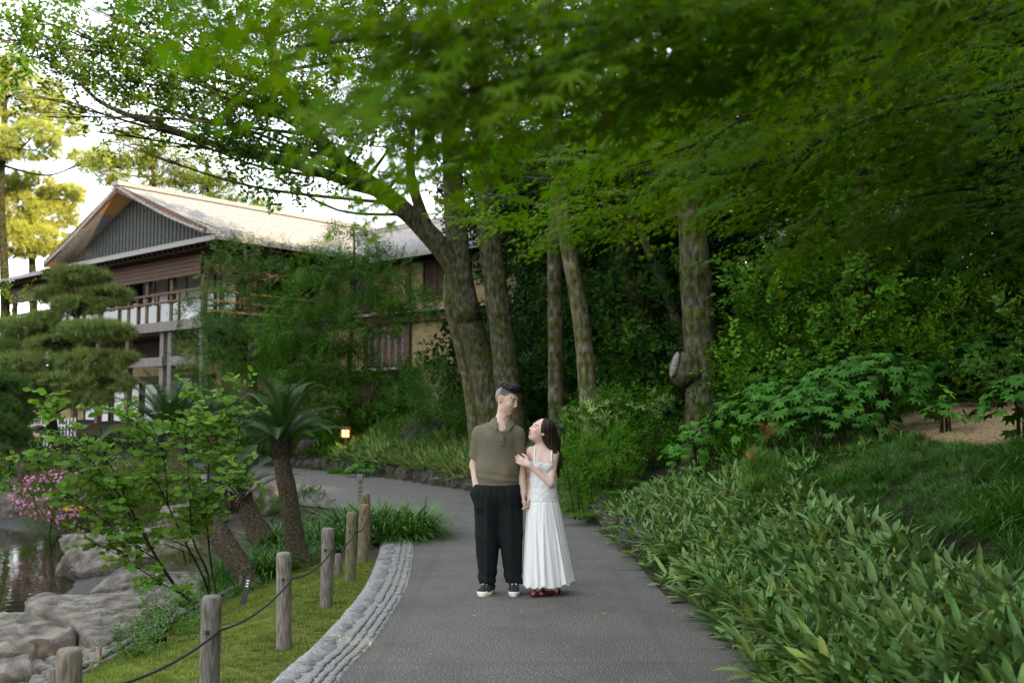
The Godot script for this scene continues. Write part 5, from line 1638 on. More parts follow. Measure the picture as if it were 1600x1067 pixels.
# ---------------------------------------------------------------- the planted bank on the right and behind the couple
func bed(called: String, label: String, from: float, to: float, near: float, far: float, per_m2: float, meshes: Array, m: Material, size: float, seed_: int, tint: Color, lift: float = 0.0, vary: float = 0.25, keep: float = -1.0, taper_near: float = 0.0) -> void:
	var ln := smooth_line(path_r)
	rng.seed = seed_
	var n: int = meshes.size()
	var all := []
	for k in n:
		all.append([[] as Array[Transform3D], PackedColorArray()])
	var count := int((to - from) * (far - near) * per_m2)
	for i in count:
		var s := rf(from, to)
		var q := along(ln, s)
		var nrm := Vector2(-q[1].y, q[1].x)
		var wide := far if taper_near <= 0.0 else minf(far, taper_near + 0.075 * (s - 8.0))
		var d := near + (wide - near) * pow(rng.randf(), 0.85)
		var p: Vector2 = q[0] + nrm * d
		var z := zone(p.x, p.y)
		if z.x < 0.02 and d > 0.02:
			continue
		if keep > -1.0 and wob.get_noise_2d(p.x * 22.0 + seed_, p.y * 22.0) < keep:
			continue
		var y := (height(p.x, p.y) if d > 0.02 else 0.0) + lift
		var out := Vector3(-nrm.x, 0, -nrm.y)
		var lean := frame((Vector3.UP + out * rf(0.0, 0.4) * (1.3 if d < near + 0.35 else 0.6) + rdir() * 0.34).normalized(), Vector3.BACK) * Basis(Vector3.UP, rf(0, TAU))
		var sc := size * rf(0.7, 1.2)
		var k := int(rf(0, n - 0.01))
		all[k][0].append(Transform3D(lean.scaled_local(Vector3(sc, sc, sc)), Vector3(p.x, y, p.y)))
		var g := 1.0 + rf(-vary, vary)
		if rng.randf() < 0.035:
			all[k][1].append(Color(tint.r * g * 1.9, tint.g * g * 1.2, tint.b * g * 0.9))
		else:
			all[k][1].append(Color(tint.r * g * rf(0.85, 1.3), tint.g * g, tint.b * g * rf(0.75, 1.25)))
	var t := thing(called, label, "ground cover", Vector3.ZERO)
	t.set_meta("kind", "stuff")
	for k in n:
		mass("leaves", meshes[k], m, all[k][0], all[k][1], t)

func lobed(label: String, c: Vector3, h: float, spread_: float, leaves: int, R: float, seed_: int, tint: Color) -> void:
	# a plant with hand-shaped leaves on thin stalks
	rng.seed = seed_
	var y := height(c.x, c.z)
	var t := thing("lobed_plant", label, "plant", Vector3(c.x, y, c.z))
	var b := MB.new()
	var lm := MB.new()
	palm_leaf(lm, Vector3.ZERO, Vector3(0, 1, 0), Vector3(0, 0, 1), 1.0, 7, 0.52, 2.35, 0.22)
	var mesh := lm.mesh()
	var xs: Array[Transform3D] = []
	var cs := PackedColorArray()
	for k in 7:
		var a := rf(0, TAU)
		var e := Vector3(cos(a) * spread_ * rf(0.2, 0.7), h * rf(0.7, 1.0), sin(a) * spread_ * rf(0.2, 0.7))
		var pts := curve([Vector3(cos(a) * 0.08, -0.05, sin(a) * 0.08), e * 0.5 + Vector3(0, 0.06, 0), e], 0.15)
		tube(b, pts, taper(pts.size(), 0.012, 0.006), 5, 0.1)
	for i in leaves:
		var a := rf(0, TAU)
		var r := sqrt(rng.randf()) * spread_
		var k := r / spread_
		var p := Vector3(cos(a) * r, h * (1.05 - 0.55 * k * k - rf(0, 0.4) * rf(0, 1)), sin(a) * r)
		var out := Vector3(cos(a), 0, sin(a))
		var yd := (out * rf(0.5, 1.0) + rdir() * 0.4 + Vector3(0, -0.25 - 0.3 * k, 0)).normalized()
		var z := (Vector3.UP + out * 0.5 * k + rdir() * 0.25).normalized()
		var s := R * rf(0.65, 1.15)
		xs.append(Transform3D(frame(yd, z).scaled_local(Vector3(s, s, s)), p))
		var g := rf(0.75, 1.25)
		cs.append(Color(tint.r * g, tint.g * g, tint.b * g * rf(0.9, 1.1)))
	part("stems", b.mesh(), M.bark_dark, t)
	mass("leaves", mesh, M.leaf_lobed, xs, cs, t)

func bank_plants() -> void:
	# broad-leaved ground cover along the path's outer edge
	bed("broad_leaf_bed", "dense bed of broad pointed grey-green leaves along the outer side of the path", 3.2, 18.0, -0.06, 1.75, 175.0, kit.lance, M.leaf_bed, 0.85, 701, Color(1, 1, 1), 0.0, 0.34, -1.0, 0.95)
	bed("broad_leaf_bed", "second stretch of broad pointed leaves, higher on the bank before the knobbed trunk", 14.5, 19.5, 1.6, 2.8, 60.0, kit.lance, M.leaf_bed, 0.8, 702, Color(0.8, 1, 0.75), 0.0, 0.28)
	bed("pale_sasa_bed", "bed of pale-edged bamboo grass over the stone edging behind the couple", 22.0, 32.0, 0.02, 2.2, 85.0, kit.sasa, M.leaf_sasa, 1.75, 703, Color(0.92, 1, 0.95), 0.05, 0.3)
	bed("low_green_bed", "low mixed greenery on the bank between the stone edging and the trunks", 17.0, 31.0, 1.6, 6.0, 24.0, kit.sasa, M.leaf_shrub, 1.6, 704, Color(0.75, 0.9, 0.75), 0.0, 0.35)
	bed("far_bed", "dark low greenery along the far end of the bend below the house", 30.5, 39.0, 0.1, 2.6, 40.0, kit.sasa, M.leaf_shrub, 1.3, 705, Color(0.8, 0.95, 0.7), 0.05, 0.35)
	bed("dark_grass_bed", "dark fine grass covering the shaded bank behind the broad leaves", 3.0, 15.5, 0.85, 2.9, 130.0, kit.sedge, M.leaf_sedge, 0.34, 706, Color(0.6, 0.75, 0.5), 0.0, 0.35, -0.75)
	bed("forest_floor_plants", "shaded low plants on the forest floor under the hillside trees", 4.0, 34.0, 5.0, 12.0, 5.0, kit.sasa, M.leaf_dark, 2.6, 707, Color(1.0, 1.1, 0.9), 0.0, 0.35)
	var fb := MB.new()
	palm_leaf(fb, Vector3.ZERO, Vector3(0, 0, 1), Vector3.UP, 0.03, 5, 0.4, 2.0, -0.2)
	var fx_: Array[Transform3D] = []
	var fc := PackedColorArray()
	rng.seed = 709
	for i in 130:
		var fz := rf(-3.5, -19.0)
		var p := Vector3(lerpf(-0.95, 1.35, pow(rng.randf(), 0.7)), 0.006, fz)
		if zone(p.x, p.z).x > 0.0 or zone(p.x, p.z).y > 0.0:
			continue
		fx_.append(Transform3D(Basis(Vector3.UP, rf(0, TAU)).scaled_local(Vector3.ONE * rf(0.4, 1.1)), p))
		fc.append([Color(1.0, 0.8, 0.6), Color(0.35, 0.3, 0.25), Color(0.5, 0.75, 0.3)][int(rf(0, 2.99))])
	stuff("fallen_leaves", fb.mesh(), M.straw, fx_, fc, "small fallen leaves scattered on the asphalt path", "leaves")
	# straw litter on the bare patch
	var sx: Array[Transform3D] = []
	var scs := PackedColorArray()
	rng.seed = 708
	for i in 2600:
		var x := 5.2 + rf(-2.1, 2.1)
		var z := -11.3 + rf(-2.2, 2.2)
		if Vector2((x - 5.2) / 2.1, (z + 11.3) / 2.2).length() > 1.0:
			continue
		sx.append(Transform3D((Basis(Vector3.UP, rf(0, TAU)) * Basis(Vector3.RIGHT, PI / 2 + rf(-0.25, 0.25))).scaled_local(Vector3.ONE * rf(0.6, 1.3)), Vector3(x, height(x, z) + 0.015, z)))
		scs.append(Color.WHITE * rf(0.4, 1.2))
	var sb := MB.new()
	blade(sb, Vector3.ZERO, Vector3.UP, Vector3.BACK, 0.16, 0.008, 0.0, [0.6, 1.0, 0.3], 0.1)
	stuff("straw_litter", sb.mesh(), M.straw, sx, scs, "dry straw litter scattered over the bare patch of bank", "straw")
	# lobed-leaf plants on the bank
	lobed("tall lobed-leaf plant rising against the foot of the knobbed trunk", Vector3(2.49, 1.16, -13.20), 0.85, 0.55, 153, 0.104, 711, Color(0.95, 1.15, 0.85))
	lobed("wide lobed-leaf plant just right of the knobbed trunk", Vector3(3.24, 1.42, -12.50), 0.95, 0.9, 289, 0.120, 712, Color(0.9, 1.05, 0.9))
	lobed("bluish lobed-leaf plant in the middle of the bank, above the bed of pointed leaves", Vector3(3.61, 1.43, -11.50), 0.95, 0.85, 289, 0.120, 713, Color(0.85, 1.0, 1.05))
	lobed("lobed-leaf plant whose dark stems show against the straw patch", Vector3(4.25, 1.50, -11.60), 1.0, 0.8, 272, 0.128, 714, Color(0.8, 0.95, 1.0))
	lobed("lobed-leaf plant behind the straw patch, leaning over its upper edge", Vector3(6.11, 2.04, -14.20), 0.85, 0.9, 289, 0.128, 715, Color(0.75, 0.95, 0.9))
	lobed("dark lobed-leaf plant over the far corner of the straw patch", Vector3(6.74, 2.02, -13.80), 0.85, 0.9, 272, 0.128, 716, Color(0.65, 0.9, 0.75))
	lobed("lobed-leaf plant at the picture's edge before the straw patch", Vector3(4.43, 1.29, -8.60), 0.6, 0.45, 102, 0.112, 717, Color(0.8, 1.0, 0.8))
	lobed("small lobed seedling standing alone on the straw patch", Vector3(4.52, 1.17, -10.40), 0.35, 0.22, 30, 0.096, 718, Color(0.9, 1.1, 0.8))
	lobed("taller lobed-leaf plant in the back row above the wide one", Vector3(4.23, 1.77, -14.50), 1.2, 1.1, 340, 0.120, 719, Color(0.8, 1.0, 0.8))
	lobed("lobed-leaf plant in the back row above the straw patch", Vector3(5.59, 2.05, -14.50), 1.1, 1.2, 340, 0.128, 720, Color(0.75, 1.0, 0.75))
	lobed("lobed-leaf plant squeezed between the bluish one and the straw patch, in the second row", Vector3(4.29, 1.74, -12.60), 1.0, 0.9, 250, 0.115, 721, Color(0.85, 1.0, 0.85))
	lobed("lobed-leaf plant in the back row at the far right, above the straw patch's corner", Vector3(6.85, 2.16, -15.00), 1.1, 1.2, 300, 0.12, 722, Color(0.7, 0.95, 0.75))
	# shrubs above
	shrub("large light green shrub filling the bank above the lobed plants", [blob(Vector3(3.67, 2.74, -15.00), 0.8, 0.5), blob(Vector3(4.21, 3.08, -14.50), 1.0, 0.6), blob(Vector3(4.87, 3.26, -14.50), 1.0, 0.55), blob(Vector3(4.42, 2.48, -14.00), 1.1, 0.45), blob(Vector3(3.54, 2.14, -14.50), 0.7, 0.4), blob(Vector3(3.98, 3.42, -15.00), 0.7, 0.4), blob(Vector3(5.42, 2.79, -14.50), 0.9, 0.5)], kit.broad, M.leaf_shrub, 150.0, Color(0.95, 1.05, 0.75), 521, "shrub", "shrub", -0.18)
	shrub("yellow-green shrub on the bank beside the large light green one", [blob(Vector3(5.87, 2.66, -14.00), 0.8, 0.45), blob(Vector3(6.50, 2.84, -14.00), 0.8, 0.45), blob(Vector3(5.39, 2.27, -13.50), 0.7, 0.3), blob(Vector3(6.08, 2.36, -13.50), 0.8, 0.3), blob(Vector3(6.79, 2.53, -13.50), 0.7, 0.4)], kit.broad, M.leaf_shrub, 150.0, Color(1.1, 1.05, 0.5), 522, "shrub", "shrub", -0.15, 0.8)
	shrub("grey-leaved shrub with pale stems at the picture's right edge", [blob(Vector3(6.10, 2.19, -12.00), 0.5, 0.35), blob(Vector3(6.50, 2.50, -12.00), 0.6, 0.5)], kit.gloss, M.leaf_lobed, 110.0, Color(1.1, 1.1, 1.1), 523, "shrub", "shrub", -0.2, 0.8)
	var ft := shrub("straggly flowering shrub with pale clusters and bare twigs high on the bank", [blob(Vector3(4.52, 4.09, -15.50), 0.9, 0.35), blob(Vector3(5.54, 4.60, -15.50), 1.1, 0.5), blob(Vector3(6.36, 5.11, -15.50), 1.1, 0.6), blob(Vector3(5.53, 5.44, -16.00), 0.9, 0.5), blob(Vector3(7.05, 4.40, -15.50), 1.1, 0.6), blob(Vector3(7.68, 5.31, -15.50), 1.2, 0.7), blob(Vector3(7.48, 3.71, -15.00), 1.0, 0.5)], kit.fine, M.leaf_shrub, 150.0, Color(0.75, 0.85, 0.7), 524, "flowering_shrub", "shrub", -0.1, 1.2)
	crown(ft, [kit.flower], M.petal_white, spread_in([blob(Vector3(4.09, 4.19, -15.20), 0.35, 0.16), blob(Vector3(5.73, 4.64, -15.20), 0.4, 0.18), blob(Vector3(5.32, 4.09, -15.20), 0.2, 0.1), blob(Vector3(4.35, 4.49, -15.20), 0.15, 0.08)], 1000.0, -0.2, 525, Color(0.5, 0.5, 0.5), 0.2, 0.0, 1.2), "blossoms")
	shrub("dark large-leaved evergreen between the pale trunk and the knobbed trunk", [blob(Vector3(1.97, 2.37, -17.50), 0.9, 0.6), blob(Vector3(2.66, 2.51, -18.00), 0.8, 0.6), blob(Vector3(2.45, 3.30, -19.00), 0.9, 0.6), blob(Vector3(1.96, 3.55, -19.00), 0.7, 0.6), blob(Vector3(2.65, 4.11, -19.50), 1.1, 0.5)], kit.gloss, M.leaf_dark, 110.0, Color(1.3, 1.35, 0.8), 526, "shrub", "shrub", -0.2, 0.9)
	shrub("dark glossy bush between the slim trunk and the mossy straight trunk", [blob(Vector3(0.621, 2.15, -21.50), 0.6, 0.6), blob(Vector3(1.20, 2.23, -20.00), 0.6, 0.5), blob(Vector3(0.665, 3.26, -21.50), 0.7, 0.8), blob(Vector3(1.35, 3.22, -21.00), 0.7, 0.8), blob(Vector3(0.641, 4.58, -22.00), 0.8, 0.8)], kit.gloss, M.leaf_dark, 110.0, Color(1.2, 1.3, 0.8), 527, "shrub", "shrub", -0.2, 0.9)
	var rh := shrub("shrub with narrow leaves in pale upright whorls behind the woman", [blob(Vector3(1.49, 1.43, -16.00), 0.6, 0.28), blob(Vector3(2.05, 1.53, -16.00), 0.55, 0.3), blob(Vector3(2.40, 1.48, -15.60), 0.4, 0.25), blob(Vector3(0.922, 1.28, -16.00), 0.4, 0.22)], kit.fine, M.leaf_shrub, 420.0, Color(0.65, 0.8, 0.6), 528)
	crown(rh, kit.white_tip, M.leaf_sasa, spread_in([blob(Vector3(1.49, 1.53, -16.00), 0.6, 0.25), blob(Vector3(2.14, 1.67, -15.90), 0.5, 0.2), blob(Vector3(0.922, 1.36, -16.00), 0.4, 0.2)], 330.0, -0.2, 529, Color(1.1, 1.15, 1.2), 0.2, -0.6), "pale_whorls")
	shrub("small bright green dome bush right beside the woman's back", [blob(Vector3(1.14, 0.884, -14.60), 0.42, 0.3), blob(Vector3(0.979, 0.698, -14.60), 0.3, 0.22), blob(Vector3(1.58, 1.10, -15.00), 0.35, 0.2)], kit.fine, M.leaf_shrub, 900.0, Color(0.9, 1.15, 0.5), 530, "dome_bush", "bush", -0.35, 0.65)
	shrub("feathery yellow-green bush with dry stems above the dome bush", [blob(Vector3(1.03, 1.09, -15.40), 0.4, 0.22), blob(Vector3(1.52, 1.01, -14.90), 0.3, 0.16)], kit.fine, M.leaf_sasa, 500.0, Color(0.8, 1.0, 0.5), 531, "feathery_bush", "bush", -0.2, 0.7)
	var fx := [[Vector3(1.11, 0.431, -13.90), "bright fern hanging over the stone edging beside the dress"], [Vector3(1.61, 0.867, -14.00), "fern above the bed of pointed leaves, below the whorled shrub"], [Vector3(1.91, 1.04, -14.20), "broad fern in the middle of the bank, left of the knobbed trunk"], [Vector3(2.58, 0.971, -10.50), "fern in front of the wide lobed plant"]]
	for i in fx.size():
		var p: Vector3 = fx[i][0]
		p.y = height(p.x, p.z) + 0.08
		var fe := thing("fern", fx[i][1], "fern", p)
		rng.seed = 750 + i
		for k in 3:
			var o := part("fronds", kit.fern[k % 2], M.leaf_sapling if i == 0 else M.leaf_shrub, fe, Vector3(rf(-0.15, 0.15), 0, rf(-0.15, 0.15)))
			o.basis = Basis(Vector3.UP, rf(0, TAU)).scaled_local(Vector3.ONE * rf(0.8, 1.15))
	# little pine on the bank, its needles partly brown
	var lp: Vector3 = Vector3(2.49, 0.808, -10.00)
	lp.y = height(lp.x, lp.z)
	var lt := thing("young_pine", "little pine with a few brown tips standing among the pointed leaves", "young pine", lp)
	var sb2 := MB.new()
	tube(sb2, [lp, lp + Vector3(0.02, 0.35, 0), lp + Vector3(0.05, 0.75, 0.02)], [0.02, 0.014, 0.005], 7, 0.1)
	wpart("stem", sb2, M.bark, lt)
	var nb := []
	for k in 8:
		nb.append(blob(lp + Vector3(rf(-0.13, 0.13), rf(0.15, 0.5), rf(-0.13, 0.13)), 0.09, 0.07))
	crown(lt, kit.needle, M.needle, spread_in(nb, 3200.0, -0.5, 761, Color(0.55, 0.95, 0.5), 0.2, -0.5), "needles")
	crown(lt, kit.needle, M.straw, spread_in([blob(lp + Vector3(0.06, 0.74, 0.02), 0.03, 0.06), blob(lp + Vector3(-0.12, 0.52, 0.1), 0.03, 0.03)], 2600.0, -0.5, 762, Color(0.55, 0.45, 0.3), 0.2, -0.5), "brown_tips")
	# big tufts of arching grass at the edge of the picture
	sedge("large dark tuft of arching strap grass at the picture's right edge", Vector3(3.35, height(3.35, -6.3), -6.3), 18, 0.35, 0.95, 771, Color(0.95, 1.05, 0.85))
	sedge("second tuft of strap grass behind the first, nearer the straw patch", Vector3(4.1, height(4.1, -7.4), -7.4), 14, 0.35, 0.85, 772, Color(0.85, 0.95, 0.75))
	sedge("small grass tuft at the lower edge of the straw patch", Vector3(3.2, height(3.2, -9.3), -9.3), 8, 0.3, 0.6, 773, Color(0.8, 0.95, 0.65))
	sedge("bright grass hanging over the far stone edging near the lantern", Vector3(-3.91, 0.629, -25.50), 30, 0.8, 0.8, 774, Color(0.9, 1.1, 0.6))
	sedge("grass hanging beside the lantern's foot", Vector3(-4.83, 0.575, -27.00), 16, 0.5, 0.7, 775, Color(0.8, 1.0, 0.6))
	# large leaves drooping over the edging
	lobed("dark broad-leaved plant drooping over the stone edging behind the grass", Vector3(-3.53, 0.302, -24.00), 0.4, 0.45, 30, 0.160, 776, Color(0.8, 1.0, 0.9))


func posts_and_small() -> void:
	# round wooden posts with a black rope
	var pb := MB.new()
	var prof := [[0.0, 0.051], [0.6, 0.05], [0.622, 0.047], [0.632, 0.038]]
	var pts := []
	var rad := []
	for p in prof:
		pts.append(Vector3(0, p[0], 0))
		rad.append(p[1])
	pts.insert(0, Vector3(0, -0.2, 0))
	rad.insert(0, 0.051)
	for i in 6:
		pts.insert(2 + i, Vector3(0, 0.08 + i * 0.09, 0))
		rad.insert(2 + i, 0.0505)
	tube(pb, pts, rad, 22, 0.05, 6.0)
	var pm := pb.mesh()
	var sp := [[Vector3(-1.745, 0, -4.03), "nearest wooden post, orange-lit on one side, at the lower corner"], [Vector3(-1.53, 0, -5.13), "weathered grey post with a deep crack, in front of the bamboo edging"], [Vector3(-1.52, 0, -6.75), "straight pale post in the middle of the lawn"], [Vector3(-1.5, 0, -8.15), "grey post with split grain beside the cycad's foot"], [Vector3(-1.5, 0, -9.35), "mossy greenish post where the lawn narrows"], [Vector3(-1.56, 0, -10.5), "squat yellowish post at the front of the grass clump"], [Vector3(-1.68, 0, -11.6), "slim post standing half inside the grass clump"]]
	var mats_ := []
	for k in [[1, 0.92, 0.8], [0.8, 0.8, 0.8], [1, 0.97, 0.93], [0.85, 0.82, 0.8], [0.72, 0.78, 0.5], [0.95, 0.88, 0.6], [0.9, 0.85, 0.6]]:
		var m: StandardMaterial3D = M.post_wood.duplicate()
		m.albedo_color = lin(k[0], k[1], k[2])
		mats_.append(m)
	var ends := []
	for i in sp.size():
		var at: Vector3 = sp[i][0]
		at.y = height(at.x, at.z)
		var t := thing("wooden_post", sp[i][1], "post", at, "posts along the lawn")
		var o := part("shaft", pm, mats_[i], t)
		o.rotation = Vector3(0.02 * sin(i * 3.0), i * 1.3, 0.025 * cos(i * 2.0))
		if i == 5:
			o.scale = Vector3(1.1, 0.97, 1.1)
		part("rope_hole", boxm(Vector3(0.015, 0.02, 0.02)), M.rope, t, Vector3(0.0, 0.46, 0.05))
		ends.append(at + Vector3(0.0, 0.46, 0.0))
	var rb := MB.new()
	var rp := [Vector3(-2.0, 0.35, -2.9)]
	rp.append_array(ends)
	var line := []
	for i in rp.size() - 1:
		for k in 10:
			var t := k / 10.0
			line.append(rp[i].lerp(rp[i + 1], t) - Vector3.UP * 0.05 * 4.0 * t * (1.0 - t) + Vector3(0.052, 0, 0))
	line.append(rp[rp.size() - 1])
	tube(rb, line, taper(line.size(), 0.0065, 0.0065), 7)
	solo("rope", rb.mesh(), M.rope, "black rope strung from post to post along the lawn", "rope")
	# low stub beside the mossy post and a capped pole at the end of the row
	var sb := MB.new()
	tube(sb, [Vector3(0, -0.1, 0), Vector3(0, 0.1, 0), Vector3(0, 0.2, 0)], [0.035, 0.035, 0.03], 12, 0.1)
	solo("post_stub", sb.mesh(), mats_[1], "short cut-off stake behind the mossy post", "stake", Vector3(-1.68, height(-1.68, -9.75), -9.75))
	var cp: Vector3 = Vector3(-2.03, -0.0778, -13.40)
	cp.y = height(cp.x, cp.z)
	var ct := thing("capped_pole", "thin pole with a square pale cap rising out of the grass clump", "pole", cp)
	var ch: float = Vector3(-2.04, 0.717, -13.40).y - cp.y
	part("pole", boxm(Vector3(0.05, ch - 0.09, 0.05)), M.timber_grey, ct, Vector3(0, (ch - 0.09) * 0.5, 0))
	part("cap", boxm(Vector3(0.075, 0.09, 0.075)), M.post_wood, ct, Vector3(0, ch - 0.043, 0))
	# plant labels: black stakes with white lettering
	for i in 2:
		var p: Vector3 = [Vector3(-2.35, -0.26, -8.90), Vector3(-2.20, -0.224, -7.30)][i]
		p.y = height(p.x, p.z)
		var t := thing("plant_label", ["black plant label stake by the leaning cycad's foot", "black plant label stake beside the weeds at the bamboo edging"][i], "plant label", p)
		var st := part("stake", boxm(Vector3(0.05, 0.26, 0.012)), M.black, t, Vector3(0, 0.12, 0))
		st.rotation = Vector3(-0.15, 0.1, -0.18 if i == 0 else -0.22)
		for k in 3:
			part("mark", boxm(Vector3(0.022, 0.012, 0.002)), M.white, st, Vector3(rf(-0.004, 0.004), 0.10 - k * 0.024, 0.0075))
	# the small lit path lantern
	var lp: Vector3 = Vector3(-4.49, 0.678, -27.00)
	lp.y = height(lp.x, lp.z)
	var lt := thing("path_lantern", "small square path lantern with glowing paper panes under a dark roof", "lantern", lp)
	lt.scale = Vector3.ONE * 0.76
	var ly: float = (Vector3(-4.49, 0.971, -27.00).y - lp.y) / 0.76
	var glow := mat("lantern_paper", 0.8, 0.7, 0.5, 0.9)
	glow.emission_enabled = true
	glow.emission = Color(1.0, 0.78, 0.42)
	glow.emission_energy_multiplier = 0.28
	part("lantern_pane", boxm(Vector3(0.24, 0.24, 0.24)), glow, lt, Vector3(0, ly, 0))
	for x in [-0.15, 0.0, 0.15]:
		part("frame_bar", boxm(Vector3(0.03, 0.34, 0.03)), M.timber_dark, lt, Vector3(x, ly, 0.145))
		part("frame_bar", boxm(Vector3(0.03, 0.34, 0.03)), M.timber_dark, lt, Vector3(x, ly, -0.145))
	for y in [-0.155, 0.01, 0.155]:
		part("frame_bar", boxm(Vector3(0.33, 0.03, 0.028)), M.timber_dark, lt, Vector3(0, ly + y, 0.147))
	part("roof", boxm(Vector3(0.42, 0.07, 0.42)), M.timber_dark, lt, Vector3(0, ly + 0.21, 0))
	part("post", boxm(Vector3(0.12, maxf(0.1, ly - 0.16), 0.12)), M.timber_dark, lt, Vector3(0, maxf(0.1, ly - 0.16) * 0.5, 0))
	var lamp := OmniLight3D.new()
	lamp.name = "lantern_light"
	lamp.light_color = Color(1.0, 0.75, 0.42)
	lamp.light_energy = 0.12
	lamp.light_size = 0.12
	lamp.omni_range = 6.0
	lamp.omni_attenuation = 2.0
	lamp.shadow_enabled = true
	lt.add_child(lamp)
	lamp.position = Vector3(0, ly, 0.22)


func lawn() -> void:
	rng.seed = 801
	var xs: Array[Transform3D] = []
	var cs := PackedColorArray()
	for i in 26000:
		var z := -2.6 - 8.6 * pow(rng.randf(), 0.8)
		var x := rf(-4.6, -1.1)
		var q := zone(x, z)
		var edge := wob.get_noise_2d(x * 90.0, z * 90.0)
		if q.y < 0.36 + edge * 0.05 or q.y > 2.25 + edge * 0.2 or z < -10.6:
			continue
		var s := rf(0.6, 1.25) * (1.0 + 0.3 * edge)
		xs.append(Transform3D(Basis(Vector3.UP, rf(0, TAU)).scaled_local(Vector3(s, s, s)), Vector3(x, height(x, z) - 0.003, z)))
		var k := 1.0 + 0.35 * wob.get_noise_2d(x * 45.0 + 30.0, z * 45.0) + rf(-0.15, 0.15)
		cs.append(Color(k * rf(0.9, 1.25), k, k * 0.9))
	stuff("lawn_grass", kit.lawn[0], M.leaf_lawn, xs, cs, "short dry-green lawn between the stone gutter and the bamboo edging", "lawn")



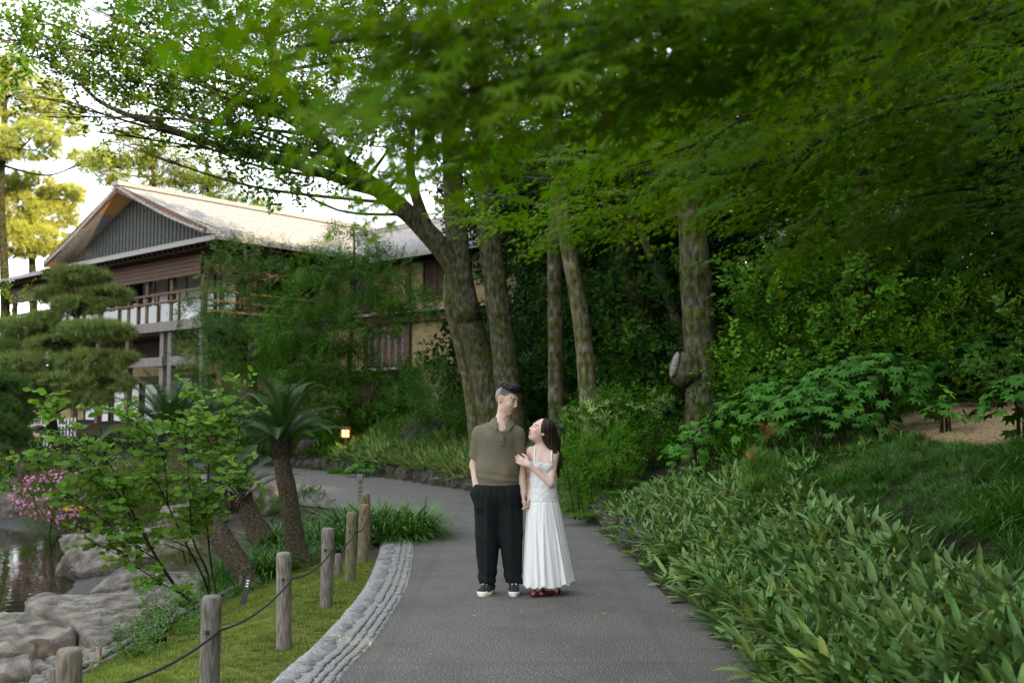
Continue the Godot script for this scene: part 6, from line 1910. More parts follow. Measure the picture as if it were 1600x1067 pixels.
# ---------------------------------------------------------------- bodies: a distance field on a grid, meshed as surface nets
class Field:
	var o: Vector3
	var s: float
	var nx: int
	var ny: int
	var nz: int
	var d := PackedFloat32Array()
	func _init(lo: Vector3, hi: Vector3, cell: float) -> void:
		o = lo
		s = cell
		nx = int(ceil((hi.x - lo.x) / cell)) + 1
		ny = int(ceil((hi.y - lo.y) / cell)) + 1
		nz = int(ceil((hi.z - lo.z) / cell)) + 1
		d.resize(nx * ny * nz)
		d.fill(0.3)
	func span(lo: Vector3, hi: Vector3) -> Array:
		return [maxi(0, int((lo.x - o.x) / s)), mini(nx - 1, int((hi.x - o.x) / s) + 1), maxi(0, int((lo.y - o.y) / s)), mini(ny - 1, int((hi.y - o.y) / s) + 1), maxi(0, int((lo.z - o.z) / s)), mini(nz - 1, int((hi.z - o.z) / s) + 1)]
	func put(i: int, v: float, k: float) -> void:
		var a := d[i]
		if k > 0.0:
			var h := maxf(k - absf(a - v), 0.0) / k
			d[i] = minf(a, v) - h * h * k * 0.25
		else:
			d[i] = minf(a, v)
	func cap(a: Vector3, b: Vector3, ra: float, rb: float, k: float, squash: Vector3 = Vector3.ONE) -> void:   # a tapered limb; squash flattens it along an axis
		var m := Vector3.ONE * (maxf(ra, rb) / minf(squash.x, minf(squash.y, squash.z)) + k + 3.0 * s)
		var r := span(a.min(b) - m, a.max(b) + m)
		var ab := (b - a) * squash
		var l2 := maxf(ab.length_squared(), 1e-9)
		for z in range(r[4], r[5] + 1):
			for y in range(r[2], r[3] + 1):
				var i: int = (z * ny + y) * nx + r[0]
				for x in range(r[0], r[1] + 1):
					var p := (Vector3(o.x + x * s, o.y + y * s, o.z + z * s) - a) * squash
					var t := clampf(p.dot(ab) / l2, 0.0, 1.0)
					put(i, (p - ab * t).length() - lerpf(ra, rb, t), k)
					i += 1
	func ell(t: Transform3D, r: Vector3, k: float, dig: bool = false) -> void:
		var big := maxf(r.x, maxf(r.y, r.z)) + k + 3.0 * s
		var q := span(t.origin - Vector3.ONE * big, t.origin + Vector3.ONE * big)
		var inv := t.affine_inverse()
		for z in range(q[4], q[5] + 1):
			for y in range(q[2], q[3] + 1):
				var i: int = (z * ny + y) * nx + q[0]
				for x in range(q[0], q[1] + 1):
					var p := inv * Vector3(o.x + x * s, o.y + y * s, o.z + z * s)
					var k0 := (p / r).length()
					var k1 := (p / (r * r)).length()
					var v := k0 * (k0 - 1.0) / k1 if k1 > 1e-6 else -minf(r.x, minf(r.y, r.z))
					if dig:
						var h := maxf(k - absf(d[i] + v), 0.0) / maxf(k, 1e-6)
						d[i] = maxf(d[i], -v) + h * h * k * 0.25
					else:
						put(i, v, k)
					i += 1
	func cut(n: Vector3, off: float) -> void:                     # keeps what lies below the plane n.p = off
		for z in nz:
			for y in ny:
				var i := (z * ny + y) * nx
				for x in nx:
					d[i] = maxf(d[i], n.dot(Vector3(o.x + x * s, o.y + y * s, o.z + z * s)) - off)
					i += 1
	func warp(f: Callable) -> void:
		for z in nz:
			for y in ny:
				var i := (z * ny + y) * nx
				for x in nx:
					if absf(d[i]) < 3.0 * s:
						d[i] += f.call(Vector3(o.x + x * s, o.y + y * s, o.z + z * s))
					i += 1
	func net(mb: MB, colour: Callable) -> void:
		var at := PackedInt32Array()
		at.resize(nx * ny * nz)
		at.fill(-1)
		var dy := nx
		var dz := nx * ny
		var off := [0, 1, dy, dy + 1, dz, dz + 1, dz + dy, dz + dy + 1]
		var edges := [[0, 1], [2, 3], [4, 5], [6, 7], [0, 2], [1, 3], [4, 6], [5, 7], [0, 4], [1, 5], [2, 6], [3, 7]]
		for z in nz - 1:
			for y in ny - 1:
				var i := (z * ny + y) * nx
				for x in nx - 1:
					var a := d[i]
					if absf(a) < 2.0 * s:
						var neg := 0
						for k in 8:
							if d[i + off[k]] < 0.0:
								neg += 1
						if neg > 0 and neg < 8:
							var sum := Vector3.ZERO
							var n := 0
							for e in edges:
								var u := d[i + off[e[0]]]
								var w := d[i + off[e[1]]]
								if (u < 0.0) != (w < 0.0):
									var t := u / (u - w)
									var e0: int = e[0]
									var e1: int = e[1]
									var p0 := Vector3(e0 & 1, (e0 >> 1) & 1, e0 >> 2)
									var p1 := Vector3(e1 & 1, (e1 >> 1) & 1, e1 >> 2)
									sum += p0.lerp(p1, t)
									n += 1
							var p := o + (Vector3(x, y, z) + sum / n) * s
							mb.tint = colour.call(p, Vector3(d[i + 1] - a, d[i + dy] - a, d[i + dz] - a))
							at[i] = mb.vert(p)
					i += 1
		for z in range(1, nz - 1):
			for y in range(1, ny - 1):
				var i := (z * ny + y) * nx + 1
				for x in range(1, nx - 1):
					var a := d[i] < 0.0
					if absf(d[i]) < 2.0 * s:
						if a != (d[i + 1] < 0.0):
							ring(mb, at[i], at[i - dy], at[i - dy - dz], at[i - dz], a)
						if a != (d[i + dy] < 0.0):
							ring(mb, at[i], at[i - dz], at[i - dz - 1], at[i - 1], a)
						if a != (d[i + dz] < 0.0):
							ring(mb, at[i], at[i - 1], at[i - 1 - dy], at[i - dy], a)
					i += 1
		mb.tint = Color.WHITE
	func ring(mb: MB, a: int, b: int, c: int, e: int, flip: bool) -> void:
		if a < 0 or b < 0 or c < 0 or e < 0:
			return
		if flip:
			mb.quad(a, e, c, b)
		else:
			mb.quad(a, b, c, e)


func flat_col(c: Color) -> Callable:
	return func(_p: Vector3, _n: Vector3) -> Color: return c

func hand(f: Field, wrist: Vector3, dir: Vector3, palm: Vector3, thumb: Vector3, curl: float, size: float, fan: float = 0.09) -> void:
	# palm of four rays, four fingers of three joints that bend towards the palm side, a thumb from the palm's side
	var d := dir.normalized()
	var s := (thumb - d * thumb.dot(d)).normalized()
	var n := (palm - d * palm.dot(d) - s * palm.dot(s)).normalized()
	f.cap(wrist, wrist + d * 0.03 * size, 0.024 * size, 0.022 * size, 0.015)
	var lens := [0.068, 0.078, 0.072, 0.056]
	for i in 4:
		var off := (1.5 - i) * 0.0185 * size
		var k: Vector3 = wrist + d * (0.088 - 0.004 * absf(i - 1.2)) * size + s * off
		f.cap(wrist + d * 0.02 * size + s * off * 0.7, k, 0.0125 * size, 0.0105 * size, 0.012)
		var p := k
		var ang := curl * 0.5
		var dd := (d + s * (1.5 - i) * fan).normalized()
		for j in 3:
			var l: float = lens[i] * [0.46, 0.31, 0.23][j] * size
			var q := p + (dd * cos(ang) + n * sin(ang)) * l
			f.cap(p, q, (0.0095 - 0.0009 * j) * size, (0.0088 - 0.001 * j) * size, 0.003)
			p = q
			ang += curl * (0.9 if j == 0 else 0.6)
	var t0 := wrist + d * 0.03 * size + s * 0.024 * size
	var t1 := t0 + (d * 0.6 + s * 0.7 + n * 0.25).normalized() * 0.036 * size
	var t2 := t1 + (d * 0.9 + s * 0.25 + n * (0.2 + 0.3 * curl)).normalized() * 0.03 * size
	var t3 := t2 + (d * 0.95 + n * 0.45 * curl).normalized() * 0.023 * size
	f.cap(wrist + d * 0.015 * size + s * 0.012 * size, t1, 0.014 * size, 0.011 * size, 0.012)
	f.cap(t1, t2, 0.0105 * size, 0.0095 * size, 0.004)
	f.cap(t2, t3, 0.0095 * size, 0.008 * size, 0.003)

func head_shape(f: Field, h: Transform3D, k: float, woman: bool) -> void:   # h: x to the person's left, y up, z out of the face
	var L := func(p: Vector3) -> Vector3: return h * (p * k)
	var B := func(p: Vector3) -> Transform3D: return Transform3D(h.basis, h * (p * k))
	f.ell(B.call(Vector3(0, 0.028, -0.018)), Vector3(0.074, 0.092, 0.094) * k, 0.0)
	f.ell(B.call(Vector3(0, -0.02, 0.022)), Vector3(0.064, 0.085, 0.066) * k, 0.03 * k)
	f.ell(B.call(Vector3(0, -0.06, 0.02)), Vector3(0.053, 0.052, 0.06) * k, 0.03 * k)
	f.ell(B.call(Vector3(0, -0.096, 0.058)), Vector3(0.022, 0.016, 0.018) * k, 0.028 * k)
	f.cap(L.call(Vector3(-0.034, 0.03, 0.072)), L.call(Vector3(0.034, 0.03, 0.072)), 0.011 * k, 0.011 * k, 0.012 * k)
	for s in [-1.0, 1.0]:
		f.ell(B.call(Vector3(0.034 * s, -0.022, 0.062)), Vector3(0.023, 0.021, 0.02) * k, 0.02 * k)
		f.ell(B.call(Vector3(0.031 * s, 0.010, 0.090)), Vector3(0.017, 0.010, 0.013) * k, 0.010 * k, true)
		f.ell(B.call(Vector3(0.031 * s, 0.009, 0.073)), Vector3(0.013, 0.010, 0.012) * k, 0.004 * k)
		f.ell(Transform3D(h.basis * Basis(Vector3.UP, -0.35 * s), h * (Vector3(0.074 * s, -0.004, -0.012) * k)), Vector3(0.010, 0.032, 0.019) * k, 0.006 * k)
		f.ell(Transform3D(h.basis, h * (Vector3(0.083 * s, 0.0, -0.006) * k)), Vector3(0.006, 0.017, 0.009) * k, 0.004 * k, true)
	var nl := 0.102 if not woman else 0.100
	f.cap(L.call(Vector3(0, 0.02, 0.084)), L.call(Vector3(0, -0.022, nl)), 0.007 * k, 0.0095 * k, 0.012 * k)
	f.cap(L.call(Vector3(-0.011, -0.03, 0.094)), L.call(Vector3(0.011, -0.03, 0.094)), 0.0085 * k, 0.0085 * k, 0.010 * k)
	f.cap(L.call(Vector3(-0.017, -0.056, 0.083)), L.call(Vector3(0.017, -0.056, 0.083)), 0.0072 * k, 0.0072 * k, 0.006 * k)
	f.cap(L.call(Vector3(-0.014, -0.067, 0.081)), L.call(Vector3(0.014, -0.067, 0.081)), 0.0078 * k, 0.0078 * k, 0.006 * k)

func head_colour(p: Vector3, h: Transform3D, k: float, skin: Color, woman: bool) -> Color:
	var q := h.affine_inverse() * p / k
	var c := skin
	for s in [-1.0, 1.0]:
		var e := (q - Vector3(0.031 * s, 0.009, 0.084)) / Vector3(0.0165, 0.0058 if woman else 0.0036, 0.03)
		if e.length() < 1.0:
			c = Color(0.02, 0.013, 0.01) if absf(q.x - 0.031 * s) < 0.007 or q.y > 0.0115 or not woman else Color(0.45, 0.4, 0.37)
		var b := q - Vector3(0.032 * s, 0.029 + (0.004 if absf(q.x) > 0.028 else 0.0), 0.078)
		if absf(b.x) < 0.022 and absf(b.y) < (0.0046 if not woman else 0.0036) and b.z > -0.02:
			c = skin.lerp(Color(0.02, 0.014, 0.01), 0.85)
		var ck := (q - Vector3(0.042 * s, -0.028, 0.06)).length()
		if woman:
			c = c.lerp(Color(skin.r * 1.05, skin.g * 0.72, skin.b * 0.72), clampf(1.0 - ck / 0.035, 0, 0.7))
		if (q - Vector3(0.08 * s, -0.004, -0.012)).length() < 0.04 and absf(q.x) > 0.070:
			c = Color(skin.r * 0.98, skin.g * 0.74, skin.b * 0.68)
	if absf(q.x) < 0.026 and q.z > 0.06 and q.y < -0.050 and q.y > -0.076:
		if woman and absf(q.y + 0.062) < 0.0032 and absf(q.x) < 0.02:
			c = Color(0.60, 0.45, 0.40)
		elif absf(q.y + 0.0615) < 0.0022:
			c = Color(0.16, 0.05, 0.04)
		else:
			c = Color(0.46, 0.15, 0.13) if woman else Color(0.44, 0.2, 0.16)
	if not woman:
		var line := 0.012 + 0.055 * clampf((q.z - 0.0) / 0.05, 0.0, 1.0)     # shaved sides
		if q.y > line and q.z < 0.062 and absf(q.x) < 0.085 and (q.y > 0.03 or q.z < -0.035):
			c = skin.lerp(Color(0.03, 0.027, 0.025), clampf(0.74 + 4.5 * (q.y - line), 0.0, 0.97))
		if q.z < -0.045 and q.y > -0.05:
			c = skin.lerp(Color(0.08, 0.07, 0.065), 0.7)
	return c

func couple() -> void:
	man()
	woman()

func man() -> void:
	var t := thing("person", "man in olive polo shirt and wide black trousers looking down at the woman", "person", Vector3(-0.122, 0, -8.66), "")
	var skin := Color(0.56, 0.38, 0.285)
	# head frame: face turned to the viewer's right, tipped down
	var fz := Vector3(0.80, -0.30, 0.52).normalized()
	var fx := Vector3(0.10, 1, 0.0).cross(fz).normalized()
	var H := Transform3D(Basis(fx, fz.cross(fx), fz), Vector3(0.078, 1.652, 0.015))
	var shR := Vector3(-0.165, 1.365, -0.01)
	var elR := Vector3(-0.205, 1.085, -0.055)
	var wrR := Vector3(-0.182, 0.875, 0.035)
	var shL := Vector3(0.175, 1.36, 0.0)
	var elL := Vector3(0.196, 1.085, -0.02)
	var wrL := Vector3(0.222, 0.862, 0.06)
	var b := MB.new()
	var f := Field.new(Vector3(-0.3, 0.0, -0.2), Vector3(0.32, 1.52, 0.22), 0.011)
	f.cap(Vector3(0.0, 1.32, -0.01), Vector3(0.0, 0.98, 0.0), 0.12, 0.11, 0.05, Vector3(0.75, 1, 1.1))
	f.cap(shR + Vector3(0.02, 0, 0), shL - Vector3(0.02, 0, 0), 0.046, 0.046, 0.05)
	f.cap(shR, elR, 0.044, 0.041, 0.02)
	f.cap(elR, wrR, 0.041, 0.028, 0.02)
	f.cap(shL, elL, 0.044, 0.041, 0.02)
	f.cap(elL, wrL, 0.041, 0.027, 0.02)
	f.cap(Vector3(0.03, 1.40, -0.02), Vector3(0.052, 1.55, -0.012), 0.075, 0.06, 0.06)
	for s in [-1.0, 1.0]:
		f.cap(Vector3(0.09 * s, 0.9, 0), Vector3(0.1 * s, 0.5, 0.01), 0.08, 0.055, 0.04)
		f.cap(Vector3(0.1 * s, 0.5, 0.01), Vector3(0.11 * s, 0.1, -0.01), 0.052, 0.04, 0.02)
	f.net(b, flat_col(skin))
	f = Field.new(Vector3(-0.08, 1.44, -0.16), Vector3(0.23, 1.8, 0.18), 0.0042)
	f.cap(Vector3(0.035, 1.44, -0.02), Vector3(0.060, 1.58, -0.012), 0.064, 0.059, 0.0)
	head_shape(f, H, 1.06, false)
	f.cap(Vector3(0.05, 1.50, 0.035), H * Vector3(0, -0.07, 0.03), 0.012, 0.02, 0.03)
	f.net(b, func(p: Vector3, _n: Vector3) -> Color: return head_colour(p, H, 1.06, skin, false))
	f = Field.new(Vector3(-0.26, 0.72, -0.06), Vector3(-0.08, 0.93, 0.16), 0.004)
	f.cap(elR.lerp(wrR, 0.75), wrR, 0.031, 0.027, 0.0)
	hand(f, wrR, Vector3(0.1, -1, 0.18), Vector3(0.9, 0, 0.2), Vector3(0.1, 0.1, 1), 0.25, 1.0)
	f.net(b, flat_col(skin))
	f = Field.new(Vector3(0.15, 0.68, -0.05), Vector3(0.36, 0.93, 0.2), 0.0036)
	f.cap(elL.lerp(wrL, 0.75), wrL, 0.031, 0.026, 0.0)
	hand(f, wrL, Vector3(0.02, -1, 0.05), Vector3(0.75, 0, -0.5), Vector3(-0.25, 0, 1), 0.75, 1.0)
	f.net(b, flat_col(skin))
	part("body", b.mesh(), M.skin, t)
	# hair: long top swept back over shaved sides
	var hb := MB.new()
	f = Field.new(Vector3(-0.08, 1.6, -0.16), Vector3(0.22, 1.82, 0.18), 0.0045)
	f.ell(Transform3D(H.basis, H * (Vector3(0, 0.098, -0.005) * 1.06)), Vector3(0.066, 0.046, 0.095), 0.0)
	f.ell(Transform3D(H.basis, H * (Vector3(0, 0.114, 0.052) * 1.06)), Vector3(0.054, 0.032, 0.044), 0.015)
	f.ell(Transform3D(H.basis, H * (Vector3(0, 0.075, -0.075) * 1.06)), Vector3(0.05, 0.045, 0.035), 0.015)
	f.warp(func(p: Vector3) -> float:
		var q := H.affine_inverse() * p
		return 0.004 * sin(q.x * 330.0 + 6.0 * sin(q.z * 30.0)) + 0.006 * wob.get_noise_3d(q.x * 900.0, q.y * 900.0, q.z * 500.0))
	f.net(hb, func(p: Vector3, _n: Vector3) -> Color:
		var q := H.affine_inverse() * p
		return Color(0.012, 0.010, 0.009) * (1.0 + 0.6 * sin(q.x * 420.0 + 6.0 * sin(q.z * 30.0))))
	part("hair", hb.mesh(), M.hair_dark, t)
	# polo shirt
	var sb := MB.new()
	f = Field.new(Vector3(-0.3, 0.86, -0.2), Vector3(0.32, 1.5, 0.22), 0.0075)
	f.cap(Vector3(-0.005, 1.30, -0.005), Vector3(0.0, 1.06, 0.0), 0.130, 0.129, 0.05, Vector3(0.74, 1, 1.08))
	f.cap(Vector3(0.0, 1.06, 0.0), Vector3(0.0, 0.86, 0.005), 0.136, 0.136, 0.05, Vector3(0.735, 1, 1.06))
	f.cap(Vector3(-0.135, 1.362, -0.012), Vector3(0.15, 1.358, -0.005), 0.062, 0.062, 0.07)
	f.cap(Vector3(-0.06, 1.40, -0.02), Vector3(0.11, 1.40, -0.02), 0.045, 0.045, 0.07)
	f.cap(Vector3(0.02, 1.39, -0.02), Vector3(0.035, 1.465, -0.02), 0.09, 0.076, 0.05)
	f.cut(Vector3(0, -1, 0), -0.912)
	for a in [[shR, elR, 0.78], [shL, elL, 0.74]]:                 # sleeves, cut off square above the elbow
		var sl := Field.new(Vector3(-0.3, 0.86, -0.2), Vector3(0.32, 1.5, 0.22), 0.0075)
		var dn: Vector3 = (a[1] - a[0]).normalized()
		var tip: Vector3 = a[0].lerp(a[1], a[2])
		sl.cap(a[0], a[0].lerp(a[1], 0.9), 0.059, 0.0585, 0.0)
		sl.cut(dn, dn.dot(tip))
		for i in sl.d.size():
			if sl.d[i] < 0.1:
				f.put(i, sl.d[i], 0.03)
	f.ell(Transform3D(Basis(), Vector3(0.036, 1.475, 0.06)), Vector3(0.046, 0.095, 0.07), 0.015, true)
	f.warp(func(p: Vector3) -> float:
		var w := 0.0035 * sin(p.y * 95.0 + p.x * 14.0) * clampf((1.06 - p.y) / 0.08, 0.0, 1.0) * clampf((p.y - 0.94) / 0.03, 0, 1)
		w += 0.004 * wob.get_noise_3d(p.x * 260.0, p.y * 160.0, p.z * 260.0)
		if p.y < 0.955:
			w += 0.004
		return w + 0.0015 * sin((p.x + p.y) * 60.0) * clampf((p.y - 1.15) / 0.1, 0, 1))
	f.net(sb, flat_col(Color.WHITE))
	var shirt := part("polo_shirt", sb.mesh(), M.knit, t)
	var cb := MB.new()                                             # collar leaves round the neck, open at the front
	var n := 22
	for i in n:
		for k in 2:
			var a0 := lerpf(-2.75, 2.75, float(i) / n) + PI
			var a1 := lerpf(-2.75, 2.75, float(i + 1) / n) + PI
			var q := []
			for a in [a0, a1]:
				var front := pow(clampf(absf(a - PI) / 2.75, 0, 1), 5.0)
				var c := Vector3(0.034, 1.49 - 0.055 * front, -0.014 + 0.014 * front)
				var dv := Vector3(-sin(a), 0, cos(a))
				q.append(c + dv * (0.074 + 0.004 * k) + Vector3(0, 0.012, 0))
				q.append(c + dv * (0.112 + 0.004 * k + 0.016 * front) + Vector3(0, -0.034 - 0.02 * front, 0.004 * k))
			cb.face4(q[0], q[1], q[3], q[2])
	part("collar", cb.mesh(), M.knit, shirt)
	var pk := MB.new()
	box(pk, Vector3(0.036, 1.325, 0.124), Vector3(0.026, 0.12, 0.006), Basis(Vector3.RIGHT, -0.1))
	part("placket", pk.mesh(), M.knit, shirt)
	for y in [1.365, 1.295]:
		part("button", boxm(Vector3(0.009, 0.009, 0.004)), M.bark_dark, shirt, Vector3(0.036, y, 0.129 - (y - 1.32) * 0.1))
	# trousers
	var tb := MB.new()
	f = Field.new(Vector3(-0.28, 0.03, -0.2), Vector3(0.28, 0.98, 0.22), 0.0085)
	f.cap(Vector3(0, 0.95, 0), Vector3(0, 0.86, 0), 0.136, 0.150, 0.03, Vector3(0.74, 1, 1.1))
	f.cap(Vector3(-0.092, 0.84, 0), Vector3(-0.092, 0.5, 0.005), 0.122, 0.106, 0.045)
	f.cap(Vector3(-0.092, 0.5, 0.005), Vector3(-0.085, 0.08, 0.01), 0.106, 0.073, 0.02)
	f.cap(Vector3(0.094, 0.84, 0), Vector3(0.110, 0.5, 0.008), 0.122, 0.102, 0.045)
	f.cap(Vector3(0.110, 0.5, 0.008), Vector3(0.136, 0.08, 0.012), 0.102, 0.070, 0.02)
	f.cap(wrR + Vector3(-0.0, -0.03, 0.03), wrR + Vector3(0.03, -0.13, 0.05), 0.044, 0.042, 0.05)
	f.cut(Vector3(0, 1, 0), 0.925)
	f.cut(Vector3(0, -1, 0), -0.088)
	f.warp(func(p: Vector3) -> float:
		var leg := -0.09 if p.x < 0.01 else 0.112
		var w := 0.0
		if p.z > 0.0:
			w -= 0.010 * exp(-pow((p.x - leg) / 0.014, 2.0)) * clampf((0.9 - p.y) / 0.1, 0, 1)
		w += 0.012 * wob.get_noise_3d(p.x * 150.0, p.y * 70.0, p.z * 150.0)
		w += 0.006 * sin(p.y * 62.0 + p.x * 25.0) * exp(-pow((p.y - 0.15) / 0.07, 2.0))
		if p.y > 0.78 and p.z > 0.0:
			w += 0.003 * sin(p.x * 110.0) * clampf((p.y - 0.78) / 0.05, 0, 1) * clampf((0.9 - p.y) / 0.03, 0, 1)
		return w)
	f.net(tb, flat_col(Color.WHITE))
	part("trousers", tb.mesh(), M.trouser, t)
	sneaker(t, Vector3(-0.088, 0, 0.035), -0.38)
	sneaker(t, Vector3(0.138, 0, 0.035), 0.02)

func sneaker(t: Node3D, at: Vector3, turn: float) -> void:
	var bs := Basis(Vector3.UP, turn)
	var fx := Transform3D(bs, at)
	var ub := MB.new()
	var f := Field.new(Vector3(-0.07, 0.0, -0.14), Vector3(0.07, 0.13, 0.18), 0.005)
	f.cap(Vector3(0, 0.045, -0.07), Vector3(0, 0.035, 0.11), 0.042, 0.043, 0.0, Vector3(1, 1.15, 1))
	f.cap(Vector3(0, 0.1, -0.06), Vector3(0, 0.05, 0.06), 0.04, 0.036, 0.03)
	f.cut(Vector3(0, -1, 0), -0.02)
	f.net(ub, flat_col(Color.WHITE))
	var s := part("shoe", ub.mesh(), M.sneaker, t)
	s.transform = fx
	var sole := MB.new()
	var prev := PackedInt32Array()
	for yy in [0.001, 0.004, 0.026, 0.03]:
		var ring := PackedInt32Array()
		for i in 28:
			var a := TAU * i / 28.0
			var z := sin(a)
			var w := 0.047 + 0.006 * clampf(z, 0, 1)
			var k := 0.93 if yy < 0.003 or yy > 0.028 else 1.0
			ring.append(sole.vert(Vector3(cos(a) * w * k, yy, 0.02 + z * 0.137 * k)))
		if prev.size():
			for i in 28:
				sole.quad(prev[i], prev[(i + 1) % 28], ring[(i + 1) % 28], ring[i])
		prev = ring
	var c0 := sole.vert(Vector3(0, 0.03, 0.02))
	for i in 28:
		sole.tri(c0, prev[i], prev[(i + 1) % 28])
	sole.outward()
	part("sole", sole.mesh(), M.rubber_white, s)
	var cap_ := MB.new()
	f = Field.new(Vector3(-0.07, 0.0, 0.06), Vector3(0.07, 0.1, 0.18), 0.005)
	f.ell(Transform3D(Basis(), Vector3(0, 0.028, 0.105)), Vector3(0.047, 0.036, 0.052), 0.0)
	f.cut(Vector3(0, 0.35, -1), -0.085)
	f.net(cap_, flat_col(Color.WHITE))
	part("toe_cap", cap_.mesh(), M.rubber_white, s)
	for i in 4:
		var z := 0.072 - i * 0.024
		var y := 0.077 + i * 0.0135
		for k in [-1.0, 1.0]:
			var l := part("lace", boxm(Vector3(0.046, 0.005, 0.008)), M.white, s, Vector3(0, y, z))
			l.rotation = Vector3(0.5, 0.3 * k, 0)

func woman() -> void:
	var t := thing("person", "long-haired woman in a white strap dress holding the man's arm", "person", Vector3(0.276, 0, -8.64), "")
	var skin := Color(0.66, 0.45, 0.36)
	var fz := Vector3(-0.86, 0.40, 0.32).normalized()
	var fx := Vector3(0.18, 1, 0.1).cross(fz).normalized()
	var H := Transform3D(Basis(fx, fz.cross(fx), fz), Vector3(-0.028, 1.388, 0.02))
	var shR := Vector3(-0.112, 1.21, 0.01)
	var shL := Vector3(0.088, 1.185, 0.035)
	var elL := Vector3(0.052, 0.945, 0.10)
	var wrL := Vector3(-0.128, 1.10, 0.105)
	var elR := Vector3(-0.13, 0.98, -0.09)
	var wrR := Vector3(-0.13, 0.83, 0.02)
	var b := MB.new()
	var f := Field.new(Vector3(-0.26, 0.0, -0.2), Vector3(0.26, 1.34, 0.24), 0.0105)
	f.cap(Vector3(-0.01, 1.15, 0.0), Vector3(-0.005, 0.98, 0.005), 0.088, 0.075, 0.05, Vector3(0.8, 1, 1.1))
	f.cap(Vector3(-0.005, 0.98, 0.005), Vector3(0, 0.84, 0), 0.072, 0.088, 0.04, Vector3(0.88, 1, 1))
	f.cap(shR + Vector3(0.012, 0.0, 0), shL - Vector3(0.01, 0.0, 0), 0.041, 0.042, 0.05)
	f.cap(Vector3(-0.02, 1.2, 0.0), Vector3(-0.022, 1.32, 0.0), 0.052, 0.042, 0.035)
	f.cap(Vector3(-0.05, 1.13, 0.06), Vector3(-0.05, 1.12, 0.065), 0.05, 0.05, 0.04)
	f.cap(Vector3(0.035, 1.125, 0.065), Vector3(0.035, 1.115, 0.07), 0.05, 0.05, 0.04)
	f.cap(shL, elL, 0.040, 0.034, 0.02)
	f.cap(elL, wrL, 0.035, 0.022, 0.012)
	f.cap(shR, elR, 0.038, 0.032, 0.02)
	f.cap(elR, wrR, 0.032, 0.021, 0.012)
	for s in [[-0.03, 0.02], [0.05, 0.0]]:
		f.cap(Vector3(s[0], 0.8, 0), Vector3(s[0], 0.45, 0.0), 0.075, 0.05, 0.03)
		f.cap(Vector3(s[0], 0.45, 0), Vector3(s[0] + 0.01, 0.06, s[1]), 0.048, 0.03, 0.02)
		f.cap(Vector3(s[0] + 0.01, 0.05, s[1]), Vector3(s[0] - 0.03, 0.03, s[1] + 0.1), 0.03, 0.026, 0.02)
	f.net(b, flat_col(skin))
	f = Field.new(Vector3(-0.18, 1.26, -0.12), Vector3(0.13, 1.53, 0.16), 0.0042)
	f.cap(Vector3(-0.022, 1.25, 0.0), H * Vector3(0, -0.06, -0.02), 0.044, 0.044, 0.0)
	head_shape(f, H, 0.93, true)
	f.net(b, func(p: Vector3, _n: Vector3) -> Color: return head_colour(p, H, 0.93, skin, true))
	f = Field.new(Vector3(-0.32, 1.02, 0.02), Vector3(-0.08, 1.26, 0.24), 0.0036)
	f.cap(elL.lerp(wrL, 0.8), wrL, 0.025, 0.021, 0.0)
	hand(f, wrL, Vector3(-0.90, 0.42, -0.16), Vector3(-0.2, -0.1, -1), Vector3(0.42, 0.88, 0.1), 0.42, 0.92, 0.05)
	f.net(b, flat_col(Color(0.68, 0.46, 0.36)))
	f = Field.new(Vector3(-0.26, 0.66, -0.08), Vector3(-0.03, 0.9, 0.18), 0.0036)
	f.cap(elR.lerp(wrR, 0.7), wrR, 0.025, 0.021, 0.0)
	hand(f, wrR, Vector3(-0.14, -1, 0.32), Vector3(-1, 0.1, 0.4), Vector3(0.2, 0.1, 1), 0.7, 0.9)
	f.net(b, flat_col(skin))
	part("body", b.mesh(), M.skin, t)
	# hair
	var hb := MB.new()
	f = Field.new(Vector3(-0.16, 0.95, -0.2), Vector3(0.22, 1.55, 0.17), 0.0055)
	f.ell(Transform3D(H.basis, H * Vector3(0, 0.032, -0.03)), Vector3(0.083, 0.088, 0.088), 0.0)
	f.cap(H * Vector3(0, 0.02, -0.055), Vector3(0.075, 1.28, -0.02), 0.072, 0.062, 0.05)
	f.cap(Vector3(0.06, 1.30, 0.0), Vector3(0.105, 1.13, -0.03), 0.062, 0.05, 0.05)
	f.cap(Vector3(0.105, 1.13, -0.03), Vector3(0.118, 1.0, -0.05), 0.048, 0.018, 0.05)
	f.cap(Vector3(0.03, 1.33, 0.05), Vector3(0.085, 1.2, 0.055), 0.035, 0.022, 0.03)
	f.cap(Vector3(0.085, 1.2, 0.055), Vector3(0.12, 1.08, 0.0), 0.022, 0.02, 0.03)
	f.ell(Transform3D(H.basis, H * Vector3(0, -0.045, 0.085)), Vector3(0.11, 0.115, 0.082), 0.01, true)
	f.warp(func(p: Vector3) -> float:
		var a := atan2(p.z - 0.0, p.x - 0.04) * 16.0 + p.y * 14.0
		return 0.0022 * sin(a + 5.0 * wob.get_noise_2d(p.x * 200.0, p.y * 60.0)) + 0.002 * sin(a * 2.7))
	f.net(hb, func(p: Vector3, _n: Vector3) -> Color:
		var a := atan2(p.z - 0.0, p.x - 0.04) * 16.0 + p.y * 14.0
		var k := 1.0 + 0.3 * sin(a + 5.0 * wob.get_noise_2d(p.x * 200.0, p.y * 60.0)) + 0.3 * sin(a * 2.7)
		return Color(0.022, 0.013, 0.009).lerp(Color(0.055, 0.028, 0.015), clampf((1.32 - p.y) / 0.25, 0, 1) * 0.7) * k)
	part("hair", hb.mesh(), M.hair_dark, t)
	var er := part("earring", boxm(Vector3(0.009, 0.012, 0.009)), M.white, t, H * Vector3(-0.083, -0.045, -0.005))
	er.rotation.y = 0.5
	# dress
	var db := MB.new()
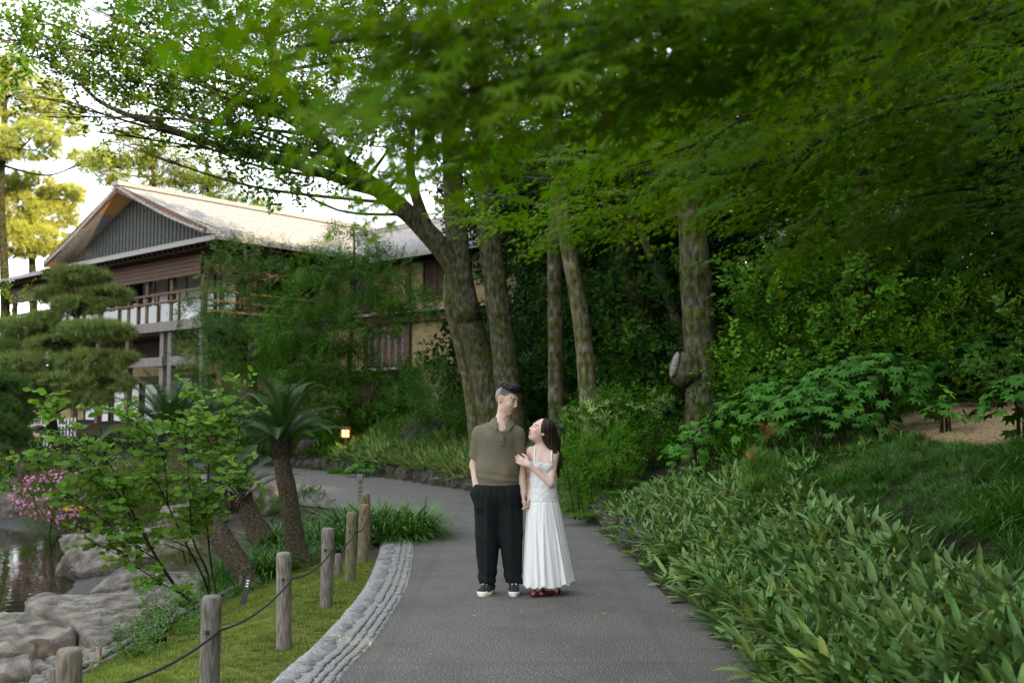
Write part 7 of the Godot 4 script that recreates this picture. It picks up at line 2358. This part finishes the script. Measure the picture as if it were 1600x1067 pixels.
	f = Field.new(Vector3(-0.24, 0.74, -0.2), Vector3(0.24, 1.2, 0.22), 0.0065)
	f.cap(Vector3(-0.01, 1.15, 0.002), Vector3(-0.005, 0.98, 0.007), 0.094, 0.082, 0.05, Vector3(0.8, 1, 1.05))
	f.cap(Vector3(-0.005, 0.98, 0.005), Vector3(-0.010, 0.79, 0), 0.092, 0.119, 0.05, Vector3(0.9, 1, 1))
	f.cap(Vector3(-0.052, 1.105, 0.062), Vector3(-0.05, 1.095, 0.066), 0.055, 0.055, 0.035)
	f.cap(Vector3(0.036, 1.10, 0.066), Vector3(0.035, 1.09, 0.07), 0.055, 0.055, 0.035)
	f.cut(Vector3(0.0, 1, 0.06), 1.134)
	f.cut(Vector3(0, -1, 0), -0.796)
	f.warp(func(p: Vector3) -> float: return 0.004 * wob.get_noise_3d(p.x * 600.0, p.y * 900.0, p.z * 600.0) + 0.002 * sin(p.y * 330.0))
	f.net(db, flat_col(Color.WHITE))
	var dress := part("dress", db.mesh(), M.smocking, t)
	var sk := MB.new()                                             # gathered skirt
	var prev := PackedInt32Array()
	var N := 150
	var rows := 26
	for i in rows + 1:
		var v := float(i) / rows
		var y := lerpf(0.80, 0.085, v)
		var rx := lerpf(0.132, 0.208, pow(v, 0.85))
		var rz := lerpf(0.125, 0.2, pow(v, 0.85))
		var cx := lerpf(-0.012, 0.036, v)
		var ring := PackedInt32Array()
		for k in N:
			var a := TAU * k / N
			var w := a + 0.5 * wob.get_noise_2d(cos(a) * 40.0, sin(a) * 40.0 + v * 8.0)
			var amp := lerpf(0.030, 0.085, pow(v, 1.2))
			var gather := 0.5 * sin(w * 26.0 + 1.3) * (1.0 - sstep(0.1, 0.6, v)) + 0.9 * sin(w * 13.0 + 0.7 + v) * sstep(0.0, 0.5, v) + 0.5 * sin(w * 7.0 + 2.0 * v) * v
			var r := 1.0 + amp * gather
			if i == 0:
				r = 0.985
			var yy := y
			if i == rows:
				yy += 0.012 * sin(w * 13.0 + 0.7) + 0.015 * cos(a)
			ring.append(sk.vert(Vector3(cx + cos(a) * rx * r, yy, sin(a) * rz * r)))
		if prev.size():
			for k in N:
				sk.quad(prev[k], prev[(k + 1) % N], ring[(k + 1) % N], ring[k])
		prev = ring
	part("skirt", sk.mesh(), M.cotton, dress)
	var seam := MB.new()
	var sp := []
	for k in 41:
		var a := TAU * k / 40.0
		sp.append(Vector3(-0.012 + cos(a) * 0.134, 0.797, sin(a) * 0.125))
	tube(seam, sp, taper(41, 0.0045, 0.0045), 6)
	part("waist_seam", seam.mesh(), M.cotton, dress)
	for s in [[Vector3(-0.082, 1.12, 0.112), Vector3(-0.08, 1.18, 0.082), Vector3(-0.078, 1.235, 0.05), Vector3(-0.075, 1.262, 0.0), Vector3(-0.07, 1.235, -0.05), Vector3(-0.05, 1.13, -0.095)], [Vector3(0.06, 1.12, 0.118), Vector3(0.062, 1.17, 0.098), Vector3(0.066, 1.22, 0.075), Vector3(0.068, 1.242, 0.03), Vector3(0.062, 1.22, -0.03), Vector3(0.04, 1.12, -0.09)]]:
		var rb := MB.new()
		var c := curve(s, 0.02)
		tube(rb, c, taper(c.size(), 0.007, 0.007), 6)
		part("strap", rb.mesh(), M.cotton, dress)
	# red patent flats
	for q in [[Vector3(-0.035, 0, 0.10), -0.75], [Vector3(0.045, 0, 0.085), -0.95]]:
		var ub := MB.new()
		f = Field.new(Vector3(-0.06, 0.0, -0.14), Vector3(0.06, 0.1, 0.14), 0.005)
		f.cap(Vector3(0, 0.03, -0.08), Vector3(0, 0.022, 0.085), 0.031, 0.032, 0.0, Vector3(1, 1.2, 1))
		f.ell(Transform3D(Basis(), Vector3(0, 0.068, -0.015)), Vector3(0.026, 0.042, 0.075), 0.006, true)
		f.cut(Vector3(0, -1, 0), -0.003)
		f.net(ub, flat_col(Color.WHITE))
		var sh := part("shoe", ub.mesh(), M.patent_red, t)
		sh.transform = Transform3D(Basis(Vector3.UP, q[1]), q[0])
		var bw := part("bow", boxm(Vector3(0.03, 0.01, 0.012)), M.patent_red, sh, Vector3(0, 0.056, 0.07))
		bw.rotation.x = 0.5
		var ft := MB.new()
		f = Field.new(Vector3(-0.06, 0.0, -0.14), Vector3(0.06, 0.14, 0.14), 0.006)
		f.cap(Vector3(0, 0.028, -0.07), Vector3(0, 0.026, 0.06), 0.026, 0.024, 0.0)
		f.cap(Vector3(0, 0.035, -0.05), Vector3(0, 0.13, -0.06), 0.028, 0.03, 0.02)
		f.net(ft, flat_col(skin))
		part("foot", ft.mesh(), M.skin, sh)


# ---------------------------------------------------------------- the maple over the path
func maple() -> void:
	var base := Vector3(4.3, height(4.3, -2.4), -2.4)
	var t := thing("maple_tree", "maple whose leafy boughs hang over the path and blur close to the camera", "tree", base)
	rng.seed = 901
	var b := MB.new()
	var tr := curve([base - Vector3(0, 0.3, 0), base + Vector3(-0.1, 1.0, -0.1), base + Vector3(-0.35, 2.0, -0.2), Vector3(3.6, 4.1, -3.0)], 0.2)
	tube(b, tr, taper(tr.size(), 0.13, 0.07), 14, 0.15)
	wpart("trunk", b, M.bark_dark, t)
	var bo := MB.new()
	var boughs := [
		[Vector3(3.95, 2.9, -2.6), Vector3(2.37, 3.03, -4.40), Vector3(1.73, 2.90, -4.40), Vector3(1.38, 2.75, -4.40), Vector3(1.19, 2.50, -4.40), Vector3(1.11, 2.34, -4.40)],
		[Vector3(3.7, 3.9, -2.9), Vector3(1.94, 3.22, -4.20), Vector3(1.26, 2.95, -4.00), Vector3(0.816, 2.65, -3.90), Vector3(0.458, 2.52, -3.90)],
		[Vector3(3.7, 3.9, -2.9), Vector3(1.16, 2.99, -3.20), Vector3(0.478, 2.74, -2.90), Vector3(0, 2.45, -2.30), Vector3(-0.263, 2.32, -2.00), Vector3(-0.436, 2.28, -1.95)],
		[Vector3(1.38, 2.75, -4.40), Vector3(1.03, 2.72, -4.80), Vector3(0.678, 2.81, -5.20), Vector3(0.292, 2.87, -5.60), Vector3(0, 2.99, -6.00)],
		[Vector3(0.478, 2.74, -2.90), Vector3(0.0821, 2.42, -2.50), Vector3(-0.144, 2.26, -2.20), Vector3(-0.322, 2.18, -2.05)],
		[Vector3(3.9, 3.1, -2.7), Vector3(2.52, 2.70, -4.60), Vector3(2.21, 2.67, -5.00), Vector3(1.93, 2.73, -5.60)]]
	for s in boughs:
		var c := curve(s, 0.12)
		tube(bo, c, taper(c.size(), 0.022, 0.004), 7, 0.15)
	wpart("boughs", bo, M.bark_dark, t)
	# leafy layers: sprays strung along each bough, spread sideways and drooping at the tips
	var all := []
	for k in 3:
		all.append([[] as Array[Transform3D], PackedColorArray()])
	var runs := [
		[[Vector3(1.69, 2.94, -3.00), Vector3(0.893, 2.77, -2.70), Vector3(0.317, 2.58, -2.40), Vector3(0, 2.43, -2.10), Vector3(-0.206, 2.36, -1.95), Vector3(-0.351, 2.30, -1.90)], 190, 0.2, 0.07, 1.0],
		[[Vector3(0.923, 2.68, -2.80), Vector3(0.412, 2.51, -2.50), Vector3(0.0908, 2.40, -2.30), Vector3(-0.0827, 2.27, -2.10), Vector3(-0.197, 2.21, -2.00)], 120, 0.17, 0.06, 1.0],
		[[Vector3(0.887, 2.60, -3.00), Vector3(0.459, 2.49, -2.80), Vector3(0.212, 2.42, -2.70), Vector3(0.0885, 2.39, -2.70)], 70, 0.18, 0.06, 0.95],
		[[Vector3(2.45, 3.00, -4.40), Vector3(1.73, 2.93, -4.40), Vector3(1.44, 2.78, -4.40), Vector3(1.26, 2.62, -4.40)], 120, 0.45, 0.18, 0.8],
		[[Vector3(1.94, 3.16, -4.20), Vector3(1.26, 3.00, -4.00), Vector3(0.895, 2.81, -3.90), Vector3(0.613, 2.73, -3.90)], 140, 0.45, 0.2, 0.8],
		[[Vector3(1.65, 2.85, -4.60), Vector3(1.19, 2.84, -4.80), Vector3(0.883, 2.93, -5.20), Vector3(0.585, 3.04, -5.60)], 150, 0.4, 0.14, 0.9],
		[[Vector3(2.52, 2.73, -4.60), Vector3(2.22, 2.70, -5.00), Vector3(2.04, 2.68, -5.40), Vector3(1.89, 2.84, -5.80)], 170, 0.55, 0.25, 0.7],
		[[Vector3(2.93, 2.63, -5.00), Vector3(2.57, 2.57, -5.20), Vector3(2.39, 2.58, -5.40)], 80, 0.45, 0.2, 0.65],
		[[Vector3(3.32, 3.93, -6.00), Vector3(2.11, 4.18, -6.40), Vector3(1.17, 4.25, -6.80), Vector3(0.644, 4.09, -7.00), Vector3(0.284, 3.97, -7.20)], 240, 0.55, 0.3, 0.85],
		[[Vector3(2.38, 3.44, -7.00), Vector3(1.64, 3.25, -7.40), Vector3(1.01, 3.16, -7.80), Vector3(0.533, 3.14, -8.20), Vector3(0.168, 3.19, -8.60)], 190, 0.4, 0.15, 1.0],
		[[Vector3(-0.176, 3.50, -9.00), Vector3(-0.336, 3.43, -9.40), Vector3(-0.428, 3.52, -9.40)], 20, 0.22, 0.12, 1.05],
		[[Vector3(-0.23, 2.38, -3.20), Vector3(-0.282, 2.34, -3.20), Vector3(-0.313, 2.32, -3.20)], 7, 0.05, 0.02, 1.0],
		[[Vector3(2.15, 3.42, -3.60), Vector3(1.58, 3.32, -3.40), Vector3(0.957, 3.19, -3.20)], 120, 0.6, 0.2, 1.0],
		[[Vector3(3.0, 4.2, -1.0), Vector3(2.4, 4.1, -1.3), Vector3(1.7, 4.0, -1.6)], 200, 0.9, 0.3, 1.0],
		[[Vector3(4.5, 4.6, 0.5), Vector3(2.8, 4.6, 0.0), Vector3(1.6, 4.4, -0.6)], 220, 0.9, 0.4, 1.0]]
	runs.append([[Vector3(5.2, 4.7, -2.5), Vector3(3.8, 5.0, -4.5), Vector3(2.6, 5.3, -6.5)], 600, 1.2, 0.4, 1.0])
	runs.append([[Vector3(4.6, 4.6, 1.5), Vector3(3.4, 4.6, 0.6), Vector3(2.2, 4.4, -0.4)], 420, 1.1, 0.35, 1.0])
	runs.append([[Vector3(5.6, 3.6, -4.5), Vector3(5.0, 4.2, -6.5), Vector3(4.2, 5.0, -9.0)], 420, 0.9, 0.6, 1.0])
	for r in runs:
		var c := curve(r[0], 0.05)
		for i in r[1]:
			var p: Vector3 = c[int(rng.randf() * (c.size() - 0.01))]
			var off := Vector3(rf(-1, 1), rf(-1, 1), rf(-1, 1))
			p += Vector3(off.x * r[2], off.y * r[3] - absf(off.z) * r[3] * 0.5, off.z * r[2])
			if in_gap(p):
				continue
			var y := (Vector3(-0.9, -0.18, off.z * 0.8) + rdir() * 0.55).normalized()
			var z := (Vector3.UP + rdir() * 0.4).normalized()
			var s := rf(0.75, 1.15)
			var k := int(rf(0, 2.99))
			all[k][0].append(Transform3D(frame(y, z).scaled_local(Vector3(s, s, s)), p - base))
			var g: float = r[4] * rf(0.75, 1.25)
			all[k][1].append(Color(g * rf(0.8, 1.35), g, g * rf(0.7, 1.0)))
	for k in 3:
		mass("crown", kit.maple[k], M.leaf_maple, all[k][0], all[k][1], t)
